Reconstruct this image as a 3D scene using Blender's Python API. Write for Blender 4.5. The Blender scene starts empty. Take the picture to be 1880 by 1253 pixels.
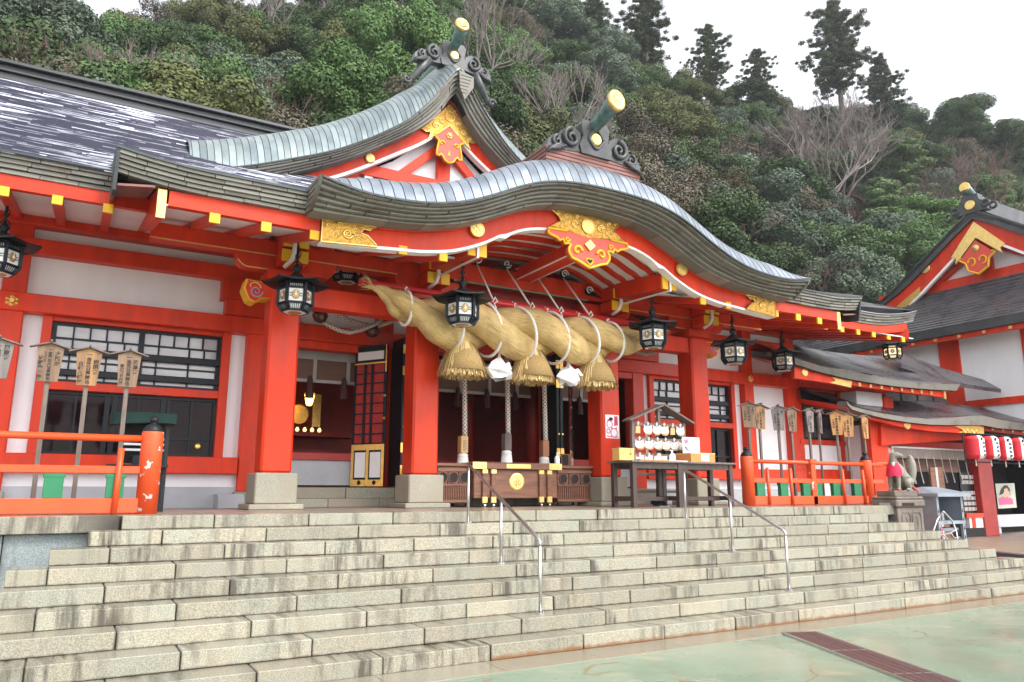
import bpy, bmesh, math, random
import numpy as np
from mathutils import Vector, Matrix
R = math.radians
random.seed(7)
C = bpy.context.scene.collection
SC = bpy.context.scene
# ---------------------------------------------------------------- camera
cam_d = bpy.data.cameras.new('camera'); cam = bpy.data.objects.new('camera', cam_d); C.objects.link(cam)
cam.location = (0, 0, 1.6)
YAW, PIT = 0.52738, 0.19864
cam.rotation_euler = (math.pi/2 + PIT, 0, -YAW)
cam_d.sensor_width = 36.0; cam_d.lens = 1384.2/1880*36.0
cam_d.clip_start = 0.1; cam_d.clip_end = 900
SC.camera = cam
# ---------------------------------------------------------------- sky and sun (bright overcast)
w = bpy.data.worlds.new('World'); SC.world = w; w.use_nodes = True
nt = w.node_tree; nt.nodes.clear()
sky = nt.nodes.new('ShaderNodeTexSky'); sky.sky_type = 'NISHITA'; sky.sun_disc = False
SUN_EL, SUN_AZ = R(48), R(158)          # azimuth clockwise from +Y
sky.sun_elevation = SUN_EL; sky.sun_rotation = SUN_AZ
sky.air_density = 1.0; sky.dust_density = 1.2; sky.ozone_density = 1.0
hs = nt.nodes.new('ShaderNodeHueSaturation'); hs.inputs['Saturation'].default_value = 0.12
bg = nt.nodes.new('ShaderNodeBackground'); bg.inputs['Strength'].default_value = 0.15
wo = nt.nodes.new('ShaderNodeOutputWorld')
nt.links.new(sky.outputs[0], hs.inputs['Color']); nt.links.new(hs.outputs[0], bg.inputs[0]); nt.links.new(bg.outputs[0], wo.inputs[0])
sun_d = bpy.data.lights.new('sun', 'SUN'); sun_d.energy = 1.1; sun_d.angle = R(22); sun_d.color = (1, .97, .93)
sun = bpy.data.objects.new('sun', sun_d); C.objects.link(sun)
sdir = Vector((math.sin(SUN_AZ)*math.cos(SUN_EL), math.cos(SUN_AZ)*math.cos(SUN_EL), math.sin(SUN_EL)))
sun.rotation_euler = sdir.to_track_quat('Z', 'Y').to_euler()
SC.view_settings.view_transform = 'Standard'; SC.view_settings.look = 'None'
SC.view_settings.gamma = 1; SC.view_settings.use_curve_mapping = False
SC.view_settings.exposure = 1.62
SC.render.engine = 'CYCLES'
SC.cycles.max_bounces = 6; SC.cycles.diffuse_bounces = 4; SC.cycles.glossy_bounces = 3; SC.cycles.transparent_max_bounces = 4
# ---------------------------------------------------------------- measuring: a sight line of the photograph met with a plane of the place
_cy, _sy, _cp, _sp = math.cos(YAW), math.sin(YAW), math.cos(PIT), math.sin(PIT)
_f = Vector((_sy*_cp, _cy*_cp, _sp)); _r = Vector((_cy, -_sy, 0)); _u = _r.cross(_f)
def ray(px, py): return _f + _r*((px-940)/1384.2) - _u*((py-626.5)/1384.2)
def at(px, py, Y):
    d = ray(px, py); t = Y/d.y; return Vector((d.x*t, Y, 1.6+d.z*t))
def atX(px, py, X):
    d = ray(px, py); t = X/d.x; return Vector((X, d.y*t, 1.6+d.z*t))
def atZ(px, py, Z):
    d = ray(px, py); t = (Z-1.6)/d.z; return Vector((d.x*t, d.y*t, Z))
XC = 7.28
# ---------------------------------------------------------------- mesh builder
class MB:
    def __init__(s): s.v = []; s.f = []; s.uv = []
    def add(s, vs, fs, uvs=None):
        n = len(s.v); s.v += [tuple(p) for p in vs]
        for k, f in enumerate(fs):
            s.f.append(tuple(i+n for i in f)); s.uv.append(uvs[k] if uvs else None)
        return s
    def box(s, x0, x1, y0, y1, z0, z1, c=0.0):
        if c <= 0:
            return s.add([(x0,y0,z0),(x1,y0,z0),(x1,y1,z0),(x0,y1,z0),(x0,y0,z1),(x1,y0,z1),(x1,y1,z1),(x0,y1,z1)],
                  [(0,3,2,1),(4,5,6,7),(0,1,5,4),(1,2,6,5),(2,3,7,6),(3,0,4,7)])
        lo = (x0,y0,z0); hi = (x1,y1,z1); vs = []; idx = {}
        for sx in (0,1):
            for sy in (0,1):
                for sz in (0,1):
                    sg = (sx,sy,sz)
                    for a in range(3):
                        p = [hi[i] if sg[i] else lo[i] for i in range(3)]
                        for i in range(3):
                            if i != a: p[i] += (-c if sg[i] else c)
                        idx[(sg,a)] = len(vs); vs.append(p)
        fs = []
        for a in range(3):
            b, d = (a+1)%3, (a+2)%3
            for sg in (0,1):
                q = []
                for (u,v) in ((0,0),(1,0),(1,1),(0,1)):
                    t = [0,0,0]; t[a]=sg; t[b]=u; t[d]=v; q.append(idx[(tuple(t),a)])
                fs.append(tuple(q if sg else q[::-1]))
            for u in (0,1):
                for v in (0,1):
                    t0=[0,0,0]; t0[b]=u; t0[d]=v; t1=list(t0); t1[a]=1; t0=tuple(t0); t1=tuple(t1)
                    q=(idx[(t0,b)],idx[(t1,b)],idx[(t1,d)],idx[(t0,d)])
                    fs.append(q if (u!=v) else q[::-1])
        for sx in (0,1):
            for sy in (0,1):
                for sz in (0,1):
                    t=(sx,sy,sz); q=(idx[(t,0)],idx[(t,1)],idx[(t,2)])
                    fs.append(q if (sx+sy+sz)%2 else q[::-1])
        return s.add(vs, fs)
    def beam(s, a, b, w_, h, up=(0,0,1), c=0.0):
        a = Vector(a); b = Vector(b); d = b-a; L = d.length; d.normalize()
        up = Vector(up); sd = d.cross(up)
        if sd.length < 1e-4: sd = d.cross(Vector((1,0,0)))
        sd.normalize(); u = sd.cross(d)
        m = MB().box(0, L, -w_/2, w_/2, -h/2, h/2, c)
        return s.add([a + d*p[0] - sd*p[1] + u*p[2] for p in m.v], m.f)
    def prism(s, pts, ax, d0, d1):
        n = len(pts)
        def P(p, d): return (p[0], d, p[1]) if ax == 'y' else ((d, p[0], p[1]) if ax == 'x' else (p[0], p[1], d))
        vs = [P(p, d0) for p in pts] + [P(p, d1) for p in pts]
        fs = [tuple(range(n)), tuple(range(2*n-1, n-1, -1))] + [(i, i+n, (i+1)%n+n, (i+1)%n) for i in range(n)]
        return s.add(vs, fs)
    def tube(s, path, r, n=8, caps=True, vscale=1.0, squash=None):
        path = [Vector(p) for p in path]; m = len(path)
        rr = r if hasattr(r, '__len__') else [r]*m
        base = len(s.v); prev = None; acc = 0.0; vs = []; fs = []; uvs = []; dist = []
        for i, p in enumerate(path):
            t = path[min(i+1, m-1)] - path[max(i-1, 0)]
            if t.length < 1e-9: t = Vector((0,0,1))
            t.normalize()
            if prev is None:
                prev = t.cross(Vector((0,0,1)))
                if prev.length < .05: prev = t.cross(Vector((1,0,0)))
            prev = (prev - t*prev.dot(t))
            if prev.length < 1e-6: prev = t.cross(Vector((0.3,1,0.2)))
            prev.normalize(); bn = t.cross(prev)
            if i: acc += (p-path[i-1]).length
            dist.append(acc)
            for k in range(n):
                a = 2*math.pi*k/n
                vs.append(p + (prev*math.cos(a) + bn*math.sin(a))*rr[i])
        for i in range(m-1):
            for k in range(n):
                k2 = (k+1) % n
                fs.append((i*n+k, i*n+k2, (i+1)*n+k2, (i+1)*n+k))
                u0, u1 = k/n, (k+1)/n; v0, v1 = dist[i]*vscale, dist[i+1]*vscale
                uvs.append(((u0,v0),(u1,v0),(u1,v1),(u0,v1)))
        if caps:
            fs.append(tuple(range(n-1, -1, -1))); uvs.append(None)
            fs.append(tuple(range((m-1)*n, m*n))); uvs.append(None)
        return s.add(vs, fs, uvs)
    def lathe(s, prof, o=(0,0,0), n=16, ax='z'):
        vs = []; fs = []; m = len(prof)
        for (r, h) in prof:
            for k in range(n):
                a = 2*math.pi*k/n
                q = (r*math.cos(a), r*math.sin(a), h)
                if ax == 'y': q = (q[0], q[2], q[1])
                if ax == 'x': q = (q[2], q[0], q[1])
                vs.append((o[0]+q[0], o[1]+q[1], o[2]+q[2]))
        for i in range(m-1):
            for k in range(n):
                k2 = (k+1)%n; q = (i*n+k, i*n+k2, (i+1)*n+k2, (i+1)*n+k)
                fs.append(q if ax != 'y' else q[::-1])
        fs.append(tuple(range(n))[::-1] if ax != 'y' else tuple(range(n)))
        q = tuple(range((m-1)*n, m*n)); fs.append(q if ax != 'y' else q[::-1])
        return s.add(vs, fs)
    def strip(s, top, bot, y0, y1):
        """board whose outline in XZ lies between the polylines top and bot, from y0 to y1"""
        n = len(top); vs = []
        for y in (y0, y1):
            vs += [(p[0], y, p[1]) for p in top] + [(p[0], y, p[1]) for p in bot]
        fs = []
        T0, B0, T1, B1 = 0, n, 2*n, 3*n
        for i in range(n-1):
            fs += [(B0+i,B0+i+1,T0+i+1,T0+i),(T1+i,T1+i+1,B1+i+1,B1+i),(T0+i,T0+i+1,T1+i+1,T1+i),(B0+i+1,B0+i,B1+i,B1+i+1)]
        fs += [(T0,T1,B1,B0),(T0+n-1,B0+n-1,B1+n-1,T1+n-1)]
        return s.add(vs, fs)
    def sheet(s, rows):
        n = len(rows[0]); vs = [p for r in rows for p in r]; fs = []
        for i in range(len(rows)-1):
            for j in range(n-1): fs.append((i*n+j, i*n+j+1, (i+1)*n+j+1, (i+1)*n+j))
        return s.add(vs, fs)
    def shift(s, d):
        s.v = [(p[0]+d[0], p[1]+d[1], p[2]+d[2]) for p in s.v]; return s
    def turn(s, M):
        s.v = [tuple(M @ Vector(p)) for p in s.v]; return s
    def join(s, o): return s.add(o.v, o.f, o.uv)
    def mesh(s, name, m, smooth=False):
        me = bpy.data.meshes.new(name); me.from_pydata(s.v, [], s.f)
        if any(u is not None for u in s.uv):
            ul = me.uv_layers.new(name='uv'); k = 0
            for f, u in zip(s.f, s.uv):
                for j in range(len(f)):
                    ul.data[k].uv = u[j] if u else (0, 0); k += 1
        if m is not None: me.materials.append(m)
        if smooth:
            me.polygons.foreach_set('use_smooth', [True]*len(me.polygons))
        me.update(); return me
OFF = {}
def link(name, data, parent=None, loc=(0,0,0), rot=None, scale=None):
    """link an object so that its origin sits at world point loc (or in its parent's frame when the parent is a local prototype)"""
    o = bpy.data.objects.new(name, data); C.objects.link(o)
    p = OFF.get(parent, Vector()) if parent else Vector()
    if parent: o.parent = parent
    o.location = Vector(loc) - p
    OFF[o] = Vector(loc)
    if rot: o.rotation_euler = rot
    if scale: o.scale = scale
    return o
def part(name, mb, m, parent=None, smooth=False, label=None, kind=None):
    o = link(name, mb.mesh(name, m, smooth), parent)
    if label: o['label'] = label
    if kind: o['kind'] = kind
    return o
def tag(o, label, cat, group=None):
    o['label'] = label; o['category'] = cat
    if group: o['group'] = group
    return o
def thing(name, label, cat, loc=(0,0,0), group=None, rz=0):
    o = bpy.data.objects.new(name, None); C.objects.link(o); o.location = loc; o.empty_display_size = .2
    o.rotation_euler = (0,0,rz); OFF[o] = Vector(loc)
    return tag(o, label, cat, group)
def lthing(name, label, cat, group=None):
    """prototype built in its own frame: parts keep local coordinates"""
    o = thing(name, label, cat, (0,0,0), group); return o
def copy_tree(o, parent=None):
    c = o.copy(); C.objects.link(c)
    if parent: c.parent = parent
    for ch in list(o.children): copy_tree(ch, c)
    return c
def place(o, loc, rz=0, scale=None):
    o.location = loc; o.rotation_euler = (o.rotation_euler[0], o.rotation_euler[1], rz)
    if scale: o.scale = scale if hasattr(scale, '__len__') else (scale,)*3
    return o
def structure(name, mb, m, smooth=False):
    o = link(name, mb.mesh(name, m, smooth)); o['kind'] = 'structure'; return o
# ---------------------------------------------------------------- materials
MT = {}
def _n(t, k, **kw):
    n = t.nodes.new(k)
    for a, b in kw.items(): setattr(n, a, b)
    return n
def mat(name, col, rough=.5, metal=0.0, var=.12, scale=3.0, stretch=(1,1,1), bump=0.0, bscale=40.0, bstretch=None, rnd=0.0,
        col2=None, thr=(.35,.65), spec=.5, coat=0.0, rvar=0.0, uv=False, emit=None, trans=0.0, rndofs=False):
    m = bpy.data.materials.new(name); m.use_nodes = True; t = m.node_tree; b = t.nodes['Principled BSDF']
    L = t.links.new
    tc = _n(t, 'ShaderNodeTexCoord'); src = tc.outputs['UV' if uv else 'Object']
    oi = _n(t, 'ShaderNodeObjectInfo')
    if rndofs:
        sc_ = _n(t, 'ShaderNodeVectorMath', operation='SCALE'); sc_.inputs[0].default_value = (37, 53, 29); L(oi.outputs['Random'], sc_.inputs['Scale'])
        ad = _n(t, 'ShaderNodeVectorMath', operation='ADD'); L(src, ad.inputs[0]); L(sc_.outputs[0], ad.inputs[1]); src = ad.outputs[0]
    mp = _n(t, 'ShaderNodeMapping'); mp.inputs['Scale'].default_value = stretch; L(src, mp.inputs[0])
    no = _n(t, 'ShaderNodeTexNoise'); no.inputs['Scale'].default_value = scale; no.inputs['Detail'].default_value = 6; no.inputs['Roughness'].default_value = .6
    L(mp.outputs[0], no.inputs['Vector'])
    rp = _n(t, 'ShaderNodeValToRGB'); rp.color_ramp.elements[0].position = thr[0]; rp.color_ramp.elements[1].position = thr[1]
    c2 = col2 if col2 else tuple(min(1, c*(1+var)) for c in col); c1 = col if col2 else tuple(c*(1-var) for c in col)
    rp.color_ramp.elements[0].color = (*c1, 1); rp.color_ramp.elements[1].color = (*c2, 1)
    L(no.outputs['Fac'], rp.inputs[0]); out = rp.outputs[0]
    if rnd:
        mr = _n(t, 'ShaderNodeMapRange'); mr.inputs['To Min'].default_value = 1-rnd; mr.inputs['To Max'].default_value = 1+rnd; L(oi.outputs['Random'], mr.inputs['Value'])
        mu = _n(t, 'ShaderNodeVectorMath', operation='SCALE'); L(out, mu.inputs[0]); L(mr.outputs[0], mu.inputs['Scale']); out = mu.outputs[0]
    L(out, b.inputs['Base Color'])
    b.inputs['Roughness'].default_value = rough; b.inputs['Metallic'].default_value = metal
    b.inputs['Specular IOR Level'].default_value = spec; b.inputs['Coat Weight'].default_value = coat
    if rvar:
        mr = _n(t, 'ShaderNodeMapRange'); mr.inputs['To Min'].default_value = max(.03, rough-rvar); mr.inputs['To Max'].default_value = min(1, rough+rvar)
        mr.inputs['From Min'].default_value = .3; mr.inputs['From Max'].default_value = .7; L(no.outputs['Fac'], mr.inputs['Value']); L(mr.outputs[0], b.inputs['Roughness'])
    if bump:
        mp2 = _n(t, 'ShaderNodeMapping'); mp2.inputs['Scale'].default_value = bstretch or (1,1,1); L(src, mp2.inputs[0])
        n2 = _n(t, 'ShaderNodeTexNoise'); n2.inputs['Scale'].default_value = bscale; n2.inputs['Detail'].default_value = 4; L(mp2.outputs[0], n2.inputs['Vector'])
        bu = _n(t, 'ShaderNodeBump'); bu.inputs['Strength'].default_value = bump; bu.inputs['Distance'].default_value = .02; L(n2.outputs['Fac'], bu.inputs['Height']); L(bu.outputs[0], b.inputs['Normal'])
    if emit:
        b.inputs['Emission Color'].default_value = (*emit[0], 1); b.inputs['Emission Strength'].default_value = emit[1]
    MT[name] = m; return m
RED = mat('vermilion_lacquer', (.62,.034,.005), .42, spec=.30, var=.17, scale=2.6, stretch=(1.4,1.4,.3), bump=.09, bscale=14, bstretch=(1,1,.15), rnd=.07, rvar=.10)
ORANGE = mat('orange_paint', (.68,.075,.013), .42, var=.08, scale=3, bump=.05, bscale=30)
CHIP = mat('chipped_orange_paint', (.68,.075,.013), .5, scale=8, col2=(.75,.7,.68), thr=(.61,.625), bump=.05)
CORAL = mat('coral_red_paint', (.66,.07,.035), .45, var=.06)
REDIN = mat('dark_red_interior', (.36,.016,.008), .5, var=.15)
WHITE = mat('white_plaster', (.80,.78,.81), .7, var=.05, scale=1.1, stretch=(1.5,1.5,.4), bump=.03, bscale=60)
WLINE = mat('white_paint', (.86,.83,.82), .45, var=.02)
GREYC = mat('grey_concrete', (.42,.43,.46), .75, var=.08, scale=2, bump=.1, bscale=80)
YELLOW = mat('yellow_paint', (.80,.44,.008), .5, var=.05)
GOLD = mat('gold_leaf', (.86,.54,.15), .34, metal=.9, var=.12, scale=14, bump=.25, bscale=30)
GOLDD = mat('crevice_shade_gold', (.50,.27,.055), .42, metal=.85, var=.30, scale=22, bump=.6, bscale=26)  # darker plate ground: the shade of carved crevices is put into the colour
GOLDP = mat('pale_gold', (.80,.55,.19), .36, metal=.75, var=.10, scale=10, bump=.15, bscale=25)
BLACK = mat('black_lacquer', (.008,.011,.017), .38, spec=.22, var=.3, scale=4)
BIRON = mat('black_iron', (.011,.013,.016), .48, spec=.3, metal=.1, var=.3, scale=6, bump=.1)
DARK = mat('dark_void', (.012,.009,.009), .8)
COPPER = mat('patinated_copper', (.185,.215,.26), .38, metal=.68, var=.10, scale=1.3, rnd=.10, rvar=.10, bump=.06, bscale=5, col2=(.33,.365,.41), rndofs=True)
COPPERG = mat('greenish_copper', (.20,.25,.265), .38, metal=.66, scale=1.1, rnd=.12, rvar=.10, bump=.06, bscale=5, col2=(.35,.40,.40), rndofs=True)
COPPERD = mat('dark_copper_seam', (.05,.06,.06), .5, metal=.3)
VERD = mat('verdigris_tube', (.10,.17,.16), .45, metal=.3, var=.35, scale=7)
RIDGEM = mat('ridge_sheet', (.055,.056,.06), .42, metal=.3, var=.25, scale=2, stretch=(.3,2,2), bump=.08, bscale=10)
IRONG = mat('grey_ridge_metal', (.065,.065,.068), .42, metal=.35, var=.25, scale=3, bump=.1, bscale=14)
PLINTH = mat('red_brown_boards', (.21,.085,.07), .6, var=.2, scale=3, stretch=(.5,3,6), bump=.15)
SHING = mat('weathered_shingle', (.195,.182,.158), .75, scale=2.6, col2=(.13,.092,.072), thr=(.54,.70), rnd=.28, bump=.25, bscale=30, bstretch=(.4,1,3), rndofs=True)
SHINGD = mat('dark_joint', (.025,.022,.02), .9)  # near-black backing and seam lines between shingle courses
def slate_mat():
    m=bpy.data.materials.new('sheen_streaked_slate'); m.use_nodes=True; t=m.node_tree; b=t.nodes['Principled BSDF']; L=t.links.new
    tc=_n(t,'ShaderNodeTexCoord'); ge=_n(t,'ShaderNodeNewGeometry')
    mp=_n(t,'ShaderNodeMapping'); mp.inputs['Scale'].default_value=(.6,12,12); L(tc.outputs['Object'],mp.inputs[0])
    n=_n(t,'ShaderNodeTexNoise'); n.inputs['Scale'].default_value=1.6; n.inputs['Detail'].default_value=7; n.inputs['Roughness'].default_value=.7; L(mp.outputs[0],n.inputs['Vector'])
    big=_n(t,'ShaderNodeTexNoise'); big.inputs['Scale'].default_value=.35; big.inputs['Detail'].default_value=2; L(tc.outputs['Object'],big.inputs['Vector'])
    a=_n(t,'ShaderNodeMath',operation='MULTIPLY_ADD'); L(ge.outputs['Random Per Island'],a.inputs[0]); a.inputs[1].default_value=.32; L(n.outputs['Fac'],a.inputs[2])
    a2=_n(t,'ShaderNodeMath',operation='MULTIPLY_ADD'); L(big.outputs['Fac'],a2.inputs[0]); a2.inputs[1].default_value=.5; L(a.outputs[0],a2.inputs[2])
    k=_n(t,'ShaderNodeMapRange'); k.inputs['From Min'].default_value=.93; k.inputs['From Max'].default_value=1.20; L(a2.outputs[0],k.inputs['Value'])
    mx=_n(t,'ShaderNodeMix',data_type='RGBA'); L(k.outputs[0],mx.inputs['Factor']); mx.inputs['A'].default_value=(.022,.022,.048,1); mx.inputs['B'].default_value=(.72,.73,.80,1); L(mx.outputs['Result'],b.inputs['Base Color'])  # pale metallic streaks paint the sky's sheen onto the dark wet slates
    L(k.outputs[0],b.inputs['Metallic']); b.inputs['Roughness'].default_value=.42; b.inputs['Specular IOR Level'].default_value=.28
    return m
SLATE = slate_mat()
SLATE2 = mat('dark_wet_roof', (.045,.045,.055), .30, scale=1.1, col2=(.085,.075,.08), rvar=.15, spec=.6, bump=.2, bscale=9, bstretch=(1,1,1))  # lighter reddish mottle paints in the reflections on the wet roof
WOOD = mat('brown_wood', (.165,.068,.038), .5, var=.3, scale=3, stretch=(.6,4,6), bump=.15, bscale=20, bstretch=(.5,3,4))
DWOOD = mat('dark_wood', (.055,.032,.026), .5, var=.3, scale=3, stretch=(3,3,.6), bump=.15, bscale=20)
GWOOD = mat('weathered_grey_wood', (.16,.125,.105), .75, var=.25, scale=3, stretch=(6,6,.7), bump=.25, bscale=25, bstretch=(3,3,.4))
PINE = mat('pale_pine', (.62,.40,.17), .55, var=.12, scale=3, stretch=(6,6,.6))
STEEL = mat('brushed_steel', (.55,.54,.56), .28, metal=.95, var=.06)
GREEN = mat('green_paint', (.014,.165,.07), .5, var=.1)
DGREEN = mat('dark_green_paint', (.008,.026,.021), .6, spec=.15, var=.2)
PAPER = mat('white_paper', (.84,.84,.87), .8, var=.02)
INK = mat('black_ink', (.018,.014,.013), .7)
ROPEW = mat('white_cord', (.76,.73,.70), .8, var=.06, scale=30)
CARD = mat('cardboard_yellow', (.72,.42,.13), .6, var=.06)
CARDO = mat('cardboard_orange', (.60,.24,.06), .6, var=.08)
PINK = mat('pink_print', (.72,.12,.22), .6, var=.05)
BIB = mat('crimson_cloth', (.62,.012,.06), .75, var=.12, scale=6, bump=.2, bscale=12)
STONEF = mat('brown_grey_stone', (.12,.098,.078), .7, scale=3, col2=(.20,.16,.135), bump=.35, bscale=28)
FOXM = mat('mossy_bronze', (.20,.19,.155), .6, scale=5, col2=(.27,.25,.21), bump=.25, bscale=26)
ASHM = mat('blue_grey_sheet_metal', (.26,.30,.35), .5, metal=.2, var=.15, scale=2, bump=.08)
LANT = mat('red_lantern_paper', (.70,.025,.045), .5, var=.08)
GLOW = mat('lantern_paper', (.86,.86,.86), .5, var=.03)
LIT = mat('lit_lantern_paper', (.9,.85,.7), .5, emit=((1,.74,.38), .45))
LAMPG = mat('lit_amber_glass', (.9,.6,.1), .4, emit=((1,.55,.08), 4.0))
CANDLE = mat('lit_candle', (.9,.7,.4), .4, emit=((1,.62,.2), 1.0))
PANE = mat('curtained_pane', (.50,.48,.50), .12, scale=1.3, stretch=(1,1,3), col2=(.36,.33,.36), spec=.7)
PANED = mat('dark_pane', (.016,.006,.008), .06, spec=.10, var=.5)
BLIND = mat('bamboo_blind', (.15,.075,.05), .6, var=.3, scale=4, stretch=(.3,1,30))
CLOTHW = mat('pale_cloth', (.44,.41,.40), .85, var=.08)
VALANCE = mat('weathered_blind', (.16,.13,.115), .8, var=.3, scale=4, stretch=(8,1,.5))
GRATE = mat('rusty_grate', (.11,.055,.05), .55, metal=.3, var=.3, scale=9, bump=.3)
TERR = mat('wet_terrace_stone', (.20,.155,.125), .35, scale=1.5, col2=(.27,.22,.18), rvar=.15, bump=.1)
FLOORB = mat('brown_court_floor', (.22,.16,.11), .4, scale=1.2, col2=(.30,.23,.17), rvar=.12, bump=.1)
POLE = mat('red_bamboo', (.50,.012,.014), .35, var=.1)
SKIN = mat('printed_skin', (.62,.36,.27), .6); HAIR = mat('printed_hair', (.03,.02,.02), .6); ROSE = mat('printed_rose', (.60,.10,.22), .6); PALEG = mat('printed_pale_green', (.42,.45,.36), .6)
BOARDM = [mat('aged_board_%s' % n, a, .8, scale=2.2, stretch=(7,7,.5), col2=b, thr=(.3,.75), bump=.25, bscale=18, bstretch=(5,5,.3), rndofs=True) for n, a, b in
          (('tan', (.27,.175,.105), (.14,.09,.06)), ('fresh', (.50,.25,.085), (.32,.15,.06)), ('grey', (.25,.215,.20), (.12,.10,.095)), ('amber', (.36,.20,.085), (.17,.10,.06)))]
def stone_mat(name, base, dark, rust=0.0, wet=.42):
    m = bpy.data.materials.new(name); m.use_nodes = True; t = m.node_tree; b = t.nodes['Principled BSDF']; L = t.links.new
    tc = _n(t,'ShaderNodeTexCoord'); oi = _n(t,'ShaderNodeObjectInfo')
    sc_ = _n(t,'ShaderNodeVectorMath',operation='SCALE'); sc_.inputs[0].default_value=(41,23,0); L(oi.outputs['Random'], sc_.inputs['Scale'])
    ad = _n(t,'ShaderNodeVectorMath',operation='ADD'); L(tc.outputs['Object'], ad.inputs[0]); L(sc_.outputs[0], ad.inputs[1])
    def noise(scale, detail=4, stretch=(1,1,1), rough=.6):
        mp=_n(t,'ShaderNodeMapping'); mp.inputs['Scale'].default_value=stretch; L(ad.outputs[0], mp.inputs[0])
        n=_n(t,'ShaderNodeTexNoise'); n.inputs['Scale'].default_value=scale; n.inputs['Detail'].default_value=detail; n.inputs['Roughness'].default_value=rough; L(mp.outputs[0], n.inputs['Vector']); return n.outputs['Fac']
    def ramp(f, a, b_, ca, cb):
        r=_n(t,'ShaderNodeValToRGB'); r.color_ramp.elements[0].position=a; r.color_ramp.elements[1].position=b_
        r.color_ramp.elements[0].color=(*ca,1); r.color_ramp.elements[1].color=(*cb,1); L(f, r.inputs[0]); return r.outputs[0]
    def mix(f, a, c2, mode='MIX'):
        x=_n(t,'ShaderNodeMix',data_type='RGBA',blend_type=mode); 
        if hasattr(f,'is_linked') or not isinstance(f,(int,float)): L(f, x.inputs['Factor'])
        else: x.inputs['Factor'].default_value=f
        L(a, x.inputs['A']); 
        if isinstance(c2, tuple): x.inputs['B'].default_value=(*c2,1)
        else: L(c2, x.inputs['B'])
        return x.outputs['Result']
    speck = ramp(noise(95,3), .40,.62, tuple(c*.66 for c in base), tuple(min(1,c*1.2) for c in base))
    tint = ramp(noise(1.7,5), .35,.7, (1.0,.97,.88), (.86,.95,.93))
    col = mix(1.0, speck, tint, 'MULTIPLY')
    # per stone brightness
    mr=_n(t,'ShaderNodeMapRange'); mr.inputs['To Min'].default_value=.84; mr.inputs['To Max'].default_value=1.12; L(oi.outputs['Random'], mr.inputs['Value'])
    sv=_n(t,'ShaderNodeVectorMath',operation='SCALE'); L(col, sv.inputs[0]); L(mr.outputs[0], sv.inputs['Scale']); col=sv.outputs[0]
    # run-off streaks down the riser
    st = noise(10,4,(1,.15,.14)); pa = noise(1.1,2,(1,.1,.3))
    s1=_n(t,'ShaderNodeMapRange'); s1.inputs['From Min'].default_value=.45; s1.inputs['From Max'].default_value=.62; L(st, s1.inputs['Value'])
    s2=_n(t,'ShaderNodeMapRange'); s2.inputs['From Min'].default_value=.45; s2.inputs['From Max'].default_value=.60; L(pa, s2.inputs['Value'])
    mm=_n(t,'ShaderNodeMath',operation='MULTIPLY'); L(s1.outputs[0], mm.inputs[0]); L(s2.outputs[0], mm.inputs[1])
    m2=_n(t,'ShaderNodeMath',operation='MULTIPLY'); L(mm.outputs[0], m2.inputs[0]); m2.inputs[1].default_value=.85
    col = mix(m2.outputs[0], col, dark)
    sj=_n(t,'ShaderNodeSeparateXYZ'); L(tc.outputs['Object'], sj.inputs[0])
    def mth(op,a,b_=0.0):
        x=_n(t,'ShaderNodeMath',operation=op)
        for i,q in enumerate((a,b_)):
            if isinstance(q,(int,float)): x.inputs[i].default_value=q
            else: L(q,x.inputs[i])
        return x.outputs[0]
    def rng(v,a,b_,c=0.0,d=1.0):
        r=_n(t,'ShaderNodeMapRange'); r.inputs['From Min'].default_value=a; r.inputs['From Max'].default_value=b_; r.inputs['To Min'].default_value=c; r.inputs['To Max'].default_value=d; L(v,r.inputs['Value']); return r.outputs[0]
    ex=mth('ABSOLUTE',mth('SUBTRACT',sj.outputs['X'],.546)); wob=mth('MULTIPLY',noise(9,3,(1,1,.4)),.09)
    col = mix(mth('MULTIPLY',rng(mth('ADD',ex,wob),.578,.606),rng(noise(3,2,(.3,.1,.3)),.42,.62)), col, tuple(c*.9 for c in dark))
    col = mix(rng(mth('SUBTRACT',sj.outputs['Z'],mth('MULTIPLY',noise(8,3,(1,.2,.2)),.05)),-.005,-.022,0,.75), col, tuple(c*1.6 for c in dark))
    if rust:
        sx=_n(t,'ShaderNodeSeparateXYZ'); L(tc.outputs['Object'], sx.inputs[0])
        a1=_n(t,'ShaderNodeMath',operation='MULTIPLY_ADD'); L(noise(6,4), a1.inputs[0]); a1.inputs[1].default_value=-.09; L(sx.outputs['Z'], a1.inputs[2])
        r1=_n(t,'ShaderNodeMapRange'); r1.inputs['From Min'].default_value=.005; r1.inputs['From Max'].default_value=-.03; r1.inputs['To Max'].default_value=rust; L(a1.outputs[0], r1.inputs['Value'])
        col = mix(r1.outputs[0], col, (.20,.075,.018))
    L(col, b.inputs['Base Color'])
    b.inputs['Roughness'].default_value=wet
    rr=_n(t,'ShaderNodeMapRange'); rr.inputs['To Min'].default_value=wet-.14; rr.inputs['To Max'].default_value=wet+.22; L(noise(1.3,3), rr.inputs['Value'])
    gn=_n(t,'ShaderNodeNewGeometry'); sn=_n(t,'ShaderNodeSeparateXYZ'); L(gn.outputs['Normal'], sn.inputs[0])
    wetm=rng(sn.outputs['Z'],.5,.9,0,.30); L(mth('SUBTRACT',rr.outputs[0],wetm), b.inputs['Roughness'])
    bu=_n(t,'ShaderNodeBump'); bu.inputs['Strength'].default_value=.25; bu.inputs['Distance'].default_value=.01; L(noise(120,3), bu.inputs['Height']); L(bu.outputs[0], b.inputs['Normal'])
    MT[name]=m; return m
GRAN = stone_mat('wet_granite', (.35,.318,.258), (.045,.034,.024))
GRANR = stone_mat('rust_edged_granite', (.35,.318,.258), (.05,.04,.028), rust=.9)
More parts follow.
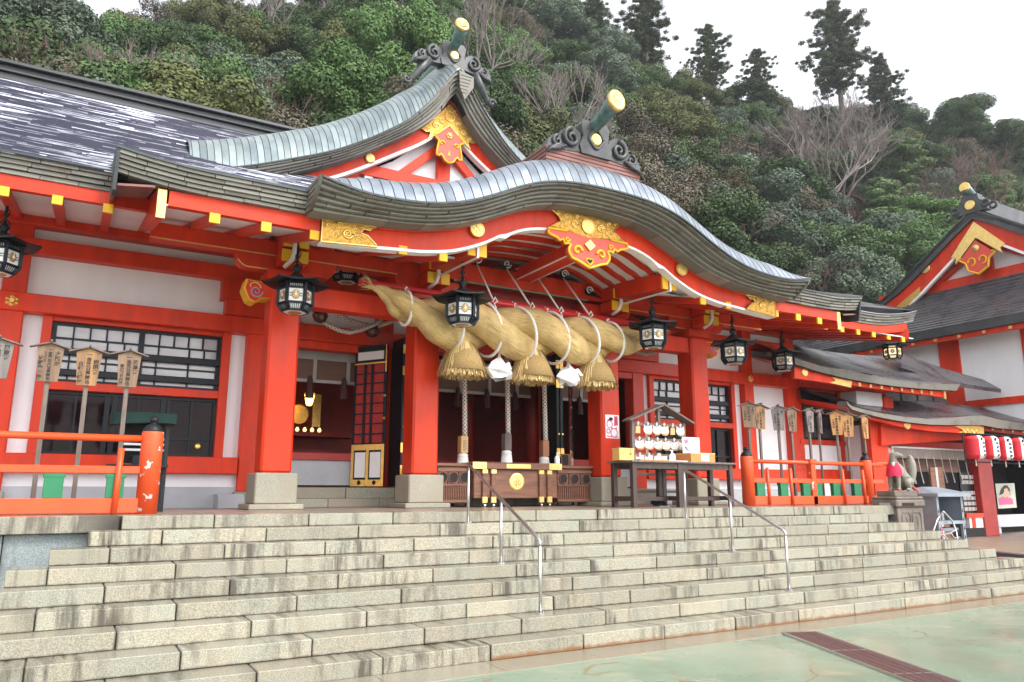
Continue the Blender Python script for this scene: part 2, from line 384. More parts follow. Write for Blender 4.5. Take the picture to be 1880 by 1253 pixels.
GRANP = stone_mat('pale_granite', (.37,.34,.275), (.30,.26,.2), wet=.6)
PAVEM = stone_mat('paving_granite', (.30,.285,.235), (.17,.15,.11), wet=.28)
BLUES = stone_mat('blue_grey_wall_stone', (.27,.30,.32), (.12,.12,.11), wet=.5)
def plaza_mat():
    m=bpy.data.materials.new('green_court_paving'); m.use_nodes=True; t=m.node_tree; b=t.nodes['Principled BSDF']; L=t.links.new
    tc=_n(t,'ShaderNodeTexCoord')
    def noise(s,d=5,st=(1,1,1),dist=0):
        mp=_n(t,'ShaderNodeMapping'); mp.inputs['Scale'].default_value=st; L(tc.outputs['Object'],mp.inputs[0])
        n=_n(t,'ShaderNodeTexNoise'); n.inputs['Scale'].default_value=s; n.inputs['Detail'].default_value=d; n.inputs['Distortion'].default_value=dist; L(mp.outputs[0],n.inputs['Vector']); return n.outputs['Fac']
    r=_n(t,'ShaderNodeValToRGB'); e=r.color_ramp.elements; e[0].position=.3; e[0].color=(.155,.228,.16,1); e[1].position=.72; e[1].color=(.265,.30,.22,1)
    x=e.new(.5); x.color=(.21,.28,.20,1); L(noise(.9,8,dist=.4),r.inputs[0])
    # hairline cracks with dirt
    v=_n(t,'ShaderNodeTexVoronoi',feature='DISTANCE_TO_EDGE'); v.inputs['Scale'].default_value=.55
    nv=_n(t,'ShaderNodeTexNoise'); nv.inputs['Scale'].default_value=1.6; nv.inputs['Detail'].default_value=6; L(tc.outputs['Object'],nv.inputs['Vector'])
    vm=_n(t,'ShaderNodeVectorMath',operation='ADD'); L(tc.outputs['Object'],vm.inputs[0]); L(nv.outputs['Color'],vm.inputs[1]); L(vm.outputs[0],v.inputs['Vector'])
    m1=_n(t,'ShaderNodeMapRange'); m1.inputs['From Min'].default_value=.001; m1.inputs['From Max'].default_value=.016; m1.inputs['To Min'].default_value=.9; m1.inputs['To Max'].default_value=0; L(v.outputs['Distance'],m1.inputs['Value'])
    m2=_n(t,'ShaderNodeMapRange'); m2.inputs['From Min'].default_value=.44; m2.inputs['From Max'].default_value=.56; L(noise(.8,3),m2.inputs['Value'])
    mm=_n(t,'ShaderNodeMath',operation='MULTIPLY'); L(m1.outputs[0],mm.inputs[0]); L(m2.outputs[0],mm.inputs[1])
    mx=_n(t,'ShaderNodeMix',data_type='RGBA'); L(mm.outputs[0],mx.inputs['Factor']); L(r.outputs[0],mx.inputs['A']); mx.inputs['B'].default_value=(.22,.14,.07,1)
    m3=_n(t,'ShaderNodeMapRange'); m3.inputs['From Min'].default_value=.58; m3.inputs['From Max'].default_value=.72; m3.inputs['To Max'].default_value=.5; L(noise(2.2,6),m3.inputs['Value'])
    mx2=_n(t,'ShaderNodeMix',data_type='RGBA'); L(m3.outputs[0],mx2.inputs['Factor']); L(mx.outputs['Result'],mx2.inputs['A']); mx2.inputs['B'].default_value=(.42,.36,.26,1)
    L(mx2.outputs['Result'],b.inputs['Base Color'])
    rr=_n(t,'ShaderNodeMapRange'); rr.inputs['From Min'].default_value=.35; rr.inputs['From Max'].default_value=.65; rr.inputs['To Min'].default_value=.10; rr.inputs['To Max'].default_value=.38; L(noise(.7,4),rr.inputs['Value']); L(rr.outputs[0],b.inputs['Roughness'])
    bu=_n(t,'ShaderNodeBump'); bu.inputs['Strength'].default_value=.12; bu.inputs['Distance'].default_value=.01; L(noise(30,4),bu.inputs['Height']); L(bu.outputs[0],b.inputs['Normal'])
    return m
PLAZA = plaza_mat()
def straw_mat(name, c1, c2, uvs=(14,1.2)):
    m=bpy.data.materials.new(name); m.use_nodes=True; t=m.node_tree; b=t.nodes['Principled BSDF']; L=t.links.new
    tc=_n(t,'ShaderNodeTexCoord'); mp=_n(t,'ShaderNodeMapping'); mp.inputs['Scale'].default_value=(uvs[0],uvs[1],1); L(tc.outputs['UV'],mp.inputs[0])
    n=_n(t,'ShaderNodeTexNoise'); n.inputs['Scale'].default_value=6; n.inputs['Detail'].default_value=6; n.inputs['Roughness'].default_value=.7; L(mp.outputs[0],n.inputs['Vector'])
    n3=_n(t,'ShaderNodeTexNoise'); n3.inputs['Scale'].default_value=3.5; n3.inputs['Detail'].default_value=3; L(tc.outputs['Object'],n3.inputs['Vector'])
    r=_n(t,'ShaderNodeValToRGB'); r.color_ramp.elements[0].position=.3; r.color_ramp.elements[1].position=.68; r.color_ramp.elements[0].color=(*c1,1); r.color_ramp.elements[1].color=(*c2,1); L(n.outputs['Fac'],r.inputs[0])
    mr=_n(t,'ShaderNodeMapRange'); mr.inputs['From Min'].default_value=.3; mr.inputs['From Max'].default_value=.7; mr.inputs['To Min'].default_value=.75; mr.inputs['To Max'].default_value=1.15; L(n3.outputs['Fac'],mr.inputs['Value'])
    s=_n(t,'ShaderNodeVectorMath',operation='SCALE'); L(r.outputs[0],s.inputs[0]); L(mr.outputs[0],s.inputs['Scale']); L(s.outputs[0],b.inputs['Base Color'])
    b.inputs['Roughness'].default_value=.75
    bu=_n(t,'ShaderNodeBump'); bu.inputs['Strength'].default_value=.6; bu.inputs['Distance'].default_value=.03; L(n.outputs['Fac'],bu.inputs['Height']); L(bu.outputs[0],b.inputs['Normal'])
    return m
STRAW = straw_mat('twisted_straw', (.40,.255,.085), (.84,.60,.265), (26,1.0))
def blade_mat():
    m=bpy.data.materials.new('loose_straw'); m.use_nodes=True; t=m.node_tree; b=t.nodes['Principled BSDF']; L=t.links.new
    ge=_n(t,'ShaderNodeNewGeometry'); r=_n(t,'ShaderNodeValToRGB'); e=r.color_ramp.elements; e[0].position=.0; e[0].color=(.25,.155,.05,1); e[1].position=1; e[1].color=(.86,.64,.31,1); x=e.new(.45); x.color=(.66,.46,.20,1)
    L(ge.outputs['Random Per Island'],r.inputs[0]); L(r.outputs[0],b.inputs['Base Color']); b.inputs['Roughness'].default_value=.7; b.inputs['Specular IOR Level'].default_value=.2
    return m
STRAW2 = blade_mat()
STRAWC = mat('straw_core', (.34,.22,.085), .85, var=.25, scale=20, stretch=(4,4,.3))
def braid_mat():
    m=bpy.data.materials.new('braided_cord'); m.use_nodes=True; t=m.node_tree; b=t.nodes['Principled BSDF']; L=t.links.new
    tc=_n(t,'ShaderNodeTexCoord'); sx=_n(t,'ShaderNodeSeparateXYZ'); L(tc.outputs['UV'],sx.inputs[0])
    def M(op,a,b_):
        x=_n(t,'ShaderNodeMath',operation=op)
        for i,q in enumerate((a,b_)):
            if isinstance(q,(int,float)): x.inputs[i].default_value=q
            else: L(q,x.inputs[i])
        return x.outputs[0]
    u=M('MULTIPLY',sx.outputs[0],4); v=M('MULTIPLY',sx.outputs[1],14)
    a=M('FRACT',M('ADD',u,v),0); c=M('FRACT',M('SUBTRACT',u,v),0)
    k=M('MULTIPLY',M('LESS_THAN',a,.5),M('LESS_THAN',c,.5))
    red=M('MULTIPLY',k,M('LESS_THAN',M('FRACT',M('MULTIPLY',v,.25),0),.3))
    m1=_n(t,'ShaderNodeMix',data_type='RGBA'); L(k,m1.inputs['Factor']); m1.inputs['A'].default_value=(.62,.58,.52,1); m1.inputs['B'].default_value=(.03,.025,.03,1)
    m2=_n(t,'ShaderNodeMix',data_type='RGBA'); L(red,m2.inputs['Factor']); L(m1.outputs['Result'],m2.inputs['A']); m2.inputs['B'].default_value=(.45,.03,.02,1)
    L(m2.outputs['Result'],b.inputs['Base Color']); b.inputs['Roughness'].default_value=.8
    return m
BRAID = braid_mat()
def leaf_mat(name, c1, c2, c3):
    m=bpy.data.materials.new(name); m.use_nodes=True; t=m.node_tree; b=t.nodes['Principled BSDF']; L=t.links.new
    ge=_n(t,'ShaderNodeNewGeometry'); tc=_n(t,'ShaderNodeTexCoord'); oi=_n(t,'ShaderNodeObjectInfo')
    n=_n(t,'ShaderNodeTexNoise'); n.inputs['Scale'].default_value=1.1; n.inputs['Detail'].default_value=3; L(tc.outputs['Object'],n.inputs['Vector'])
    a=_n(t,'ShaderNodeMath',operation='MULTIPLY_ADD'); L(ge.outputs['Random Per Island'],a.inputs[0]); a.inputs[1].default_value=.18; 
    a2=_n(t,'ShaderNodeMath',operation='MULTIPLY_ADD'); L(n.outputs['Fac'],a2.inputs[0]); a2.inputs[1].default_value=1.0; a2.inputs[2].default_value=-.08; L(a2.outputs[0],a.inputs[2])
    r=_n(t,'ShaderNodeValToRGB'); e=r.color_ramp.elements; e[0].position=.15; e[0].color=(*c1,1); e[1].position=.95; e[1].color=(*c3,1); x=e.new(.55); x.color=(*c2,1); L(a.outputs[0],r.inputs[0])
    mr=_n(t,'ShaderNodeMapRange'); mr.inputs['To Min'].default_value=.75; mr.inputs['To Max'].default_value=1.3; L(oi.outputs['Random'],mr.inputs['Value'])
    s=_n(t,'ShaderNodeVectorMath',operation='SCALE'); L(r.outputs[0],s.inputs[0]); L(mr.outputs[0],s.inputs['Scale']); L(s.outputs[0],b.inputs['Base Color'])
    b.inputs['Roughness'].default_value=.5; b.inputs['Specular IOR Level'].default_value=.12
    return m
LF = dict(dark=leaf_mat('dark_evergreen_leaf', (.022,.042,.016), (.056,.092,.034), (.125,.165,.070)),
          olive=leaf_mat('olive_leaf', (.044,.052,.018), (.096,.108,.040), (.175,.180,.080)),
          fresh=leaf_mat('fresh_green_leaf', (.034,.075,.024), (.085,.150,.045), (.165,.235,.095)),
          grey=leaf_mat('grey_green_leaf', (.044,.070,.044), (.100,.136,.090), (.195,.230,.165)),
          bamboo=leaf_mat('bamboo_leaf', (.060,.100,.038), (.125,.185,.075), (.21,.265,.13)),
          brown=leaf_mat('brown_twig_leaf', (.055,.046,.030), (.110,.092,.065), (.180,.150,.115)),
          cedar=leaf_mat('cedar_needle', (.026,.040,.018), (.064,.080,.036), (.120,.128,.066)))
BARK = mat('bark', (.085,.070,.060), .85, var=.3, scale=6, stretch=(1,1,.3), bump=.4, bscale=20)
BARKP = mat('pale_bark', (.19,.155,.145), .85, var=.25, scale=6, stretch=(1,1,.3))
TWIG = mat('russet_twig', (.15,.09,.078), .85, var=.25, scale=3)
SOIL = mat('hill_soil', (.035,.034,.02), .95, scale=.5, col2=(.05,.05,.03), bump=.5, bscale=2)
# ================================================================ ground, stairs, terrace
Y0, TR, RI = 6.8185, .33924, .15
structure('plaza_ground', MB().sheet([[(-90,-40,0),(170,-40,0)],[(-90,160,0),(170,160,0)]]), PLAZA)
pv = thing('edge_paving', 'strip of pale wet granite slabs along the foot of the stairs', 'paving', (7, 6.5, 0))
slab = MB().box(0, 1.094, -.46, 0, -.05, .005, .002).mesh('slab', PAVEM)
for k in range(-6, 22): link('slab', slab, pv, (.35+1.1*k, Y0-.004, 0))
st = thing('stone_staircase', 'wide nine step staircase of stained granite blocks below the red hall', 'stairs', (7, 8, 0))
XL = [.58+.325*k for k in range(9)]; 
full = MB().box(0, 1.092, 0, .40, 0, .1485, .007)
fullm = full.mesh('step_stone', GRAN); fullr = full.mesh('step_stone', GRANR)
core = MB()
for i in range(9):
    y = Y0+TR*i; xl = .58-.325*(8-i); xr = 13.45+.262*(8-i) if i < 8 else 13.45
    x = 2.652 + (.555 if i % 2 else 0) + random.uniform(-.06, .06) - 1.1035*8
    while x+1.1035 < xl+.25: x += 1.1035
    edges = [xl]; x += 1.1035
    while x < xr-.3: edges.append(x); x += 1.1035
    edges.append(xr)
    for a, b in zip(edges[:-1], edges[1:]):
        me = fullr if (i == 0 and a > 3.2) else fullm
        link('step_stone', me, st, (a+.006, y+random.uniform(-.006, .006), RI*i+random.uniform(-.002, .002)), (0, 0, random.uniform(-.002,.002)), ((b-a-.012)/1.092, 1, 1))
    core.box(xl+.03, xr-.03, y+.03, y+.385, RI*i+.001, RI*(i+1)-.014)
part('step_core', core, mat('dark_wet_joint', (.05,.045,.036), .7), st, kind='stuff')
ter = MB().prism([(-14,9.87),(15.0,9.87),(15.0,10.3),(16.3,10.3),(16.3,13.3),(17.5,13.3),(21.3,13.3),(21.3,26),(-14,26)], 'z', 0, 1.346)
structure('terrace', ter, TERR)
rw = thing('retaining_wall', 'blue grey stone retaining wall with pale coping left of the stairs', 'wall', (-3, 9.6, 0))
cp = MB().box(0, 1.5, 0, .5, 1.17, 1.352, .008).mesh('coping_stone', GRAN)
for k in range(8): link('coping_stone', cp, rw, (.575-1.508*(k+1), 9.62, 0))
pn = MB().box(0, .89, 0, .22, 0, 1.165, .006).mesh('wall_stone', BLUES)
for k in range(13): link('wall_stone', pn, rw, (.40-.9*(k+1), 9.72, 0))
rw2 = thing('side_coping_wall', 'low granite coping wall between the stairs and the fox pedestal', 'wall', (16, 9.7, 0))
for k in range(1): link('coping_stone', cp, rw2, (13.46+1.508*k, 9.62, -.002))
for k in range(1): link('wall_stone', pn, rw2, (13.5+.9*k, 9.72, 0))
# ================================================================ the shrine hall
H = thing('shrine_hall', 'vermilion shrine hall with a curved porch gable and grey roofs above the stairs', 'building', (XC, 14.3, 1.35))
def mirx(x): return 2*XC-x
def both(name, fn, m, smooth=False, label=None):
    for sgn in (-1, 1): part(name, fn(sgn), m, H, smooth, label)
# --- porch pillars with stone bases
px4 = [-4.49, -2.0, 2.0, 4.49]
for dx in px4:
    p = part('pillar', MB().box(XC+dx-.24, XC+dx+.24, 12.01, 12.49, 1.9, 4.96, .035), RED, H)
    part('stone_base', MB().box(XC+dx-.32, XC+dx+.32, 11.93, 12.57, 1.43, 1.9, .02), GRANP, p)
    part('plinth', MB().box(XC+dx-.41, XC+dx+.41, 11.84, 12.66, 1.346, 1.43, .015), GRANP, p)
# --- porch beams
def hb(name, x0, x1, y0, y1, z0, z1, m=RED, c=.01, parent=H, label=None): return part(name, MB().box(x0, x1, y0, y1, z0, z1, c), m, parent, False, label)
for a, b in ((XC-4.25, XC-2.24), (XC+2.24, XC+4.25)): hb('tie_beam', a, b, 12.08, 12.38, 4.60, 4.94)
hb('rainbow_beam', XC-1.98, XC+1.98, 12.05, 12.40, 5.44, 5.78)
part('beam_lower_line', MB().box(XC-1.5, XC+1.5, 12.03, 12.06, 5.405, 5.435), mat('pale_green_line', (.16,.24,.16), .5), H)
hb('tie_beam', XC-1.76, XC+1.76, 12.12, 12.36, 4.98, 5.22, REDIN)
for sx in (-1, 1):
    hb('purlin', *sorted((XC+sx*6.54, XC+sx*2.0)), 12.06, 12.34, 5.37, 5.62)
    part('purlin_gold_line', MB().box(*sorted((XC+sx*6.54, XC+sx*2.6)), 12.045, 12.06, 5.362, 5.380), GOLDP, H)
    # board end closing the porch roof
    a0, a1 = sorted((XC+sx*6.53, XC+sx*6.63))
    part('end_board', MB().prism([(10.0,5.0),(10.0,5.38),(14.2,6.55),(14.2,6.1),(12.0,5.45)], 'x', a0, a1), RED, H)
    part('gold_end_plate', MB().box(a0-.005, a1+.005, 9.99, 10.015, 4.99, 5.37, .004), GOLDP, H)
    part('eave_strut', MB().box(*sorted((XC+sx*6.5, XC+sx*4.56)), 9.99, 10.10, 5.17, 5.37), RED, H)
# --- bracket sets over the porch pillars
def bracket(cx, y, z, L, h, m=RED):
    r = h*.75; pts = [(cx-L, z+h), (cx-L, z+r)]
    for k in range(6):
        a = math.pi + (math.pi/2)*k/5; pts.append((cx-L+r+r*math.cos(a), z+r+r*math.sin(a)))
    for k in range(6):
        a = 1.5*math.pi + (math.pi/2)*k/5; pts.append((cx+L-r+r*math.cos(a), z+r+r*math.sin(a)))
    pts += [(cx+L, z+h)]
    return MB().prism(pts, 'y', y-.13, y+.13)
for dx in px4:
    cx = XC+dx
    hb('bearing_block', cx-.33, cx+.33, 11.95, 12.55, 4.96, 5.12)
    if abs(dx) > 3:
        part('bracket_arm', bracket(cx, 12.2, 5.12, .8, .25), RED, H)
        part('bracket_gold_line', MB().tube([(cx-.78+.03*k, 12.06, 5.13+.10*max(0, 1-k/5)**2) for k in range(20)], .008, 5), GOLDP, H)
    else:
        part('bracket_arm', bracket(cx, 12.2, 5.12, .62, .25), RED, H)
    for k, (zz, ww) in enumerate(((5.165, .21), (5.40, .20))):
        part('bracket_nose', MB().box(cx-ww, cx+ww, 11.62-.04*k, 12.0, zz, zz+.21, .01), RED, H)
        for s2 in (-1, 1):
            part('yellow_end', MB().box(*sorted((cx+s2*.045, cx+s2*ww)), 11.60-.04*k, 11.622-.04*k, zz+.005, zz+.205, .004), YELLOW, H)
    part('white_conduit', MB().tube([(cx-.03, 11.55, 5.62), (cx-.03, 11.55, 5.30), (cx-.05, 11.58, 5.2), (cx-.13, 11.72, 5.1)], .035, 8), WLINE, H, True)
# --- carved noses at the outer pillars
def spiral(cx, y, cz, r0, turns, sgn=1, th=.012, n=30, a0=0, m=None):
    pts = []
    for k in range(n):
        t = k/(n-1); a = a0+sgn*t*turns*2*math.pi; r = r0*(1-.86*t); pts.append((cx+r*math.cos(a), y, cz+r*math.sin(a)))
    return MB().tube(pts, [th*(1.15-.5*k/(n-1)) for k in range(n)], 6)
WL2 = mat('blue_grey_scroll', (.30,.34,.45), .5)
for sx in (-1, 1):
    cx = XC+sx*4.92
    sh = [(cx+sx*.20,4.93),(cx+sx*.235,4.78),(cx+sx*.15,4.60),(cx+sx*.05,4.56),(cx-sx*.05,4.64),(cx-sx*.24,4.66),(cx-sx*.24,4.90)]
    kn = part('carved_nose', MB().prism(sh if sx < 0 else sh[::-1], 'y', 12.08, 12.40), YELLOW, H)
    kf = [(XC+sx*4.92+(p[0]-cx)*.86, p[1]*.9+.475) for p in sh]
    part('nose_face', MB().prism(kf if sx < 0 else kf[::-1], 'y', 12.062, 12.085), RED, kn)
    part('scroll', spiral(cx+sx*.04, 12.055, 4.74, .10, 1.6, sx, .012), WL2, kn, True)
    part('scroll', spiral(cx+sx*.1, 12.056, 4.80, .13, .5, -sx, .010), GOLDP, kn, True)
# --- deep side beams of the porch arch (front ends yellow)
for dx in (-2.0, 2.0):
    cx = XC+dx
    part('arch_side_beam', MB().beam((cx, 10.18, 5.42), (cx, 14.0, 5.80), .34, .30, c=.01), RED, H)
    for s2 in (-1, 1): part('yellow_end', MB().box(*sorted((cx+s2*.035, cx+s2*.165)), 10.15, 10.18, 5.27, 5.53), YELLOW, H)
    part('white_conduit', MB().tube([(cx, 10.13, 5.56), (cx, 10.13, 5.25), (cx, 11.5, 5.30), (cx-.02, 11.55, 5.36)], .022, 6), WLINE, H)
# --- ornaments on the rainbow beam: green and white scrolls and the little comb shape
for dx, s2 in ((-1.06,-1),(-.42,-1),(.24,1),(.9,1),(1.5,1)):
    cx = XC+dx; cz = 5.87 - (.26 if dx > 1.2 else 0)
    b = part('scroll_ornament', MB().lathe([(.075,-.03),(.075,.03)], (cx, 12.0, cz), 14, 'y'), DGREEN, H)
    part('scroll', spiral(cx, 11.955, cz, .085, 1.5, s2, .014), WLINE, b, True)
    part('scroll_tail', MB().tube([(cx, 11.98, cz-.05), (cx+s2*.14, 11.98, cz-.06), (cx+s2*.34, 11.98, cz-.12)], [.05,.035,.01], 6), DGREEN, b)
part('comb_ornament', MB().strip([(XC-.26+.02*k, 5.80+.09*math.sin(math.pi*min(1,max(0,k/20)))) for k in range(21)], [(XC-.26+.02*k, 5.785) for k in range(21)], 11.98, 12.02), REDIN, H)
for k in range(8): part('comb_tooth', MB().tube([(XC-.2+.052*k, 11.96, 5.79), (XC-.2+.052*k, 11.96, 5.795+.10*math.sin(math.pi*(k+.6)/8.2))], .009, 5), WLINE, H)
# --- porch soffit, rafters and caps
for sx in (-1, 1):
    xa, xb = sorted((XC+sx*4.5, XC+sx*2.18))
    part('soffit', MB().add([(xa,10.6,5.32),(xb,10.6,5.32),(xb,14.2,6.27),(xa,14.2,6.27),(xa,10.6,5.35),(xb,10.6,5.35),(xb,14.2,6.30),(xa,14.2,6.30)],[(0,3,2,1),(4,5,6,7),(0,1,5,4),(2,3,7,6)]), WHITE, H)
    xa, xb = sorted((XC+sx*6.6, XC+sx*4.5))
    part('soffit', MB().add([(xa,10.02,5.172),(xb,10.02,5.172),(xb,14.2,6.27),(xa,14.2,6.27),(xa,10.02,5.20),(xb,10.02,5.20),(xb,14.2,6.30),(xa,14.2,6.30)],[(0,3,2,1),(4,5,6,7),(0,1,5,4),(2,3,7,6)]), WHITE, H)
rft = MB().beam((0,.02,-.06), (0,4.2,1.04), .12, .115).mesh('rafter', RED)
capm = MB().box(-.066,.066,-.02,.02,-.066,.066,.004).mesh('rafter_cap', YELLOW)
for k in range(8):
    for sx in (-1, 1):
        x = XC+sx*(5.94-.655*k)
        if abs(x-XC) < 2.2: continue
        r = link('rafter', rft, H, (x, 10.0, 5.168)); OFF[r] = Vector((x,10,5.168))
        link('rafter_cap', capm, r, (x, 10.0, 5.105))
# main eave: soffit, rafters, fascia
for xa, xb in ((-8.0, XC-6.4), (XC+6.4, 19.2)):
    part('soffit', MB().add([(xa,11.66,5.625),(xb,11.66,5.625),(xb,14.3,6.10),(xa,14.3,6.10),(xa,11.66,5.65),(xb,11.66,5.65),(xb,14.3,6.13),(xa,14.3,6.13)],[(0,3,2,1),(4,5,6,7),(0,1,5,4),(2,3,7,6)]), WHITE, H)
rft2 = MB().beam((0,.02,-.07), (0,2.5,.40), .12, .115).mesh('rafter', RED)
xs = [.14-.62*k for k in range(12)] + [14.95+.62*k for k in range(7)]
for x in xs:
    r = link('rafter', rft2, H, (x, 11.62, 5.62)); OFF[r] = Vector((x,11.62,5.62))
    link('rafter_cap', capm, r, (x, 11.62, 5.552))
def flare(x, x0, x1, amt, ln=2.2):
    d0 = max(0, 1-(x-x0)/ln) if x0 is not None else 0; d1 = max(0, 1-(x1-x)/ln) if x1 is not None else 0
    return amt*(d0*d0+d1*d1)
def eave_board(name, xa, xb, y0, y1, z0, z1, fl):
    n = 24; xs_ = [xa+(xb-xa)*k/n for k in range(n+1)]
    return part(name, MB().strip([(x, z1+fl(x)) for x in xs_], [(x, z0+fl(x)*.9) for x in xs_], y0, y1), RED, H)
flm = lambda x: flare(x, None, 19.2, .30)
flp0 = lambda x: flare(x, .14, 14.42, .10, 1.2)
eave_board('eave_fascia', -9, XC-6.5, 11.62, 11.72, 5.61, 5.80, flm); eave_board('eave_fascia', XC+6.5, 18.9, 11.62, 11.72, 5.61, 5.80, flm)
# --- the eave shingle courses
def shingles(parent, xa, xb, y, z0, z1, rows, ln, fl, ystep=.03, depth=.22):
    h = (z1-z0)/rows
    part('shingle_backing', MB().strip([(xa+(xb-xa)*k/24, z1-.01+fl(xa+(xb-xa)*k/24)) for k in range(25)], [(xa+(xb-xa)*k/24, z0+.006+fl(xa+(xb-xa)*k/24)) for k in range(25)], y+.02+ystep*rows, y+depth+.1), SHINGD, parent)
    for j in range(rows):
        x = xa - random.uniform(0, ln*.8); yy = y+ystep*(rows-1-j)
        while x < xb:
            a = max(xa, x); b = min(xb, x+ln); x += ln
            if b-a < .04: continue
            n = 3; xx = [a+.004+(b-a-.008)*k/n for k in range(n+1)]
            dz = random.uniform(-.004, .004); dy = random.uniform(-.006, .006)
            part('eave_shingle', MB().strip([(q, z0+h*(j+1)-.005+fl(q)+dz) for q in xx], [(q, z0+h*j+.005+fl(q)+dz) for q in xx], yy+dy, yy+depth), SHING, parent)
pe = {}
for nm, xa, xb in (('L', .14, XC-4.6), ('R', XC+4.6, 14.42)):
    e = part('porch_eave', MB().strip([(xa+(xb-xa)*k/12, 5.66+flp0(xa+(xb-xa)*k/12)) for k in range(13)], [(xa+(xb-xa)*k/12, 5.63+flp0(xa+(xb-xa)*k/12)) for k in range(13)], 9.78, 10.0), COPPERD, H)
    shingles(e, xa, xb, 9.80, 5.37, 5.635, 5, .46, flp0)
    # roof surface climbing back to the main slope
    part('porch_roof_slope', MB().sheet([[(xa+(xb-xa)*k/12, yy, zz+flp0(xa+(xb-xa)*k/12)) for k in range(13)] for yy, zz in ((9.79,5.66),(10.6,5.92),(11.6,6.24),(12.6,6.62))]), SLATE2, H)
# end faces of the porch roof
for sx in (-1, 1):
    a0, a1 = sorted((XC+sx*7.14, XC+sx*7.10))
    part('eave_end', MB().prism([(9.79,5.75),(9.9,5.22),(10.2,5.25),(12.6,5.95),(12.6,6.64),(11.6,6.3)], 'x', a0, a1), COPPERD, H)
    a0, a1 = sorted((XC+sx*7.09, XC+sx*6.67))
    part('eave_underside', MB().add([(a0,9.95,5.30),(a1,9.95,5.36),(a1,12.6,6.05),(a0,12.6,6.0),(a0,9.95,5.33),(a1,9.95,5.39),(a1,12.6,6.08),(a0,12.6,6.03)],[(0,3,2,1),(4,5,6,7),(0,1,5,4)]), PLINTH, H)
me_ = part('main_eave', MB().box(-9, .4, 11.46, 11.7, 6.055, 6.075), COPPERD, H)
shingles(me_, -4.2, .5, 11.5, 5.80, 6.06, 4, .46, flm)
me2 = part('main_eave', MB().strip([(13.9+.22*k, 6.075+flm(13.9+.22*k)) for k in range(25)], [(13.9+.22*k, 6.055+flm(13.9+.22*k)) for k in range(25)], 11.46, 11.7), COPPER, H)
shingles(me2, 14.0, 19.18, 11.5, 5.80, 6.06, 4, .62, flm)
part('corner_rafter', MB().beam((18.95,11.62,5.70), (17.2,14.2,6.0), .3, .26), RED, H)
# --- main roof: stepped courses of wet slates with random tilt
def roofz(y): t = (y-11.5)/6.8; return 6.07 + 4.35*(.72*t + .28*t*t)
sl = MB(); NC = 96
for i in range(NC):
    ya = 11.47+6.6*i/NC; yb = 11.47+6.6*(i+1)/NC
    x = -7 - random.uniform(0, .4)
    while x < 7.0:
        wd = random.uniform(.4, 1.1); xe = x+wd-.006
        t0 = random.uniform(-.003, .005); t1 = t0+random.uniform(-.004, .004); bk = random.uniform(-.006, .006)
        za, zb = roofz(ya)+.014, roofz(yb)+.003
        sl.add([(x,ya,za+t0),(xe,ya,za+t1),(xe,yb+.05,zb+bk+t1*.3),(x,yb+.05,zb+bk+t0*.3),(x,ya,za-.03),(xe,ya,za-.03)], [(0,1,2,3),(4,5,1,0)])
        x += wd
part('roof_slates', sl, SLATE, H, kind='stuff')
part('roof_slope', MB().sheet([[(x, 11.5+6.8*k/10, roofz(11.5+6.8*k/10)-.02) for x in (-9, 7.3)] for k in range(11)]), SLATE2, H)
rs = []
for k in range(9):
    t = k/8; y = 11.48+6.7*t
    rs.append([(7.3, y, roofz(y)), (11, y, roofz(y)+flm(11)), (max(11.2, 15.0-3.6*t), y, roofz(y)), (19.2-6.9*t, y, roofz(y)+.30*(1-t)**3)])
part('roof_slope', MB().sheet(rs), SLATE2, H)
part('roof_slope', MB().sheet([[(19.2-6.9*t, 11.48+6.7*t, roofz(11.48+6.7*t)+.30*(1-t)**3), (19.2-6.9*t, 25-6.9*t, roofz(11.48+6.7*t))] for t in (0,.2,.4,.6,.8,1)]), SLATE2, H)
part('roof_slope', MB().sheet([[(-9, 25-6.9*t, roofz(11.48+6.7*t)), (19.2-6.9*t, 25-6.9*t, roofz(11.48+6.7*t))] for t in (0,.25,.5,.75,1)]), SLATE2, H)
rd = part('main_ridge', MB().box(-9, 11.3, 18.1, 18.7, 10.0, 10.22, .02), RIDGEM, H)
for z0, z1, e in ((10.22,10.30,.06),(10.30,10.42,-.03),(10.42,10.47,.05),(10.47,10.60,-.05),(10.60,10.68,.07)): part('ridge_course', MB().box(-9, 11.3, 18.1-e, 18.7+e, z0+.001, z1, .012), RIDGEM, rd)
part('ridge_cap', MB().tube([(-9,18.4,10.70),(11.3,18.4,10.70)], .14, 10), RIDGEM, rd, True)
# --- main wall at Y 14.2
posts = [XC+s*d for d in (2.0, 4.49, 8.3, 10.0) for s in (-1, 1)]
for x in posts + [XC-12.0]:
    p = part('wall_post', MB().box(x-.17, x+.17, 14.12, 14.46, 1.62, 6.1, .012), RED, H)
    part('post_foot', MB().box(x-.22, x+.22, 14.06, 14.5, 1.345, 1.62, .01), GRANP, p)
hb('nageshi_beam', -7, 17.45, 14.06, 14.40, 4.45, 4.755, c=.015)
hb('wall_beam', -7, 17.45, 14.08, 14.40, 5.43, 5.69, c=.015)
hb('wall_beam', -7, 17.45, 14.04, 14.42, 5.90, 6.16, c=.015)
for a, b in ((-7, XC-4.68), (XC+4.68, 17.45)): hb('sill_beam', a, b, 14.08, 14.42, 1.92, 2.21, c=.012)
part('upper_plaster', MB().box(-7, 17.4, 14.30, 14.40, 4.74, 6.0), WHITE, H)
for a, b in ((-7, XC-4.5), (XC+4.5, 17.4)):
    part('dado_plaster', MB().box(a, b, 14.28, 14.40, 1.70, 1.93), WHITE, H)
    part('concrete_base', MB().box(a, b, 14.2, 14.40, 1.345, 1.70), GREYC, H)
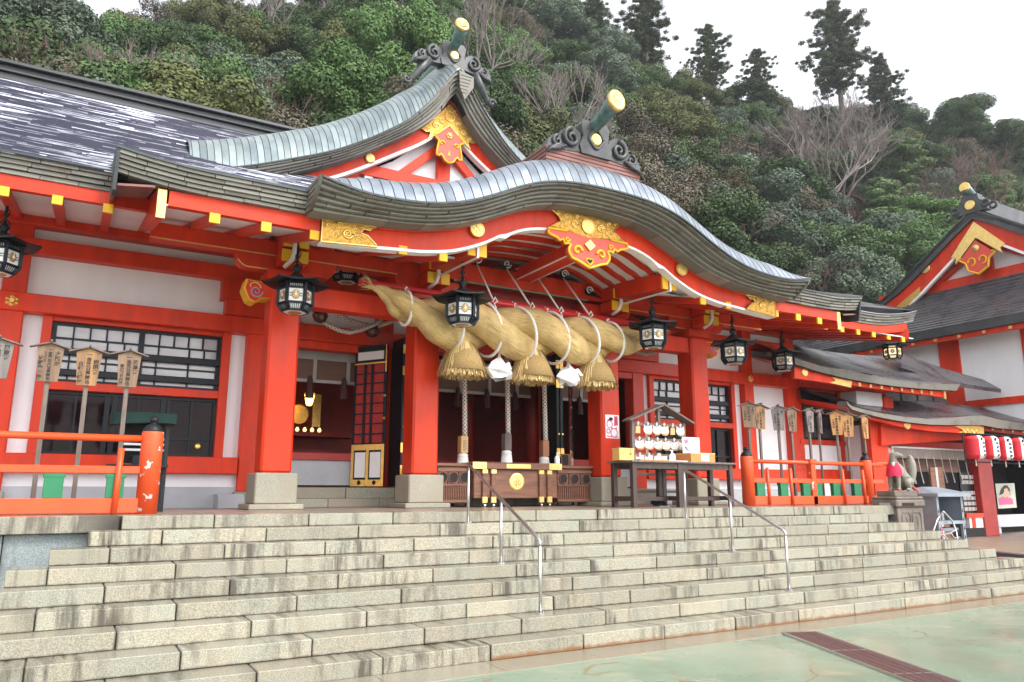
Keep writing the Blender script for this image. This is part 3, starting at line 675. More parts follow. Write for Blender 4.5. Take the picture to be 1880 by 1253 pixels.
def win_bay(sx):
    sx = -sx if sx > 0 else 1
    f = lambda a, b: sorted((a, b)) if sx > 0 else sorted((mirx(a), mirx(b)))
    for a, b in ((-.88, -.57), (2.35, 2.64)): part('plaster_strip', MB().box(*f(a,b), 14.32, 14.40, 2.2, 4.46), WHITE, H)
    for a, b in ((-.58, -.44), (2.21, 2.36)): part('window_stile', MB().box(*f(a,b), 14.22, 14.42, 2.2, 4.46, .008), RED, H)
    part('window_rail', MB().box(*f(-.44,2.21), 14.22, 14.42, 3.245, 3.385, .008), RED, H)
    part('window_head', MB().box(*f(-.44,2.21), 14.24, 14.42, 4.38, 4.46, .006), RED, H)
    # upper lattice window
    wn = part('upper_window', MB().box(*f(-.44,2.21), 14.40, 14.43, 3.385, 4.38), PANED, H)
    for a, b in ((-.44,-.37),(.86,.95),(2.14,2.21)): part('window_frame', MB().box(*f(a,b), 14.33, 14.40, 3.385, 4.38), BLACK, wn)
    for z, hh in ((3.41,.05),(4.355,.045)): part('window_frame', MB().box(*f(-.44,2.21), 14.335, 14.40, z-hh/2, z+hh/2), BLACK, wn)
    for z, hh in ((3.545,.11),(3.895,.12)): part('window_bar', MB().box(*f(-.38,2.24), 14.27, 14.33, z-hh/2, z+hh/2, .01), BLACK, wn)
    for h0, h1 in ((-.37,.86),(.95,2.14)):
        W_ = (h1-h0)
        for k in range(1,5): part('muntin', MB().box(*f(h0+W_*k/5-.014, h0+W_*k/5+.014), 14.345, 14.40, 4.12, 4.34), BLACK, wn)
        for z in (4.12, 3.74): part('muntin', MB().box(*f(h0, h1), 14.343, 14.40, z-.014, z+.014), BLACK, wn)
        for k in (1,3,4): part('muntin', MB().box(*f(h0+W_*(k-.05)/5*1.05-.014, h0+W_*(k-.05)/5*1.05+.014), 14.346, 14.40, 3.95 if k != 3 else 3.74, 4.12), BLACK, wn)
        for k in (.9, 3.1): part('muntin', MB().box(*f(h0+W_*k/5-.014, h0+W_*k/5+.014), 14.347, 14.40, 3.43, 3.95), BLACK, wn)
        part('pane', MB().box(*f(h0, h1), 14.382, 14.39, 3.43, 4.34), PANE, wn)
    # lower dark window
    ln_ = part('lower_window', MB().box(*f(-.44,2.21), 14.39, 14.43, 2.21, 3.245), PANED, H)
    for a, b in ((-.44,-.37),(.44,.52),(.55,.63),(1.30,1.38),(1.40,1.45),(2.15,2.21)): part('window_frame', MB().box(*f(a,b), 14.34, 14.39, 2.21, 3.245), BLACK, ln_)
    for z, hh in ((2.235,.05),(3.215,.055),(2.52,.04)): part('window_frame', MB().box(*f(-.44,2.21), 14.345, 14.39, z-hh/2, z+hh/2), BLACK, ln_)
    for x in (.02, .95, 1.80): part('muntin', MB().box(*f(x-.016,x+.016), 14.35, 14.39, 2.26, 3.19), BLACK, ln_)
    for x in (1.24, 1.95): part('window_pull', MB().lathe([(.02,-.02),(.045,-.012),(.05,0)], (f(x,x)[0], 14.345, 2.40), 12, 'y'), GOLD, ln_)
    # stepped brackets beside the posts
    for px_, s3 in ((XC-4.49,-1),):
        for z0, z1, l in ((5.04,5.43,.68),(4.76,5.04,.60)):
            a, b = f(px_-l, px_+l)
            part('stepped_bracket', MB().box(a, b, 14.02 if z0 < 5 else 14.0, 14.3, z0+.002, z1-.002, .008), RED, H)
        a, b = f(px_-.72, px_-.70)
    for px_ in (XC-8.3,):
        x = f(px_, px_)[0]
        fl = part('gold_flower', MB().lathe([(.035,-.06),(.05,-.04),(.05,-.02)], (x, 14.06, 4.60), 12, 'y'), GOLD, H)
        for k in range(6):
            a = math.pi/6+k*math.pi/3; part('petal', MB().lathe([(.008,-.035),(.034,-.02),(.042,0)], (x+.062*math.cos(a), 14.06, 4.60+.062*math.sin(a)), 8, 'y'), GOLD, fl)
win_bay(-1); win_bay(1)
for s in (-1, 1):
    a, b = sorted((XC+s*8.47, XC+s*9.83)); part('wall_plaster', MB().box(a, b, 14.31, 14.40, 2.2, 4.46), WHITE, H)
part('wall_plaster', MB().box(-7, XC-10.17, 14.31, 14.40, 2.2, 4.46), WHITE, H)
# --- doors, sills and threshold steps
for k in range(9):
    for j, (z0, z1, yy) in enumerate(((1.346,1.50,13.35),(1.50,1.695,13.62))):
        x = XC-4.2+.95*k+(.4 if j else 0)
        part('threshold_stone', MB().box(x+.004, x+.946, yy, 14.3, z0+.001, z1, .008), GRANP, H)
for s in (-1, 1):
    a, b = sorted((XC+s*4.32, XC+s*2.17))
    part('bay_dado', MB().box(a, b, 14.26, 14.34, 1.74, 2.20), GREYC, H)
    part('bay_sill', MB().box(a, b, 14.2, 14.40, 2.20, 2.34, .008), REDIN, H)
    part('bay_head', MB().box(a, b, 14.14, 14.42, 4.30, 4.45, .008), RED, H)
def door_leaf(hx, hy, tx, ty, z0, z1, label, narrow=False):
    """open leaf hinged at (hx,hy), free edge at (tx,ty)"""
    d = Vector((tx-hx, ty-hy, 0)); L = d.length; d.normalize(); nrm = Vector((-d.y, d.x, 0))
    if nrm.y > 0: nrm = -nrm
    M = Matrix(((d.x, nrm.x, 0, hx), (d.y, nrm.y, 0, hy), (0,0,1,0), (0,0,0,1)))
    def T(mb): return mb.turn(M)
    lf = part('door_leaf', T(MB().box(0, L, -.03, 0, z0, z1)), BLACK, H, label=label)
    hh = z1-z0
    part('door_panel', T(MB().box(.06, L-.06, 0, .008, z0+.30*hh, z0+.86*hh)), REDIN if not narrow else DARK, lf)
    for k in range(1, 8): part('lattice_bar', T(MB().box(.05, L-.05, .008, .026, z0+hh*(.29+.072*k)-.012, z0+hh*(.29+.072*k)+.012)), BLACK, lf)
    for u in (.36, .58): part('lattice_bar', T(MB().box(L*u-.025, L*u+.025, .012, .032, z0+.29*hh, z0+.86*hh)), BLACK, lf)
    part('gold_fitting', T(MB().box(.0, L, 0, .012, z0, z0+.045*hh)), GOLD, lf)
    part('gold_fitting', T(MB().box(.0, L, 0, .012, z0+.25*hh, z0+.29*hh)), GOLD, lf)
    for u in (0, .46, .92): part('gold_fitting', T(MB().box(L*u, L*u+.08*L, 0, .013, z0+.045*hh, z0+.25*hh)), GOLD, lf)
    for a, b in ((.865,.875),(.965,1.0)): part('gold_fitting', T(MB().box(0, L, 0, .012, z0+a*hh, z0+b*hh)), GOLD if a < .9 else BLACK, lf)
    part('gold_edge', T(MB().box(L*.965, L*.965+.022, 0, .014, z0+.80*hh, z0+hh)), GOLD, lf)
    part('white_panel', T(MB().box(.10*L, .90*L, 0, .016, z0+.895*hh, z0+.955*hh)), WLINE, lf)
    for u in (.10, .56): part('white_panel', T(MB().box(L*u+.02, L*u+.34*L, 0, .016, z0+.06*hh, z0+.235*hh)), WLINE, lf)
    for u in (.27,.73): part('dark_boss', T(MB().lathe([(.05,0),(.04,.02)], (0,0,0), 10, 'y').shift((L*u, 0, z0+.025*hh))), BLACK, lf)
    for zz in (.47,.63): part('gold_stud', T(MB().lathe([(.028,0),(.012,.03)], (0,0,0), 8, 'y').shift((L*.97, .01, z0+zz*hh))), GOLD, lf)
door_leaf(4.70, 14.2, 5.12, 13.56, 1.72, 4.42, 'open black and red lattice door leaf with gold fittings in the left bay')
door_leaf(mirx(4.70), 14.2, mirx(5.12)-.12, 13.50, 1.72, 4.42, 'open black and red lattice door leaf with gold fittings in the right bay')
for s in (-1, 1):
    for k in range(2):
        x0 = XC+s*(1.86-.10*k)
        st_ = part('folded_leaf', MB().box(*sorted((x0, x0-s*.075)), 13.50, 14.14, 1.72, 4.58, .006), BLACK, H)
        for z in (2.02, 2.44, 3.92, 4.34): part('gold_hinge', MB().box(*sorted((x0+.004*s, x0-s*.079)), 13.485, 13.50, z-.09, z+.09), GOLD, st_)
        part('gold_catch', MB().lathe([(.02,-.03),(.012,0)], (x0-s*.04, 13.49, 2.83), 8, 'y'), GOLD, st_)
# --- interior seen through the doors
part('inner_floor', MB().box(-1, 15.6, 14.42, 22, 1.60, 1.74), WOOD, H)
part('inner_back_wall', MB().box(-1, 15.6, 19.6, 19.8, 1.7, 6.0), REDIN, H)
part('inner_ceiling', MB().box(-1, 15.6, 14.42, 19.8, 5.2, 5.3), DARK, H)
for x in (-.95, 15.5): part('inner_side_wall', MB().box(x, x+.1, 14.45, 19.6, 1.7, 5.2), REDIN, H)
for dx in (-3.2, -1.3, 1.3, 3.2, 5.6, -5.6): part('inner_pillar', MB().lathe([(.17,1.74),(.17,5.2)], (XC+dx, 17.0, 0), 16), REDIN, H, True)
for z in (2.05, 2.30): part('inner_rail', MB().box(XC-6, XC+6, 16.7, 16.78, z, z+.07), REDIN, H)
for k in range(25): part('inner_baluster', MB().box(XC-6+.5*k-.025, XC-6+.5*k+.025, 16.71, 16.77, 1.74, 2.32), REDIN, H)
for s in (-1, 1, 0):
    a, b = (XC-4.25, XC-2.2) if s < 0 else ((XC+2.2, XC+4.25) if s > 0 else (XC-1.8, XC+1.8))
    bl = part('bamboo_blind', MB().box(a, b, 14.75, 14.79, 3.78, 4.22), BLIND, H)
    part('blind_border', MB().box(a, b, 14.73, 14.78, 4.20, 4.44), CLOTHW, bl)
    part('blind_border', MB().box(a, b, 14.73, 14.80, 3.74, 3.80), CLOTHW, bl)
    n = 3 if s else 5
    for k in range(n):
        x = a+(b-a)*(k+.5)/n
        part('blind_band', MB().box(x-.035, x+.035, 14.72, 14.75, 3.8, 4.22), CLOTHW, bl)
        part('blind_tassel', MB().lathe([(.02,3.86),(.05,3.80),(.09,3.42)], (x-.1, 14.66, 0), 10), mat('red_black_tassel', (.07,.02,.02), .8) if (s == -1 and k == 0) else MT['red_black_tassel'], bl)
# ================================================================ curved porch gable
def interp(tab):
    xs_ = [p[0] for p in tab]; ys_ = [p[1] for p in tab]
    # smooth monotone-ish interpolation
    n = len(xs_); ms = []
    for i in range(n):
        a, b = max(0, i-1), min(n-1, i+1); ms.append((ys_[b]-ys_[a])/(xs_[b]-xs_[a]))
    ms[0] = 0 if xs_[0] == 0 else ms[0]
    def f(x):
        x = abs(x); x = min(max(x, xs_[0]), xs_[-1])
        for i in range(n-1):
            if x <= xs_[i+1]:
                h = xs_[i+1]-xs_[i]; t = (x-xs_[i])/h
                return (2*t**3-3*t*t+1)*ys_[i]+(t**3-2*t*t+t)*h*ms[i]+(-2*t**3+3*t*t)*ys_[i+1]+(t**3-t*t)*h*ms[i+1]
        return ys_[-1]
    return f
zt = interp([(0,6.47),(.3,6.465),(.6,6.45),(.9,6.42),(1.2,6.36),(1.5,6.27),(1.8,6.14),(2.1,5.99),(2.4,5.85),(2.7,5.73),(3,5.645),(3.3,5.59),(3.6,5.56),(3.9,5.55),(4.2,5.56),(4.5,5.605),(4.8,5.67)])
zlow = interp([(0,6.25),(.6,6.225),(.9,6.18),(1.2,6.11),(1.5,6.00),(1.8,5.86),(2.1,5.72),(2.4,5.60),(2.7,5.51),(3,5.445),(3.3,5.40),(3.6,5.375),(3.9,5.36),(4.5,5.335),(4.8,5.33)])
zb = interp([(0,6.35),(.5,6.33),(1,6.25),(1.5,6.07),(2,5.84),(2.5,5.64),(3,5.51),(3.5,5.44),(4,5.40),(4.5,5.39),(4.95,5.40)])
zw = interp([(0,5.90),(.8,5.87),(1.1,5.82),(1.35,5.74),(1.6,5.62),(1.65,5.62),(2,5.42),(2.5,5.22),(3,5.12),(3.5,5.08),(4,5.04),(4.6,5.01)])
def arc_positions(f, xm, step):
    """x positions evenly spaced along the curve, symmetric about 0"""
    xs_ = [0.0]; acc = 0; x = 0; px_, pz = 0, f(0)
    while x < xm:
        x += .005; z = f(x); acc += math.hypot(x-px_, z-pz); px_, pz = x, z
        if acc >= step: xs_.append(x); acc = 0
    if xm-xs_[-1] < step*.3: xs_[-1] = xm
    else: xs_.append(xm)
    return [-q for q in xs_[::-1]] + xs_[1:]
def curved_shingles(parent, ft, fb, xm, y, rows, ln, ystep, depth=.25, cx=XC):
    n = 40
    xx = [cx-xm+2*xm*k/n for k in range(n+1)]
    part('shingle_backing', MB().strip([(q, ft(q-cx)-.012) for q in xx], [(q, fb(q-cx)+.01) for q in xx], y+.03+ystep*(rows-1), y+depth+.12), SHINGD, parent)
    for j in range(rows):
        yy = y+ystep*(rows-1-j); x = -xm-random.uniform(0, ln)
        while x < xm:
            a = max(-xm, x); b = min(xm, x+ln*random.uniform(.97,1.03)); x = x+ln
            if b-a < .03: continue
            m = 4; q = [a+.0035+(b-a-.007)*k/m for k in range(m+1)]
            dy = random.uniform(-.006,.006)
            g = lambda t, s: fb(s)+(ft(s)-fb(s))*t
            part('eave_shingle', MB().strip([(cx+s, g((j+1)/rows, s)-.004) for s in q], [(cx+s, g(j/rows, s)+.004) for s in q], yy+dy, yy+depth), SHING, parent)
def minoko(parent, ft, xm, y, step, path, m, dzs, lip=.03, cx=XC, name='roof_panel'):
    xs_ = arc_positions(ft, xm, step)
    for a, b in zip(xs_[:-1], xs_[1:]):
        rows = []; rows2 = []
        nn = 3; lift = .004
        for (dy, dz) in path:
            r = []
            for k in range(nn+1):
                s = a+.006+(b-a-.012)*k/nn
                up = lift*(1-k/nn)
                r.append((cx+s, y+dy, ft(s)+dz*dzs(s)+up+lip))
            rows.append(r); rows2.append([(p[0], p[1]+.0, p[2]-.03) for p in r])
        mb = MB().sheet(rows)
        mb.add(rows[0]+rows2[0], [(k+1, k, k+nn+1, k+nn+2) for k in range(nn)])
        mb.add([r[0] for r in rows]+[r[0] for r in rows2], [(k, k+1, k+1+len(rows), k+len(rows)) for k in range(len(rows)-1)])
        part(name, mb, m, parent, True)
    n = 50
    part('roof_underlay', MB().sheet([[(cx-xm+2*xm*k/n, y+.02+dy, ft(-xm+2*xm*k/n)+dz*dzs(-xm+2*xm*k/n)+lip-.016) for k in range(n+1)] for dy, dz in path]), COPPERD, parent)
K = part('curved_gable', MB().strip([(XC-4.76+9.52*k/60, zt(-4.76+9.52*k/60)+.012) for k in range(61)], [(XC-4.76+9.52*k/60, zt(-4.76+9.52*k/60)-.012) for k in range(61)], 9.21, 9.36), COPPERD, H)
curved_shingles(K, zt, zlow, 4.76, 9.25, 6, .56, .08, .34)
kd = lambda s: (.62+.38*max(0, 1-abs(s)/4.8)**.7)*(1-.85*max(0, (abs(s)-3.9)/.9)**1.6)
minoko(K, zt, 4.76, 9.22, .155, [(0,0),(.05,.11),(.13,.28),(.24,.43),(.36,.52),(.52,.555),(.8,.56),(1.4,.555),(2.4,.56),(4.2,.60),(5.9,.64)], COPPER, kd, .012)
for sx in (-1, 1):
    a0, a1 = sorted((XC+sx*4.76, XC+sx*4.80))
    part('gable_end_face', MB().prism([(9.22,5.68),(9.30,5.56),(9.64,5.34),(9.95,5.38),(9.95,5.72),(9.62,5.71),(9.40,5.70)], 'x', a0, a1), SHING, K)
    for k in range(4): part('end_seam', MB().box(a0-.006, a1+.006, 9.64-.10*k, 9.95, 5.41+.075*k, 5.418+.075*k), SHINGD, K)
# bargeboard in two layers with a white lower edge
nb = 80; xb = [-4.55+9.1*k/nb for k in range(nb+1)]
part('bargeboard', MB().strip([(XC+s, zb(s)+.10) for s in xb], [(XC+s, zw(s)+.03) for s in xb], 9.99, 10.13), RED, K)
part('bargeboard_lip', MB().strip([(XC+s, zb(s)+.10) for s in xb], [(XC+s, zb(s)*.78+zw(s)*.22) for s in xb], 9.95, 9.992), RED, K)
def notch(s): return zw(s) - .05*math.exp(-((abs(s)-1.62)/.05)**2)
part('white_edge', MB().strip([(XC+s, zw(s)+.032) for s in xb], [(XC+s, notch(s)-.012) for s in xb], 9.965, 10.14), WLINE, K)
# gold plates
def gold_plate(parent, cx, y, pts, tip=None, m=GOLD, scrolls=(), t=.02, name='gold_plate'):
    p = part(name, MB().prism([(cx+a, b) for a, b in pts], 'y', y-t, y), GOLDD, parent)
    part('plate_edge', MB().tube([(cx+a, y-t, b) for a, b in list(pts)+list(pts[:1])], .013, 5), m, p)
    for (a, b, r, tn, sg) in scrolls: part('relief_scroll', spiral(cx+a, y-t-.004, b, r, tn+.3, sg, r*.24), m, p, True)
    return p
for sx in (-1, 1):
    z0 = lambda s: zw(s)-.015
    pts = [(sx*4.55, 5.01), (sx*4.55, 5.37), (sx*3.76, 5.36), (sx*3.86, 5.29), (sx*3.95, 5.30), (sx*3.99, 5.23), (sx*3.89, 5.21), (sx*3.76, 5.10), (sx*3.74, 5.07)]
    if sx > 0: pts = pts[::-1]
    g = gold_plate(K, XC, 9.955, pts, scrolls=[(sx*4.18, 5.19, .075, 1.6, sx), (sx*4.36, 5.14, .05, 1.2, -sx), (sx*4.45, 5.27, .045, 1.2, sx), (sx*4.02, 5.12, .045, 1.2, -sx), (sx*4.30,5.30,.04,1.1,-sx), (sx*4.08,5.31,.04,1,sx), (sx*4.46,5.09,.035,1,sx), (sx*3.90,5.12,.03,1,sx)])
    part('plate_rim', MB().tube([(XC+p[0], 9.93, p[1]) for p in pts+pts[:1]], .010, 5), GOLDP, g)
    d = part('gold_disc', MB().lathe([(.0,-.03),(.10,-.03),(.105,-.022),(.125,-.022),(.13,0)], (XC+sx*2.12, 9.95, 5.63), 24, 'y'), GOLDP, K)
    part('disc_rim', MB().tube([(XC+sx*2.12+.118*math.cos(a), 9.925, 5.63+.118*math.sin(a)) for a in [2*math.pi*k/24 for k in range(25)]], .008, 5), GOLD, d)
    for k in range(4): part('disc_relief', MB().lathe([(.028,-.012),(.03,0)], (XC+sx*2.12+.045*math.cos(math.pi/2*k), 9.92, 5.63+.045*math.sin(math.pi/2*k)), 8, 'y'), GOLDP, d)
# centre band and pendant
def zc(s): return zb(s)-.10
top = [(s, zc(s)) for s in [-.98,-.7,-.4,0,.4,.7,.98]]
pts = [(-.79,6.265),(-.58,6.13),(-.55,6.05),(-.62,6.02),(-.76,5.935),(-.40,5.90),(0,5.845),(.40,5.90),(.76,5.935),(.62,6.02),(.55,6.05),(.58,6.13),(.79,6.265),(.4,6.285),(0,6.295),(-.4,6.285)]
g = gold_plate(K, XC, 9.945, pts, scrolls=[(s*a, b, r, 1.5, s*q) for s in (-1,1) for a, b, r, q in ((.27,6.06,.075,1),(.43,6.02,.055,-1),(.44,6.17,.045,1),(.22,6.19,.04,-1),(.60,6.20,.035,1),(.54,5.97,.035,1),(.33,5.94,.03,1))])
part('plate_rim', MB().tube([(XC+p[0], 9.925, p[1]) for p in pts+pts[:1]], .011, 5), GOLDP, g)
part('crest', MB().lathe([(.0,-.02),(.115,-.02),(.13,0)], (XC, 9.925, 6.06), 24, 'y'), GOLDP, g)
part('crest_rim', MB().tube([(XC+.13*math.cos(a), 9.91, 6.06+.13*math.sin(a)) for a in [2*math.pi*k/24 for k in range(25)]], .010, 5), GOLD, g)
def pendant(parent, cx, y, half, fm, m=CORAL, rim=YELLOW, name='gable_pendant'):
    pts = [(cx+a, b) for a, b in half] + [(cx-a, b) for a, b in half[::-1]]
    p = part(name, MB().prism(pts[::-1], 'y', y, y+.10), m, parent)
    k0 = [q for q in half if True]
    n = len(half)
    for s in (-1, 1): part('pendant_rim', MB().tube([(cx+s*a, y-.004, b) for a, b in half[1:]], fm, 6), rim, p, True)
    return p
half = [(0,5.85),(.45,5.89),(.82,5.88),(.83,5.80),(.78,5.775),(.66,5.745),(.60,5.70),(.53,5.735),(.50,5.66),(.43,5.68),(.38,5.665),(.42,5.60),(.42,5.53),(.36,5.44),(.24,5.41),(.14,5.37),(.05,5.335),(0,5.31)]
pd = pendant(K, XC, 9.90, half, .024)
for s in (-1, 1):
    part('pendant_scroll', spiral(XC+s*.25, 9.89, 5.58, .095, 1.0, -s, .026, a0=(0 if s < 0 else math.pi)), YELLOW, pd, True)
    part('pendant_scroll', spiral(XC+s*.45, 9.89, 5.75, .05, 1.1, s, .017), YELLOW, pd, True)
part('gold_diamond', MB().prism([(XC+.11,5.71),(XC,5.81),(XC-.11,5.71),(XC,5.61)], 'y', 9.865, 9.90), GOLDP, pd)
part('heart_rim', MB().tube([(XC+.07*math.sin(a)**3, 9.89, 5.43+.055*(math.cos(a)-.35*math.cos(2*a)-.2*math.cos(3*a)*.5)) for a in [2*math.pi*k/24 for k in range(25)]], .013, 5), YELLOW, pd)
part('heart_hole', MB().prism([(XC+.06*math.sin(a)**3, 5.43+.045*(math.cos(a)-.35*math.cos(2*a)-.1*math.cos(3*a))) for a in [-2*math.pi*k/16 for k in range(16)]], 'y', 9.894, 9.899), DARK, pd)
# arched soffit and curved ribs under the gable
xs2 = [-2.0+4.0*k/30 for k in range(31)]
zs = lambda s: zw(s)+.10
part('arched_soffit', MB().strip([(XC+s, zs(s)+.10) for s in xs2], [(XC+s, zs(s)+.07) for s in xs2], 10.14, 14.0), WHITE, K)
for y in (10.42, 10.80, 11.18, 11.56, 11.94):
    part('curved_rafter', MB().strip([(XC+s, zs(s)+.07) for s in xs2], [(XC+s, zs(s)+.0) for s in xs2], y, y+.10), RED, K)
part('ridge_beam', MB().box(XC-.17, XC+.17, 10.14, 12.3, 5.62, 5.84, .01), RED, K)
for s in (-1,1): part('beam_white_line', MB().box(*sorted((XC+s*.15, XC+s*.172)), 10.14, 12.2, 5.612, 5.632), WLINE, K)
for sx in (-1, 1):
    xa, xb_ = sorted((XC+sx*2.17, XC+sx*4.5))
    part('side_soffit', MB().sheet([[(x, 10.14, zw(x-XC)+.10) for x in [xa+(xb_-xa)*k/8 for k in range(9)]], [(x, 12.0, 5.62) for x in [xa+(xb_-xa)*k/8 for k in range(9)]]]), WHITE, K)
part('gable_back_wall', MB().strip([(XC+s, zs(s)+.08) for s in xs2], [(XC+s, 5.3) for s in xs2], 12.42, 12.46), REDIN, K)
# --- ridge of the curved gable with its end ornament
def ridge_end(parent, cx, y, z, S, wing, tube_path, disc_z, m=IRONG):
    """S scales the ornament; wing is the half width"""
    body = [(-.30*S,-.02*S),(-.34*S,.12*S),(-.26*S,.30*S),(-.30*S,.52*S),(-.24*S,.60*S),(.24*S,.60*S),(.30*S,.52*S),(.26*S,.30*S),(.34*S,.12*S),(.30*S,-.02*S)]
    o = part('ridge_end_ornament', MB().prism([(cx+a, z+b) for a, b in body[::-1]], 'y', y, y+.28*S), m, parent)
    part('niche_rim', MB().tube([(cx+.135*S*math.cos(a)*(1+.10*math.cos(4*a)), y-.012, z+disc_z*S+.165*S*math.sin(a)*(1+.06*math.cos(4*a))) for a in [2*math.pi*k/28 for k in range(29)]], .022*S, 6), m, o, True)
    part('gold_crest', MB().lathe([(0,-.03*S),(.095*S,-.03*S),(.118*S,-.005*S)], (cx, y, z+disc_z*S), 22, 'y'), GOLDP, o)
    for s in (-1, 1):
        w0 = [(.30*S,0),(.30*S,.34*S),(.46*S,.44*S),(.62*S,.36*S),(.70*S,.22*S),(.84*S,.20*S),(.95*S,.08*S),(wing,-.10*S if wing < 1.02*S else -.0*S),(wing-.12*S,-.06*S)]
        q = [(cx+s*a, z+b-(a*.0)) for a, b in w0]
        part('wing_scroll', MB().prism(q if s < 0 else q[::-1], 'y', y+.03, y+.2*S), m, o)
        part('scroll', spiral(cx+s*.50*S, y-.0, z+.20*S, .17*S, 1.5, -s, .042*S, 34, a0=(math.pi*.5)), m, o, True)
        part('scroll', spiral(cx+s*.78*S, y+.01, z+.08*S, .10*S, 1.3, -s, .030*S, 28, a0=(math.pi*.5)), m, o, True)
        for k in range(3): part('wing_feather', MB().tube([(cx+s*(.62+.06*k)*S, y+.0, z+(.02-.03*k)*S), (cx+s*(.80+.06*k)*S, y+.0, z+(.0-.04*k)*S), (cx+s*min(wing, (.96+.05*k)*S), y+.02, z+(-.06-.05*k)*S)], [.03*S,.035*S,.012*S], 6), m, o, True)
    part('crest_tube', MB().tube(tube_path, [.11*S]*(len(tube_path)-3)+[.115*S,.14*S,.155*S], 18), VERD, o, True)
    e = Vector(tube_path[-1]); d = (e-Vector(tube_path[-2])).normalized(); d = Vector((d.x, d.y, d.z*.35)).normalized()
    q = d.to_track_quat('Z', 'Y').to_matrix().to_4x4(); q.translation = e
    part('gold_cap', MB().lathe([(.158*S,-.05*S),(.165*S,.02*S),(.150*S,.045*S),(.10*S,.045*S),(.09*S,.03*S),(0,.03*S)], (0,0,0), 24).turn(q @ Matrix.Diagonal((1,1.22,1,1))), GOLDP, o, True)
    return o
kr = part('porch_ridge', MB().box(XC-.97, XC+.97, 9.72, 15.2, 7.05, 7.10), PLINTH, K)
for k, (z0, z1) in enumerate(((6.92,6.985),(6.985,7.05),(7.05,7.115),(7.115,7.18),(7.18,7.245))):
    part('ridge_board', MB().box(XC-.98-.006*k, XC+.98+.006*k, 9.70-.004*k, 10.6, z0+.003, z1-.003, .006), PLINTH, kr)
part('ridge_saddle', MB().strip([(XC+s, 7.42-.10*abs(s)-.12*s*s) for s in [-1.0+.1*k for k in range(21)]], [(XC+s, 7.22-.0*abs(s)) for s in [-1.0+.1*k for k in range(21)]], 9.95, 15.0), IRONG, kr)
part('ridge_cap', MB().tube([(XC,9.9,7.74),(XC,15.0,7.74)], .13, 12), VERD, kr, True)
part('ridge_body', MB().box(XC-.26, XC+.26, 9.9, 15.0, 7.2, 7.7), IRONG, kr)
ridge_end(kr, XC, 9.64, 7.25, 1.0, 1.0, [(XC,10.4,7.72),(XC,10.0,7.74),(XC,9.7,7.78),(XC,9.4,7.86),(XC,9.2,7.93),(XC,9.06,7.985)], .285)
# ================================================================ upper gable over the hall
zg = interp([(0,11.66),(.19,11.50),(.36,11.24),(.58,10.88),(.95,10.40),(1.3,10.01),(1.65,9.72),(2.0,9.46),(2.35,9.22),(3.0,8.83),(3.6,8.55),(4.7,8.09),(5.7,7.77),(6.6,7.60)])
zh = interp([(0,11.16),(.10,11.06),(.28,10.72),(.5,10.41),(.87,10.04),(1.4,9.63),(1.93,9.27),(2.6,8.84),(3.55,8.34),(4.53,7.90),(5.7,7.55),(6.6,7.36)])
zk = interp([(0,10.30),(.45,9.88),(.8,9.60),(1.3,9.27),(1.83,8.92),(2.5,8.50),(2.93,8.27),(3.46,7.99),(4.5,7.60),(6.0,7.2)])
U = part('upper_gable', MB().strip([(XC-5.8+11.6*k/80, zg(-5.8+11.6*k/80)+.012) for k in range(81)], [(XC-5.8+11.6*k/80, zg(-5.8+11.6*k/80)-.014) for k in range(81)], 14.96, 15.1), COPPERD, H)
curved_shingles(U, zg, zh, 5.8, 15.0, 5, .7, .06, .36)
ud = lambda s: .55+.45*min(1, abs(s)/1.2)
minoko(U, zg, 5.8, 14.97, .14, [(0,0),(.05,.10),(.15,.27),(.3,.48),(.5,.70),(.75,.90),(1.05,1.05),(1.5,1.15),(2.6,1.25),(4.5,1.3)], COPPERG, ud, .012)
xg = [-5.2+10.4*k/90 for k in range(91)]
part('bargeboard', MB().strip([(XC+s, zh(s)+.03) for s in xg], [(XC+s, zk(s)+.04) for s in xg], 15.34, 15.48), RED, U)
part('bargeboard_lip', MB().strip([(XC+s, zh(s)+.03) for s in xg], [(XC+s, zh(s)*.72+zk(s)*.28) for s in xg], 15.30, 15.343), RED, U)
part('white_edge', MB().strip([(XC+s, zk(s)+.045) for s in xg], [(XC+s, zk(s)-.035) for s in xg], 15.325, 15.5), WLINE, U)
# finial board at the peak
part('peak_board', MB().prism([(XC-.05,11.60),(XC+.34,11.52),(XC+.34,11.25),(XC+.10,10.86),(XC-.02,11.15)][::-1], 'y', 14.93, 14.98), SHING, U)
for k in range(6): part('peak_seam', MB().box(XC-.02, XC+.30-.035*k, 14.922, 14.932, 11.48-.09*k, 11.488-.09*k), SHINGD, U)
# gable wall with red struts
tri = [(XC-4.1,7.5),(XC+4.1,7.5),(XC+3.0,8.30),(XC+1.3,9.35),(XC,10.45),(XC-1.3,9.35),(XC-3.0,8.30)]
part('gable_plaster', MB().prism(tri[::-1], 'y', 15.96, 16.1), WHITE, U)
def gs(name, a, b, w_, y=15.88, m=RED): part(name, MB().beam((XC+a[0], y, a[1]), (XC+b[0], y, b[1]), .12, w_, c=.006), m, U)
gs('king_post', (-.10,8.8), (-.10,10.2), .34, 15.87) if False else part('king_post', MB().box(XC-.17, XC+.17, 15.82, 15.96, 8.7, 10.3, .008), RED, U)
part('gable_beam', MB().box(XC-2.2, XC+2.2, 15.80, 15.97, 8.80, 9.08, .008), RED, U)
for s in (-1, 1):
    gs('gable_strut', (s*1.15, 8.98), (s*.12, 9.95), .20, 15.86)
    gs('gable_strut', (s*2.0, 9.02), (s*3.1, 8.0), .0+.18, 15.86)
    part('gable_post', MB().box(*sorted((XC+s*1.80, XC+s*2.0)), 15.83, 15.95, 7.5, 8.8), WHITE, U)
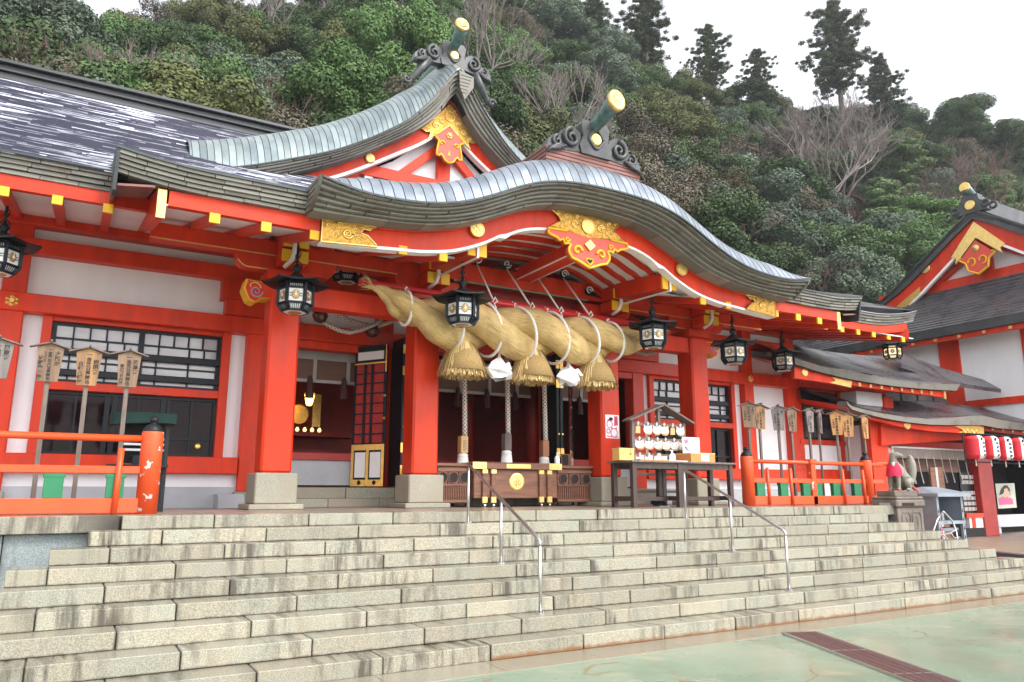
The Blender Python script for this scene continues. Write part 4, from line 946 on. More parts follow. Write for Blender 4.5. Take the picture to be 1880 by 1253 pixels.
gw = part('gable_window', MB().box(XC-1.78, XC+1.78, 15.93, 15.965, 7.6, 8.79), DARK, U)
for k in range(15): part('green_slat', MB().box(XC-1.68+.24*k-.055, XC-1.68+.24*k+.055, 15.86, 15.93, 7.6, 8.78, .006), GREEN, gw)
# gold at the peak, gold ends, discs
pts = [(0,10.86),(-.36,10.42),(-.78,10.04),(-.62,9.98),(-.50,10.00),(-.52,9.90),(-.58,9.80),(-.30,10.02),(0,10.30),(.30,10.02),(.58,9.80),(.52,9.90),(.50,10.00),(.62,9.98),(.78,10.04),(.36,10.42)]
g = gold_plate(U, XC, 15.30, pts, m=GOLDP, scrolls=[(s*a, b, r, 1.5, s*q) for s in (-1,1) for a, b, r, q in ((.22,10.37,.07,1),(.38,10.20,.08,-1),(.55,10.05,.055,1),(.12,10.26,.04,-1),(.30,10.06,.04,1),(.12,10.70,.035,1))])
part('crest_rim', MB().tube([(XC+.12*math.cos(a), 15.265, 10.52+.12*math.sin(a)) for a in [2*math.pi*k/24 for k in range(25)]], .010, 5), GOLD, g)
for s in (-1, 1):
    pts = [(s*4.6, zk(4.6)-.03), (s*4.6, zh(4.6)+.0), (s*3.62, zh(3.62)-.05), (s*3.70, zk(3.7)+.16), (s*3.80, zk(3.8)+.18), (s*3.50, zk(3.5)-.03)]
    gold_plate(U, XC, 15.30, pts if s < 0 else pts[::-1], m=GOLD, scrolls=[(s*4.0, 8.0, .09, 1.5, s), (s*3.8, 8.06, .05, 1.3, -s), (s*4.25, 7.88, .06, 1.3, -s)])
    d = part('gold_disc', MB().lathe([(0,-.03),(.10,-.03),(.125,0)], (XC+s*1.98, 15.31, 8.98), 22, 'y'), GOLDP, U)
half = [(0,10.28),(.25,10.10),(.40,9.96),(.36,9.90),(.28,9.84),(.30,9.72),(.33,9.55),(.34,9.46),(.26,9.44),(.22,9.50),(.16,9.44),(.12,9.36),(0,9.30)]
pd = pendant(U, XC, 15.28, half, .026)
for s in (-1, 1): part('pendant_scroll', spiral(XC+s*.20, 15.27, 9.78, .07, 1.0, -s, .02, a0=(0 if s < 0 else math.pi)), YELLOW, pd, True)
fl = part('gold_flower', MB().lathe([(.03,-.05),(.045,-.02)], (XC, 15.27, 10.02), 10, 'y'), GOLDP, pd)
for k in range(6): part('petal', MB().lathe([(.008,-.03),(.034,-.015),(.04,0)], (XC+.06*math.cos(k*math.pi/3), 15.275, 10.02+.06*math.sin(k*math.pi/3)), 8, 'y'), GOLDP, fl)
part('pendant_slit', MB().prism([(XC-.035,9.50),(XC,9.64),(XC+.035,9.50)][::-1], 'y', 15.272, 15.279), YELLOW, pd)
ur = part('upper_ridge', MB().box(XC-.22, XC+.22, 15.4, 19.0, 11.7, 12.25), IRONG, U)
part('ridge_cap', MB().tube([(XC,15.5,12.45),(XC,19.0,12.45)], .14, 12), VERD, ur, True)
uo = ridge_end(ur, XC+.02, 15.38, 11.95, 1.08, 1.06, [(XC,15.9,12.40),(XC,15.6,12.42),(XC,15.4,12.47),(XC,15.2,12.55),(XC,15.05,12.66),(XC-.01,14.90,12.81)], .28)
for s in (-1, 1):
    part('trailing_scroll', MB().tube([(XC+s*.62,15.45,11.98),(XC+s*.85,15.5,11.66),(XC+s*1.02,15.55,11.40),(XC+s*1.22,15.6,11.28)], [.12,.10,.08,.04], 8), IRONG, uo, True)
    part('scroll', spiral(XC+s*1.16, 15.5, 11.34, .10, 1.2, s, .035), IRONG, uo, True)

for o in list(U.children):
    if o.name.split('.')[0] in ('bargeboard', 'bargeboard_lip', 'white_edge', 'gold_plate', 'gold_disc', 'gable_pendant', 'crest_rim'): o.location += Vector((0, .26, .14))
# ================================================================ the great straw rope
RY = 11.47
rope = thing('straw_rope', 'giant twisted straw rope hung under the curved porch gable', 'straw rope', (XC, RY, 4.42))
ax = [(3.92,4.98,.05),(4.12,4.90,.07),(4.30,4.80,.12),(4.52,4.66,.24),(4.80,4.55,.33),(5.20,4.47,.41),(5.7,4.43,.45),(6.4,4.42,.455),(7.2,4.41,.455),(8.0,4.42,.44),(8.6,4.44,.40),(9.1,4.50,.33),(9.5,4.60,.24),(9.85,4.72,.13),(10.1,4.83,.07),(10.3,4.92,.05)]
def axf(x, k): 
    for i in range(len(ax)-1):
        if x <= ax[i+1][0]:
            t = (x-ax[i][0])/(ax[i+1][0]-ax[i][0]); t = t*t*(3-2*t) if k == 2 else t; return ax[i][k]+(ax[i+1][k]-ax[i][k])*t
    return ax[-1][k]
for q in range(2):
    path = []; rad = []
    n = 150
    for i in range(n):
        x = ax[0][0]+(ax[-1][0]-ax[0][0])*i/(n-1); rr = axf(x, 2)*1.0; ph = q*math.pi + 1.15 - (x-7.0)*2*math.pi/2.75
        off = rr*.50
        path.append((x, RY-off*math.cos(ph), axf(x, 1)+off*math.sin(ph)))
        rad.append(rr*.61*(1+.035*math.sin(x*9+q)+random.uniform(-.012,.012)))
    part('strand', MB().tube(path, rad, 36), STRAW, rope, True)
fz = MB()
for i in range(1100):
    x = random.uniform(4.15, 9.9); q = random.randint(0, 1); rr = axf(x, 2)*1.0; ph = q*math.pi+1.15-(x-7.0)*2*math.pi/2.75
    a = random.uniform(0, 2*math.pi); p0 = None; pts = []
    for k in range(4):
        xx = x+.09*k; ph2 = q*math.pi+1.15-(xx-7.0)*2*math.pi/2.75; r2 = axf(xx, 2)*1.0; lift = (.003 if i % 5 else .005*k)
        c = Vector((xx, RY-r2*.50*math.cos(ph2), axf(xx, 1)+r2*.50*math.sin(ph2)))
        pts.append(c + Vector((0, math.cos(a), math.sin(a)))*(r2*.61*1.03+lift))
    w_ = Vector((0, -math.sin(a), math.cos(a)))*.0035
    fz.sheet([[p-w_ for p in pts], [p+w_ for p in pts]])
part('straw_fuzz', fz, STRAW2, rope, kind='stuff')
def rim_tuft(x, z, n, L, sx):
    mb = MB()
    for i in range(n):
        d = Vector((sx*random.uniform(.6,1), random.uniform(-.5,.5), random.uniform(-.2,.7))).normalized()
        o = Vector((x, RY, z)) + Vector((0, random.uniform(-.05,.05), random.uniform(-.05,.05)))
        mb.tube([o, o+d*L*random.uniform(.5,1)+Vector((0,0,.02))], [.006,.003], 4)
    return mb
part('frayed_end', rim_tuft(4.05, 4.92, 70, .26, -1), STRAW2, rope, kind='stuff')
part('frayed_end', rim_tuft(10.2, 4.87, 50, .24, 1), STRAW2, rope, kind='stuff')
def tassel_mb(cx):
    mb = MB(); R1 = .46
    for i in range(640):
        a = random.uniform(0, 2*math.pi); s = math.sqrt(random.random())*.25+.75 if i % 4 else math.sqrt(random.random())
        d = Vector((math.cos(a), math.sin(a)*.8, 0)); t = Vector((-d.y, d.x, 0)).normalized()*random.uniform(.006,.011)
        zt_ = 4.18; zb_ = 3.57+random.uniform(-.05,.06)
        pts = []
        for k in range(5):
            u = k/4; r = (.16+(R1-.16)*(u**.75))*s*random.uniform(.97,1.03); pts.append(Vector((cx, RY+.0, zt_+(zb_-zt_)*u))+d*r)
        mb.sheet([[p-t for p in pts], [p+t*random.uniform(.6,1.2) for p in pts]])
    return mb
for cx in (5.70, 7.10, 8.52):
    tp = part('straw_tassel', MB().lathe([(.11,4.2),(.17,4.08),(.30,3.9),(.40,3.64),(.36,3.63)], (cx, RY+.0, 0), 24), STRAWC, rope, True)
    part('straw_blade', tassel_mb(cx), STRAW2, tp, kind='stuff')
for x, ln_ in ((4.62,.02),(5.42,.16),(6.12,.20),(6.82,.20),(7.52,.20),(8.22,.18),(8.88,.12)):
    rr = axf(x, 2)*1.03+.008; cz = axf(x, 1); pts = []
    for k in range(41):
        a = 2*math.pi*k/40; pts.append((x+ln_*(-.5*math.sin(a)+.35*math.cos(a)), RY-rr*math.cos(a), cz+rr*math.sin(a)))
    tie = part('white_tie', MB().tube(pts, .027, 8, caps=False), ROPEW, rope, True)
    kx = x-ln_*.5
    part('tie_knot', MB().tube([(kx-.05,RY-.03,cz+rr+.03),(kx,RY-.05,cz+rr+.07),(kx+.05,RY-.03,cz+rr+.03),(kx,RY-.05,cz+rr+.0),(kx-.05,RY-.02,cz+rr+.10)], .016, 6), ROPEW, tie, True)
part('carrying_pole', MB().tube([(3.8, RY, 4.97), (10.2, RY, 4.90)], .055, 12), POLE, rope, True)
for xt, xb_ in ((6.22,6.30),(6.86,7.08),(7.50,7.72),(8.17,8.40)):
    c = part('hanging_cord', MB().tube([(xt, 12.0, 5.80), (xb_, RY, 4.96)], .017, 6), ROPEW, rope, True)
    part('cord_knot', MB().tube([(xb_-.05,RY-.05,4.93),(xb_,RY-.06,5.02),(xb_+.05,RY-.05,4.95),(xb_-.02,RY-.06,4.90),(xb_+.03,RY-.05,4.82)], .015, 6), ROPEW, c, True)
# folded paper streamers hanging from the rope
for i, (x, z, lab) in enumerate(((6.42, 3.98, 'crumpled white paper streamer under the rope between the first two straw tassels'), (7.90, 3.99, 'crumpled white paper streamer with a loose strip between the right pair of straw tassels'))):
    o = thing('paper_streamer', lab, 'paper streamer', (x, RY, z), 'paper streamers under the straw rope')
    part('twist', MB().lathe([(.012,z+.06),(.03,z-.02),(.05,z-.08)], (x, RY, 0), 8), PAPER, o)
    mb = MB(); rr_ = random.Random(3+i)
    n = 7; rows = []
    for j, (u, r) in enumerate(((0,.05),(.3,.17),(.62,.25),(.85,.24),(1,.15))):
        rows.append([(x+r*(1+.35*rr_.uniform(-1,1))*math.cos(2*math.pi*k/n), RY+r*.6*(1+.4*rr_.uniform(-1,1))*math.sin(2*math.pi*k/n), z-.06-.36*u+rr_.uniform(-.045,.045)) for k in range(n)])
    for r in rows: r.append(r[0])
    mb.sheet(rows); part('folded_paper', mb, PAPER, o)
    part('paper_strip', MB().add([(x+.08,RY-.1,z-.14),(x+.14,RY-.12,z-.12),(x+.20+.06*i,RY-.1,z-.24),(x+.15+.06*i,RY-.1,z-.26)], [(0,1,2,3)]), PAPER, o)
# ================================================================ bell ropes over the offering box
tagw = [('plain pale wood grip and inscription', PINE), ('grey aged wood grip', GWOOD), ('reddish wood grip', mat('reddish_wood', (.36,.14,.06), .5, var=.2, scale=4, stretch=(5,5,.6)))]
for i, (px_, zb_) in enumerate(((850.5, 2.62), (930, 2.70), (998.5, 2.60))):
    x = at(px_, 770, 12.72).x
    o = thing('bell_rope', ('left', 'middle', 'right')[i]+'most braided bell rope with a '+tagw[i][0]+' above the offering box' if i != 1 else 'middle braided bell rope with a grey aged wood grip above the offering box', 'bell rope', (x, 12.72, 4.9), 'bell ropes')
    part('braid', MB().tube([(x-.01+.004*k, 12.72, 4.95-(4.95-zb_)*k/12) for k in range(13)], .048, 12), BRAID, o, True)
    g = part('wood_grip', MB().box(x-.075, x+.075, 12.64, 12.80, zb_-.30, zb_+.02, .012), tagw[i][1], o)
    if i == 0:
        for k in range(4): part('inscription', MB().box(x-.03, x-.005, 12.635, 12.64, zb_-.10-.05*k, zb_-.07-.05*k), GWOOD, g); part('inscription', MB().box(x+.015, x+.03, 12.635, 12.64, zb_-.08-.05*k, zb_-.055-.05*k), GWOOD, g)
    part('knot', MB().lathe([(.05,zb_-.29),(.095,zb_-.32),(.10,zb_-.36),(.085,zb_-.40)], (x, 12.72, 0), 16), ROPEW, o, True)
    mb = MB()
    for k in range(26):
        a = 2*math.pi*k/26; r0, r1 = .085, .115+random.uniform(0,.012)
        mb.tube([(x+r0*math.cos(a),12.72+r0*math.sin(a),zb_-.38),(x+.10*math.cos(a),12.72+.10*math.sin(a),zb_-.52),(x+r1*math.cos(a),12.72+r1*math.sin(a),zb_-.66)], [.013,.014,.011], 5)
    part('tassel', mb, ROPEW, o, True)
    part('tassel_core', MB().lathe([(.08,zb_-.38),(.10,zb_-.62)], (x, 12.72, 0), 14), CLOTHW, o)
# braided garlands with round bells in the bays beside the ropes
def garland(name_label, pts, bell, grp):
    o = thing('braided_garland', name_label, 'garland', bell, grp)
    part('braid', MB().tube(pts, .042, 10), BRAID, o, True)
    x, y, z = bell
    b = part('bell', MB().lathe([(.02,z+.14),(.09,z+.11),(.13,z+.03),(.135,z-.03),(.10,z-.10),(.03,z-.13)], (x, y, 0), 18), mat('bronze_bell', (.12,.06,.045), .35, metal=.7) if 'bronze_bell' not in MT else MT['bronze_bell'], o, True)
    part('bell_band', MB().lathe([(.138,z+.012),(.145,z),(.138,z-.012)], (x, y, 0), 18), MT['bronze_bell'], b, True)
def pp(l, Y): return [at(a, b, Y) for a, b in l]
garland('swagged black and white braid with a bell near the left outer pillar', pp([(566,560),(578,576),(600,596),(622,607),(642,611),(664,606),(684,598),(700,588)], 13.2), at(588,580,13.15), 'braided garlands')
garland('swagged black and white braid with a bell beside the left inner pillar', pp([(604,560),(618,575),(640,588),(668,596),(694,599),(716,592),(735,583)], 13.5), at(684,608,13.45), 'braided garlands')
garland('swagged black and white braid behind the right hand end of the straw rope', pp([(1150,632),(1165,645),(1185,651),(1205,648),(1222,640)], 13.2), at(1120,655,13.3), 'braided garlands')
# ================================================================ hanging lanterns
def make_lantern(label):
    o = lthing('hanging_lantern', label, 'lantern', 'hanging lanterns under the eaves')
    # six sided body, hung with its ring at the origin, corner towards -Y turned by the copy
    def ring(r, z, ph=0): return [(r*math.sin(ph+math.pi/3*k+math.pi/6), -r*math.cos(ph+math.pi/3*k+math.pi/6), z) for k in range(6)]
    part('hook', MB().tube([(0,0,0),(0,0,-.30)], .022, 8).tube([(.0,0,-.05),(.05,0,-.12),(.03,0,-.2),(0,0,-.22)], .010, 6).tube([(0,0,-.12),(-.03,.02,-.17),(0,0,-.25)], .014, 6), BIRON, o, True)
    part('carrying_ring', MB().tube([(.075*math.cos(a), 0, -.34+.075*math.sin(a)) for a in [2*math.pi*k/20 for k in range(21)]], .009, 6), BIRON, o, True)
    part('finial', MB().lathe([(.015,-.30),(.05,-.34),(.075,-.39),(.05,-.43),(.045,-.46),(.09,-.49),(.11,-.52)], (0,0,0), 16), BIRON, o, True)
    rf = MB(); n = 5; rows = []
    prof = [(.10,-.50),(.19,-.56),(.32,-.615),(.45,-.645),(.54,-.655)]
    for k in range(6):
        a0, a1 = math.pi/3*k+math.pi/6, math.pi/3*(k+1)+math.pi/6
        g = []
        for (r, z) in prof:
            row = []
            for j in range(7):
                t = j/6; a = Vector((math.sin(a0), -math.cos(a0), 0)).lerp(Vector((math.sin(a1), -math.cos(a1), 0)), t)
                fl_ = .028*(r/.54)**2*(abs(2*t-1)**2)
                row.append((a.x*r, a.y*r, z+fl_))
            g.append(row)
        rf.sheet(g); rf.sheet([[(p[0],p[1],p[2]-.022) for p in row] for row in g[::-1]]); rf.sheet([g[-1], [(p[0],p[1],p[2]-.022) for p in g[-1]]][::-1])
    part('roof', rf, BIRON, o)
    bd = part('frame', MB().add(ring(.235,-.665)+ring(.235,-.70), [(0,1,2,3,4,5),(11,10,9,8,7,6)]+[(i,i+6,(i+1)%6+6,(i+1)%6) for i in range(6)]), BLACK, o)
    for k in range(6):
        a = math.pi/3*k+math.pi/6; a2 = a+math.pi/3
        A = Vector((math.sin(a), -math.cos(a), 0)); B = Vector((math.sin(a2), -math.cos(a2), 0))
        part('post', MB().beam(A*.275+Vector((0,0,-.66)), A*.275+Vector((0,0,-1.005)), .045, .045, up=A), BLACK, bd)
        part('lower_post', MB().beam(A*.28+Vector((0,0,-.995)), A*.205+Vector((0,0,-1.115)), .045, .04, up=A), BLACK, bd)
        for (r0, z, h) in ((.262,-.755,.03),(.262,-1.0,.035),(.205,-1.11,.035),(.262,-.675,.03)):
            part('rail', MB().beam(A*r0+Vector((0,0,z)), B*r0+Vector((0,0,z)), .03, h), BLACK, bd)
        nrm = (A+B).normalized(); tg = (B-A).normalized(); c = (A+B)*.5
        part('pane', MB().add([A*.248+Vector((0,0,-.755)), B*.248+Vector((0,0,-.755)), B*.248+Vector((0,0,-1.0)), A*.248+Vector((0,0,-1.0))], [(0,3,2,1)]), GLOW, o)
        part('top_pane', MB().add([A*.246+Vector((0,0,-.68)), B*.246+Vector((0,0,-.68)), B*.246+Vector((0,0,-.75)), A*.246+Vector((0,0,-.75))], [(0,3,2,1)]), GLOW, o)
        part('skirt_pane', MB().add([A*.25+Vector((0,0,-1.0)), B*.25+Vector((0,0,-1.0)), B*.185+Vector((0,0,-1.11)), A*.185+Vector((0,0,-1.11))], [(0,3,2,1)]), GLOW, o)
        lt = MB()
        for j in range(1, 9): p = A.lerp(B, j/9)*.256; lt.beam(p+Vector((0,0,-.68)), p+Vector((0,0,-.75)), .013, .012, up=nrm)
        for j in range(1, 7):
            p = A.lerp(B, j/7); lt.beam(p*.256+Vector((0,0,-1.0)), p*.19+Vector((0,0,-1.11)), .011, .012, up=nrm)
        for z in (-.855,-.895):
            for (s0, s1) in ((.1,.30),(.70,.9)): lt.beam(A.lerp(B, s0)*.254+Vector((0,0,z)), A.lerp(B, s1)*.254+Vector((0,0,z)), .008, .009)
        part('lattice', lt, BLACK, bd, kind='stuff')
        q = Matrix(((tg.x, nrm.x, 0, c.x*.262), (tg.y, nrm.y, 0, c.y*.262), (0,0,1,-.872), (0,0,0,1)))
        em = part('emblem', MB().lathe([(0,.0),(.062,.0),(.062,.008),(.055,.014),(0,.014)][::-1], (0,0,0), 20, 'y').turn(q @ Matrix.Diagonal((1.0,1,1.22,1))), mat('dull_gold_emblem', (.42,.27,.10), .45, metal=.4, var=.2, scale=20) if 'dull_gold_emblem' not in MT else MT['dull_gold_emblem'], o)
        part('emblem_mark', MB().prism([(0,-.03),(.022,0),(0,.03),(-.022,0)], 'y', .012, .02).turn(q), GLOW, em)
        part('emblem_mark', MB().box(-.005,.005,.012,.02,.02,.065).turn(q), GLOW, em)
    part('base_plate', MB().add(ring(.19,-1.125), [(5,4,3,2,1,0)]), GLOW, o)
    part('base_emblem', MB().lathe([(0,-1.135),(.11,-1.135),(.11,-1.128),(0,-1.127)], (0,0,0), 18), MT['dull_gold_emblem'], o)
    return o
LP = make_lantern('six sided black lantern hanging in front of the left outer pillar')
lspec = [((548,452),11.27,-.22,'six sided black lantern hanging in front of the left outer pillar'),
         ((850,482),10.70,-.24,'six sided black lantern hanging before the straw rope by its left tassel'),
         ((1196,540),10.72,-.19,'six sided black lantern at the right hand tip of the straw rope'),
         ((1343,578),11.05,-.14,'six sided black lantern in front of the right outer pillar'),
         ((1434,606),12.75,-.12,'six sided black lantern over the white wall right of the pillars'),
         ((14,375),12.65,-.2,'six sided black lantern cut off by the far left edge of the picture'),
         ((640,430),13.1,-.22,'six sided black lantern half hidden behind the left outer pillar lantern')]
first = True
for (p, Y, rz, lab) in lspec:
    o = LP if first else copy_tree(LP); first = False
    place(o, at(*p, Y), rz, .94); o['label'] = lab
    if p[0] == 640: o.location.z += .12
# the smaller lit lantern further right
o = copy_tree(LP); place(o, at(1634, 600, 13.2), .05, .88); o['label'] = 'lit black lantern hanging in front of the grey side roof'
lit = {}
for ch in o.children:
    if ch.name.startswith(('pane', 'skirt', 'top_pane')):
        me = ch.data.copy(); me.materials.clear(); me.materials.append(LIT); ch.data = me
# ================================================================ offering box and cabinets between the inner pillars
OY = 12.22
bx0, bx1 = at(870, 900, OY).x, at(1023, 900, OY).x
ob = thing('offering_box', 'brown wooden offering box with a round gold crest between the inner pillars', 'offering box', ((bx0+bx1)/2, OY+.4, 1.35))
part('body', MB().box(bx0, bx1, OY, OY+.85, 1.50, 2.02, .012), WOOD, ob)
tp = part('rim', MB().box(bx0-.06, bx1+.06, OY-.07, OY+.92, 2.02, 2.14, .012), WOOD, ob)
for a, b in ((bx0-.066, bx0+.22), (bx1-.22, bx1+.066), ((bx0+bx1)/2-.26, (bx0+bx1)/2+.26)):
    part('gold_mount', MB().box(a, b, OY-.078, OY-.07, 2.022 if b-a < .4 else 2.04, 2.146 if b-a < .4 else 2.12, .003), GOLDP, tp)
for k in range(9): part('slat', MB().box(bx0+.02, bx1-.02, OY+.05+.09*k, OY+.09+.09*k, 2.10, 2.15, .006), DWOOD, ob)
for s in (0, 1):
    for d in (.20, .38):
        x = bx0+d if s == 0 else bx1-d
        lg = part('front_post', MB().box(x-.045, x+.045, OY-.05, OY, 1.42, 2.0, .01), WOOD, ob)
        part('gold_cap', MB().box(x-.055, x+.055, OY-.06, OY-.0, 1.94, 2.018, .006), GOLDP, lg)
        part('gold_shoe', MB().box(x-.052, x+.052, OY-.056, OY-.0, 1.42, 1.53, .006), GOLDP, lg)
        part('caster', MB().lathe([(.028,-.02),(.028,.02)], (x, OY-.03, 1.378), 10, 'x').shift((0,0,0)), STEEL, lg)
cx = (bx0+bx1)/2
cr = part('crest_disc', MB().lathe([(0,-.022),(.13,-.022),(.155,-.014),(.165,0)], (cx, OY, 1.80), 28, 'y'), GOLDP, ob)
for dx, dz in ((-.045,0),(.045,0),(0,-.05),(0,.05)): part('crest_mark', MB().tube([(cx+dx+.032*math.cos(a), OY-.024, 1.80-.02+dz+.036*math.sin(a)) for a in [math.pi/2*k for k in range(5)]], .005, 5), GWOOD, cr)
def cabinet(px0, px1, label, seed):
    CY = 12.30
    x0, x1 = at(px0, 880, CY).x, at(px1, 880, CY).x
    o = thing('side_cabinet', label, 'cabinet', ((x0+x1)/2, CY+.3, 1.35), 'slatted cabinets beside the offering box')
    part('body', MB().box(x0, x1, CY+.02, CY+.7, 1.42, 2.06, .01), WOOD, o)
    part('top', MB().box(x0-.03, x1+.03, CY-.03, CY+.74, 2.06, 2.12, .01), WOOD, o)
    part('rail', MB().box(x0, x1, CY-.006, CY+.02, 1.43, 1.48, .004), WOOD, o); part('rail', MB().box(x0, x1, CY-.006, CY+.02, 1.72, 1.755, .004), WOOD, o); part('rail', MB().box(x0, x1, CY-.006, CY+.02, 1.97, 2.03, .004), WOOD, o)
    w_ = x1-x0
    for k in range(3):
        c = x0+w_*(k+.5)/3; 
        h = part('round_hole', MB().lathe([(0,-.004),(.083,-.004),(.083,0.001)], (c, CY+.014, 1.865), 24, 'y').turn(Matrix.Identity(4)), DARK, o)
        part('hole_rim', MB().tube([(c+.088*math.cos(a), CY+.008, 1.865+.10*math.sin(a)) for a in [2*math.pi*j/28 for j in range(29)]], .010, 5), WOOD, h, True)
        if k: part('stile', MB().box(x0+w_*k/3-.008, x0+w_*k/3+.008, CY+.002, CY+.02, 1.755, 1.97), DWOOD, o)
    for k in range(17): part('slat', MB().box(x0+.03+(w_-.06)*k/17, x0+.03+(w_-.06)*(k+.55)/17, CY, CY+.02, 1.48, 1.72, .003), WOOD, o)
    for x in (x0+.04, x1-.04):
        for y in (CY+.06, CY+.62): part('caster', MB().lathe([(.03,-.015),(.03,.015)], (x, y, 1.385), 10, 'x'), BIRON, o)
    return x0, x1, CY
cabinet(803, 863, 'brown slatted cabinet with round holes left of the offering box', 1)
x0, x1, CY = cabinet(1024, 1087, 'brown slatted cabinet with round holes right of the offering box', 2)
b = thing('sanitizer_bottle', 'small white pump bottle standing on the right cabinet', 'bottle', (x0+.07, CY+.12, 2.12))
part('bottle', MB().lathe([(.05,2.122),(.052,2.13),(.052,2.27),(.03,2.30),(.018,2.31)], (x0+.07, CY+.12, 0), 14), PAPER, b, True)
part('pump', MB().lathe([(.012,2.31),(.012,2.35),(.022,2.355),(.022,2.37)], (x0+.07, CY+.12, 0), 10).box(x0+.07, x0+.13, CY+.11, CY+.13, 2.357, 2.37), PAPER, b)
fr = thing('small_frame', 'small dark framed notice standing on the right cabinet', 'frame', (x0+.42, CY+.3, 2.12))
part('frame', MB().box(x0+.28, x0+.52, CY+.28, CY+.31, 2.122, 2.36, .006), WOOD, fr); part('picture', MB().box(x0+.30, x0+.44, CY+.272, CY+.28, 2.14, 2.34), DARK, fr)
# lamp, mirror and candles deep inside the left bay
il = thing('inner_lamp', 'small glowing amber lamp inside the hall seen through the left bay', 'lamp', at(568, 734, 17.6))
p = at(568, 734, 17.6)
part('glass', MB().lathe([(.05,p.z-.14),(.075,p.z-.10),(.12,p.z+.10),(.06,p.z+.14)], (p.x, p.y, 0), 8), LAMPG, il); part('chain', MB().tube([(p.x,p.y,p.z+.14),(p.x,p.y,5.2)], .01, 5), GOLD, il); part('lamp_cap', MB().lathe([(.14,p.z+.14),(.03,p.z+.24)], (p.x,p.y,0), 8), GOLD, il)
al = thing('altar', 'dark altar with a round gold mirror and glowing candles inside the hall', 'altar', at(553, 800, 18.6))
p = at(549, 760, 18.6)
part('mirror', MB().lathe([(0,-.02),(.22,-.02),(.25,0),(.22,.02)], (p.x, p.y, p.z), 24, 'y'), GOLD, al)
part('shelf', MB().box(p.x-1.2, p.x+1.4, p.y-.2, p.y+.5, p.z-.55, p.z-.45), REDIN, al); part('table', MB().box(p.x-1.0, p.x+1.3, p.y-.6, p.y+.2, 1.74, p.z-.9), REDIN, al)
for k in range(5): part('candle', MB().lathe([(.03,p.z-.44),(.05,p.z-.40),(.02,p.z-.34)], (p.x-.24+.18*k, p.y-.15, 0), 8), CANDLE, al)
part('gold_hanging', MB().box(p.x+.32, p.x+.52, p.y-.05, p.y, p.z-.3, p.z+.5), GOLD, al)
# ================================================================ steel handrails on the stairs
def handrail(a, b, c, label, dz=0):
    """a, b, c: foot points on the treads, top to bottom"""
    o = thing('handrail', label, 'handrail', b, 'steel handrails on the stairs')
    h = .78
    A, B, Cc = [Vector(p) for p in (a, b, c)]
    for p in (A, B, Cc):
        part('post', MB().tube([p, p+Vector((0,0,h))], .019, 10), STEEL, o, True)
        f = part('flange', MB().lathe([(.05,p.z),(.05,p.z+.006),(.022,p.z+.012)], (p.x, p.y, 0), 14), STEEL, o)
        for k in range(3): part('bolt', MB().lathe([(.008,p.z+.006),(.008,p.z+.02)], (p.x+.038*math.cos(2.1*k), p.y+.038*math.sin(2.1*k), 0), 6), STEEL, f)
    t, u = A+Vector((0,0,h)), Cc+Vector((0,0,h))
    d = (u-t).normalized()
    part('rail', MB().tube([A+Vector((0,0,h-.03)), A+Vector((0,0,h-.005)), t+d*.03]+[t+(u-t)*k/6 for k in range(1,6)]+[u-d*.05, u+Vector((0,0,-.02)), Cc+Vector((0,0,h-.06))], .0205, 10), STEEL, o, True)
ty = lambda i: Y0+TR*i+.20
def onstep(px, i): p = at(px, 900, ty(i)); return (p.x, ty(i), RI*(i+1))
xl = onstep(860, 7)[0]
handrail(onstep(860, 7), onstep(920, 4), onstep(990.5, 1), 'left one of two slanting steel handrails, in front of the offering box')
handrail(onstep(1257, 7), onstep(1339, 4), onstep(1436, 1), 'right one of two slanting steel handrails, in front of the table')
# ================================================================ orange railings
def finial(parent, x, y, z, s=1.0):
    part('finial', MB().lathe([(.115*s,z),(.118*s,z+.02),(.10*s,z+.05),(.085*s,z+.085),(.04*s,z+.10),(.035*s,z+.115),(.055*s,z+.135),(.06*s,z+.155),(.045*s,z+.18),(.01,z+.20)], (x, y, 0), 18), BIRON, parent, True)
def railing(label, Y, newels, rx0, rx1, posts_, blocks, ztop, group='orange railings on the terrace', chip=()):
    o = thing('railing', label, 'railing', (newels[0], Y, 1.35), group)
    zt_ = ztop
    for i, x in enumerate(newels):
        nw = part('newel', MB().lathe([(.125,1.346),(.125,zt_+.02),(.118,zt_+.045),(.10,zt_+.05)], (x, Y, 0), 22), CHIP if i in chip else ORANGE, o, True)
        finial(nw, x, Y, zt_+.04)
    part('top_rail', MB().tube([(rx0, Y, zt_-.045), (rx1, Y, zt_-.045)], .042, 12), ORANGE, o, True)
    part('middle_rail', MB().box(rx0, rx1, Y-.05, Y+.05, zt_-.47, zt_-.38, .008), ORANGE, o)
    part('base_rail', MB().box(rx0, rx1, Y-.07, Y+.07, 1.36, 1.535, .01), ORANGE, o)
    for x in posts_: part('slanted_post', MB().tube([(x, Y-.09, 1.36), (x+.02, Y-.055, zt_-.17)], [.034,.034], 10), ORANGE, o, True)
    for x, w_ in blocks: 
        bk = part('green_block', MB().box(x-w_/2, x+w_/2, Y-.045, Y+.045, 1.535, zt_-.47, .006), GREEN, o)
        part('block_cap', MB().box(x-w_/2-.012, x+w_/2+.012, Y-.048, Y+.048, zt_-.52, zt_-.472, .004), GREEN, bk)
    return o
FY = 10.35
L1 = railing('long orange railing with a chipped round newel at the left edge of the terrace', FY, [at(276,850,FY).x], -6, at(262,850,FY).x, [at(214,880,FY).x], [(at(98,890,FY).x, .20), (at(211,890,FY).x, .19), (at(-30,890,FY).x,.2), (at(-160,890,FY).x,.2)], at(276,797,FY).z-.02, chip=(0,))
GY = 10.85
gx = [at(1371,850,GY).x, at(1589,850,GY).x]
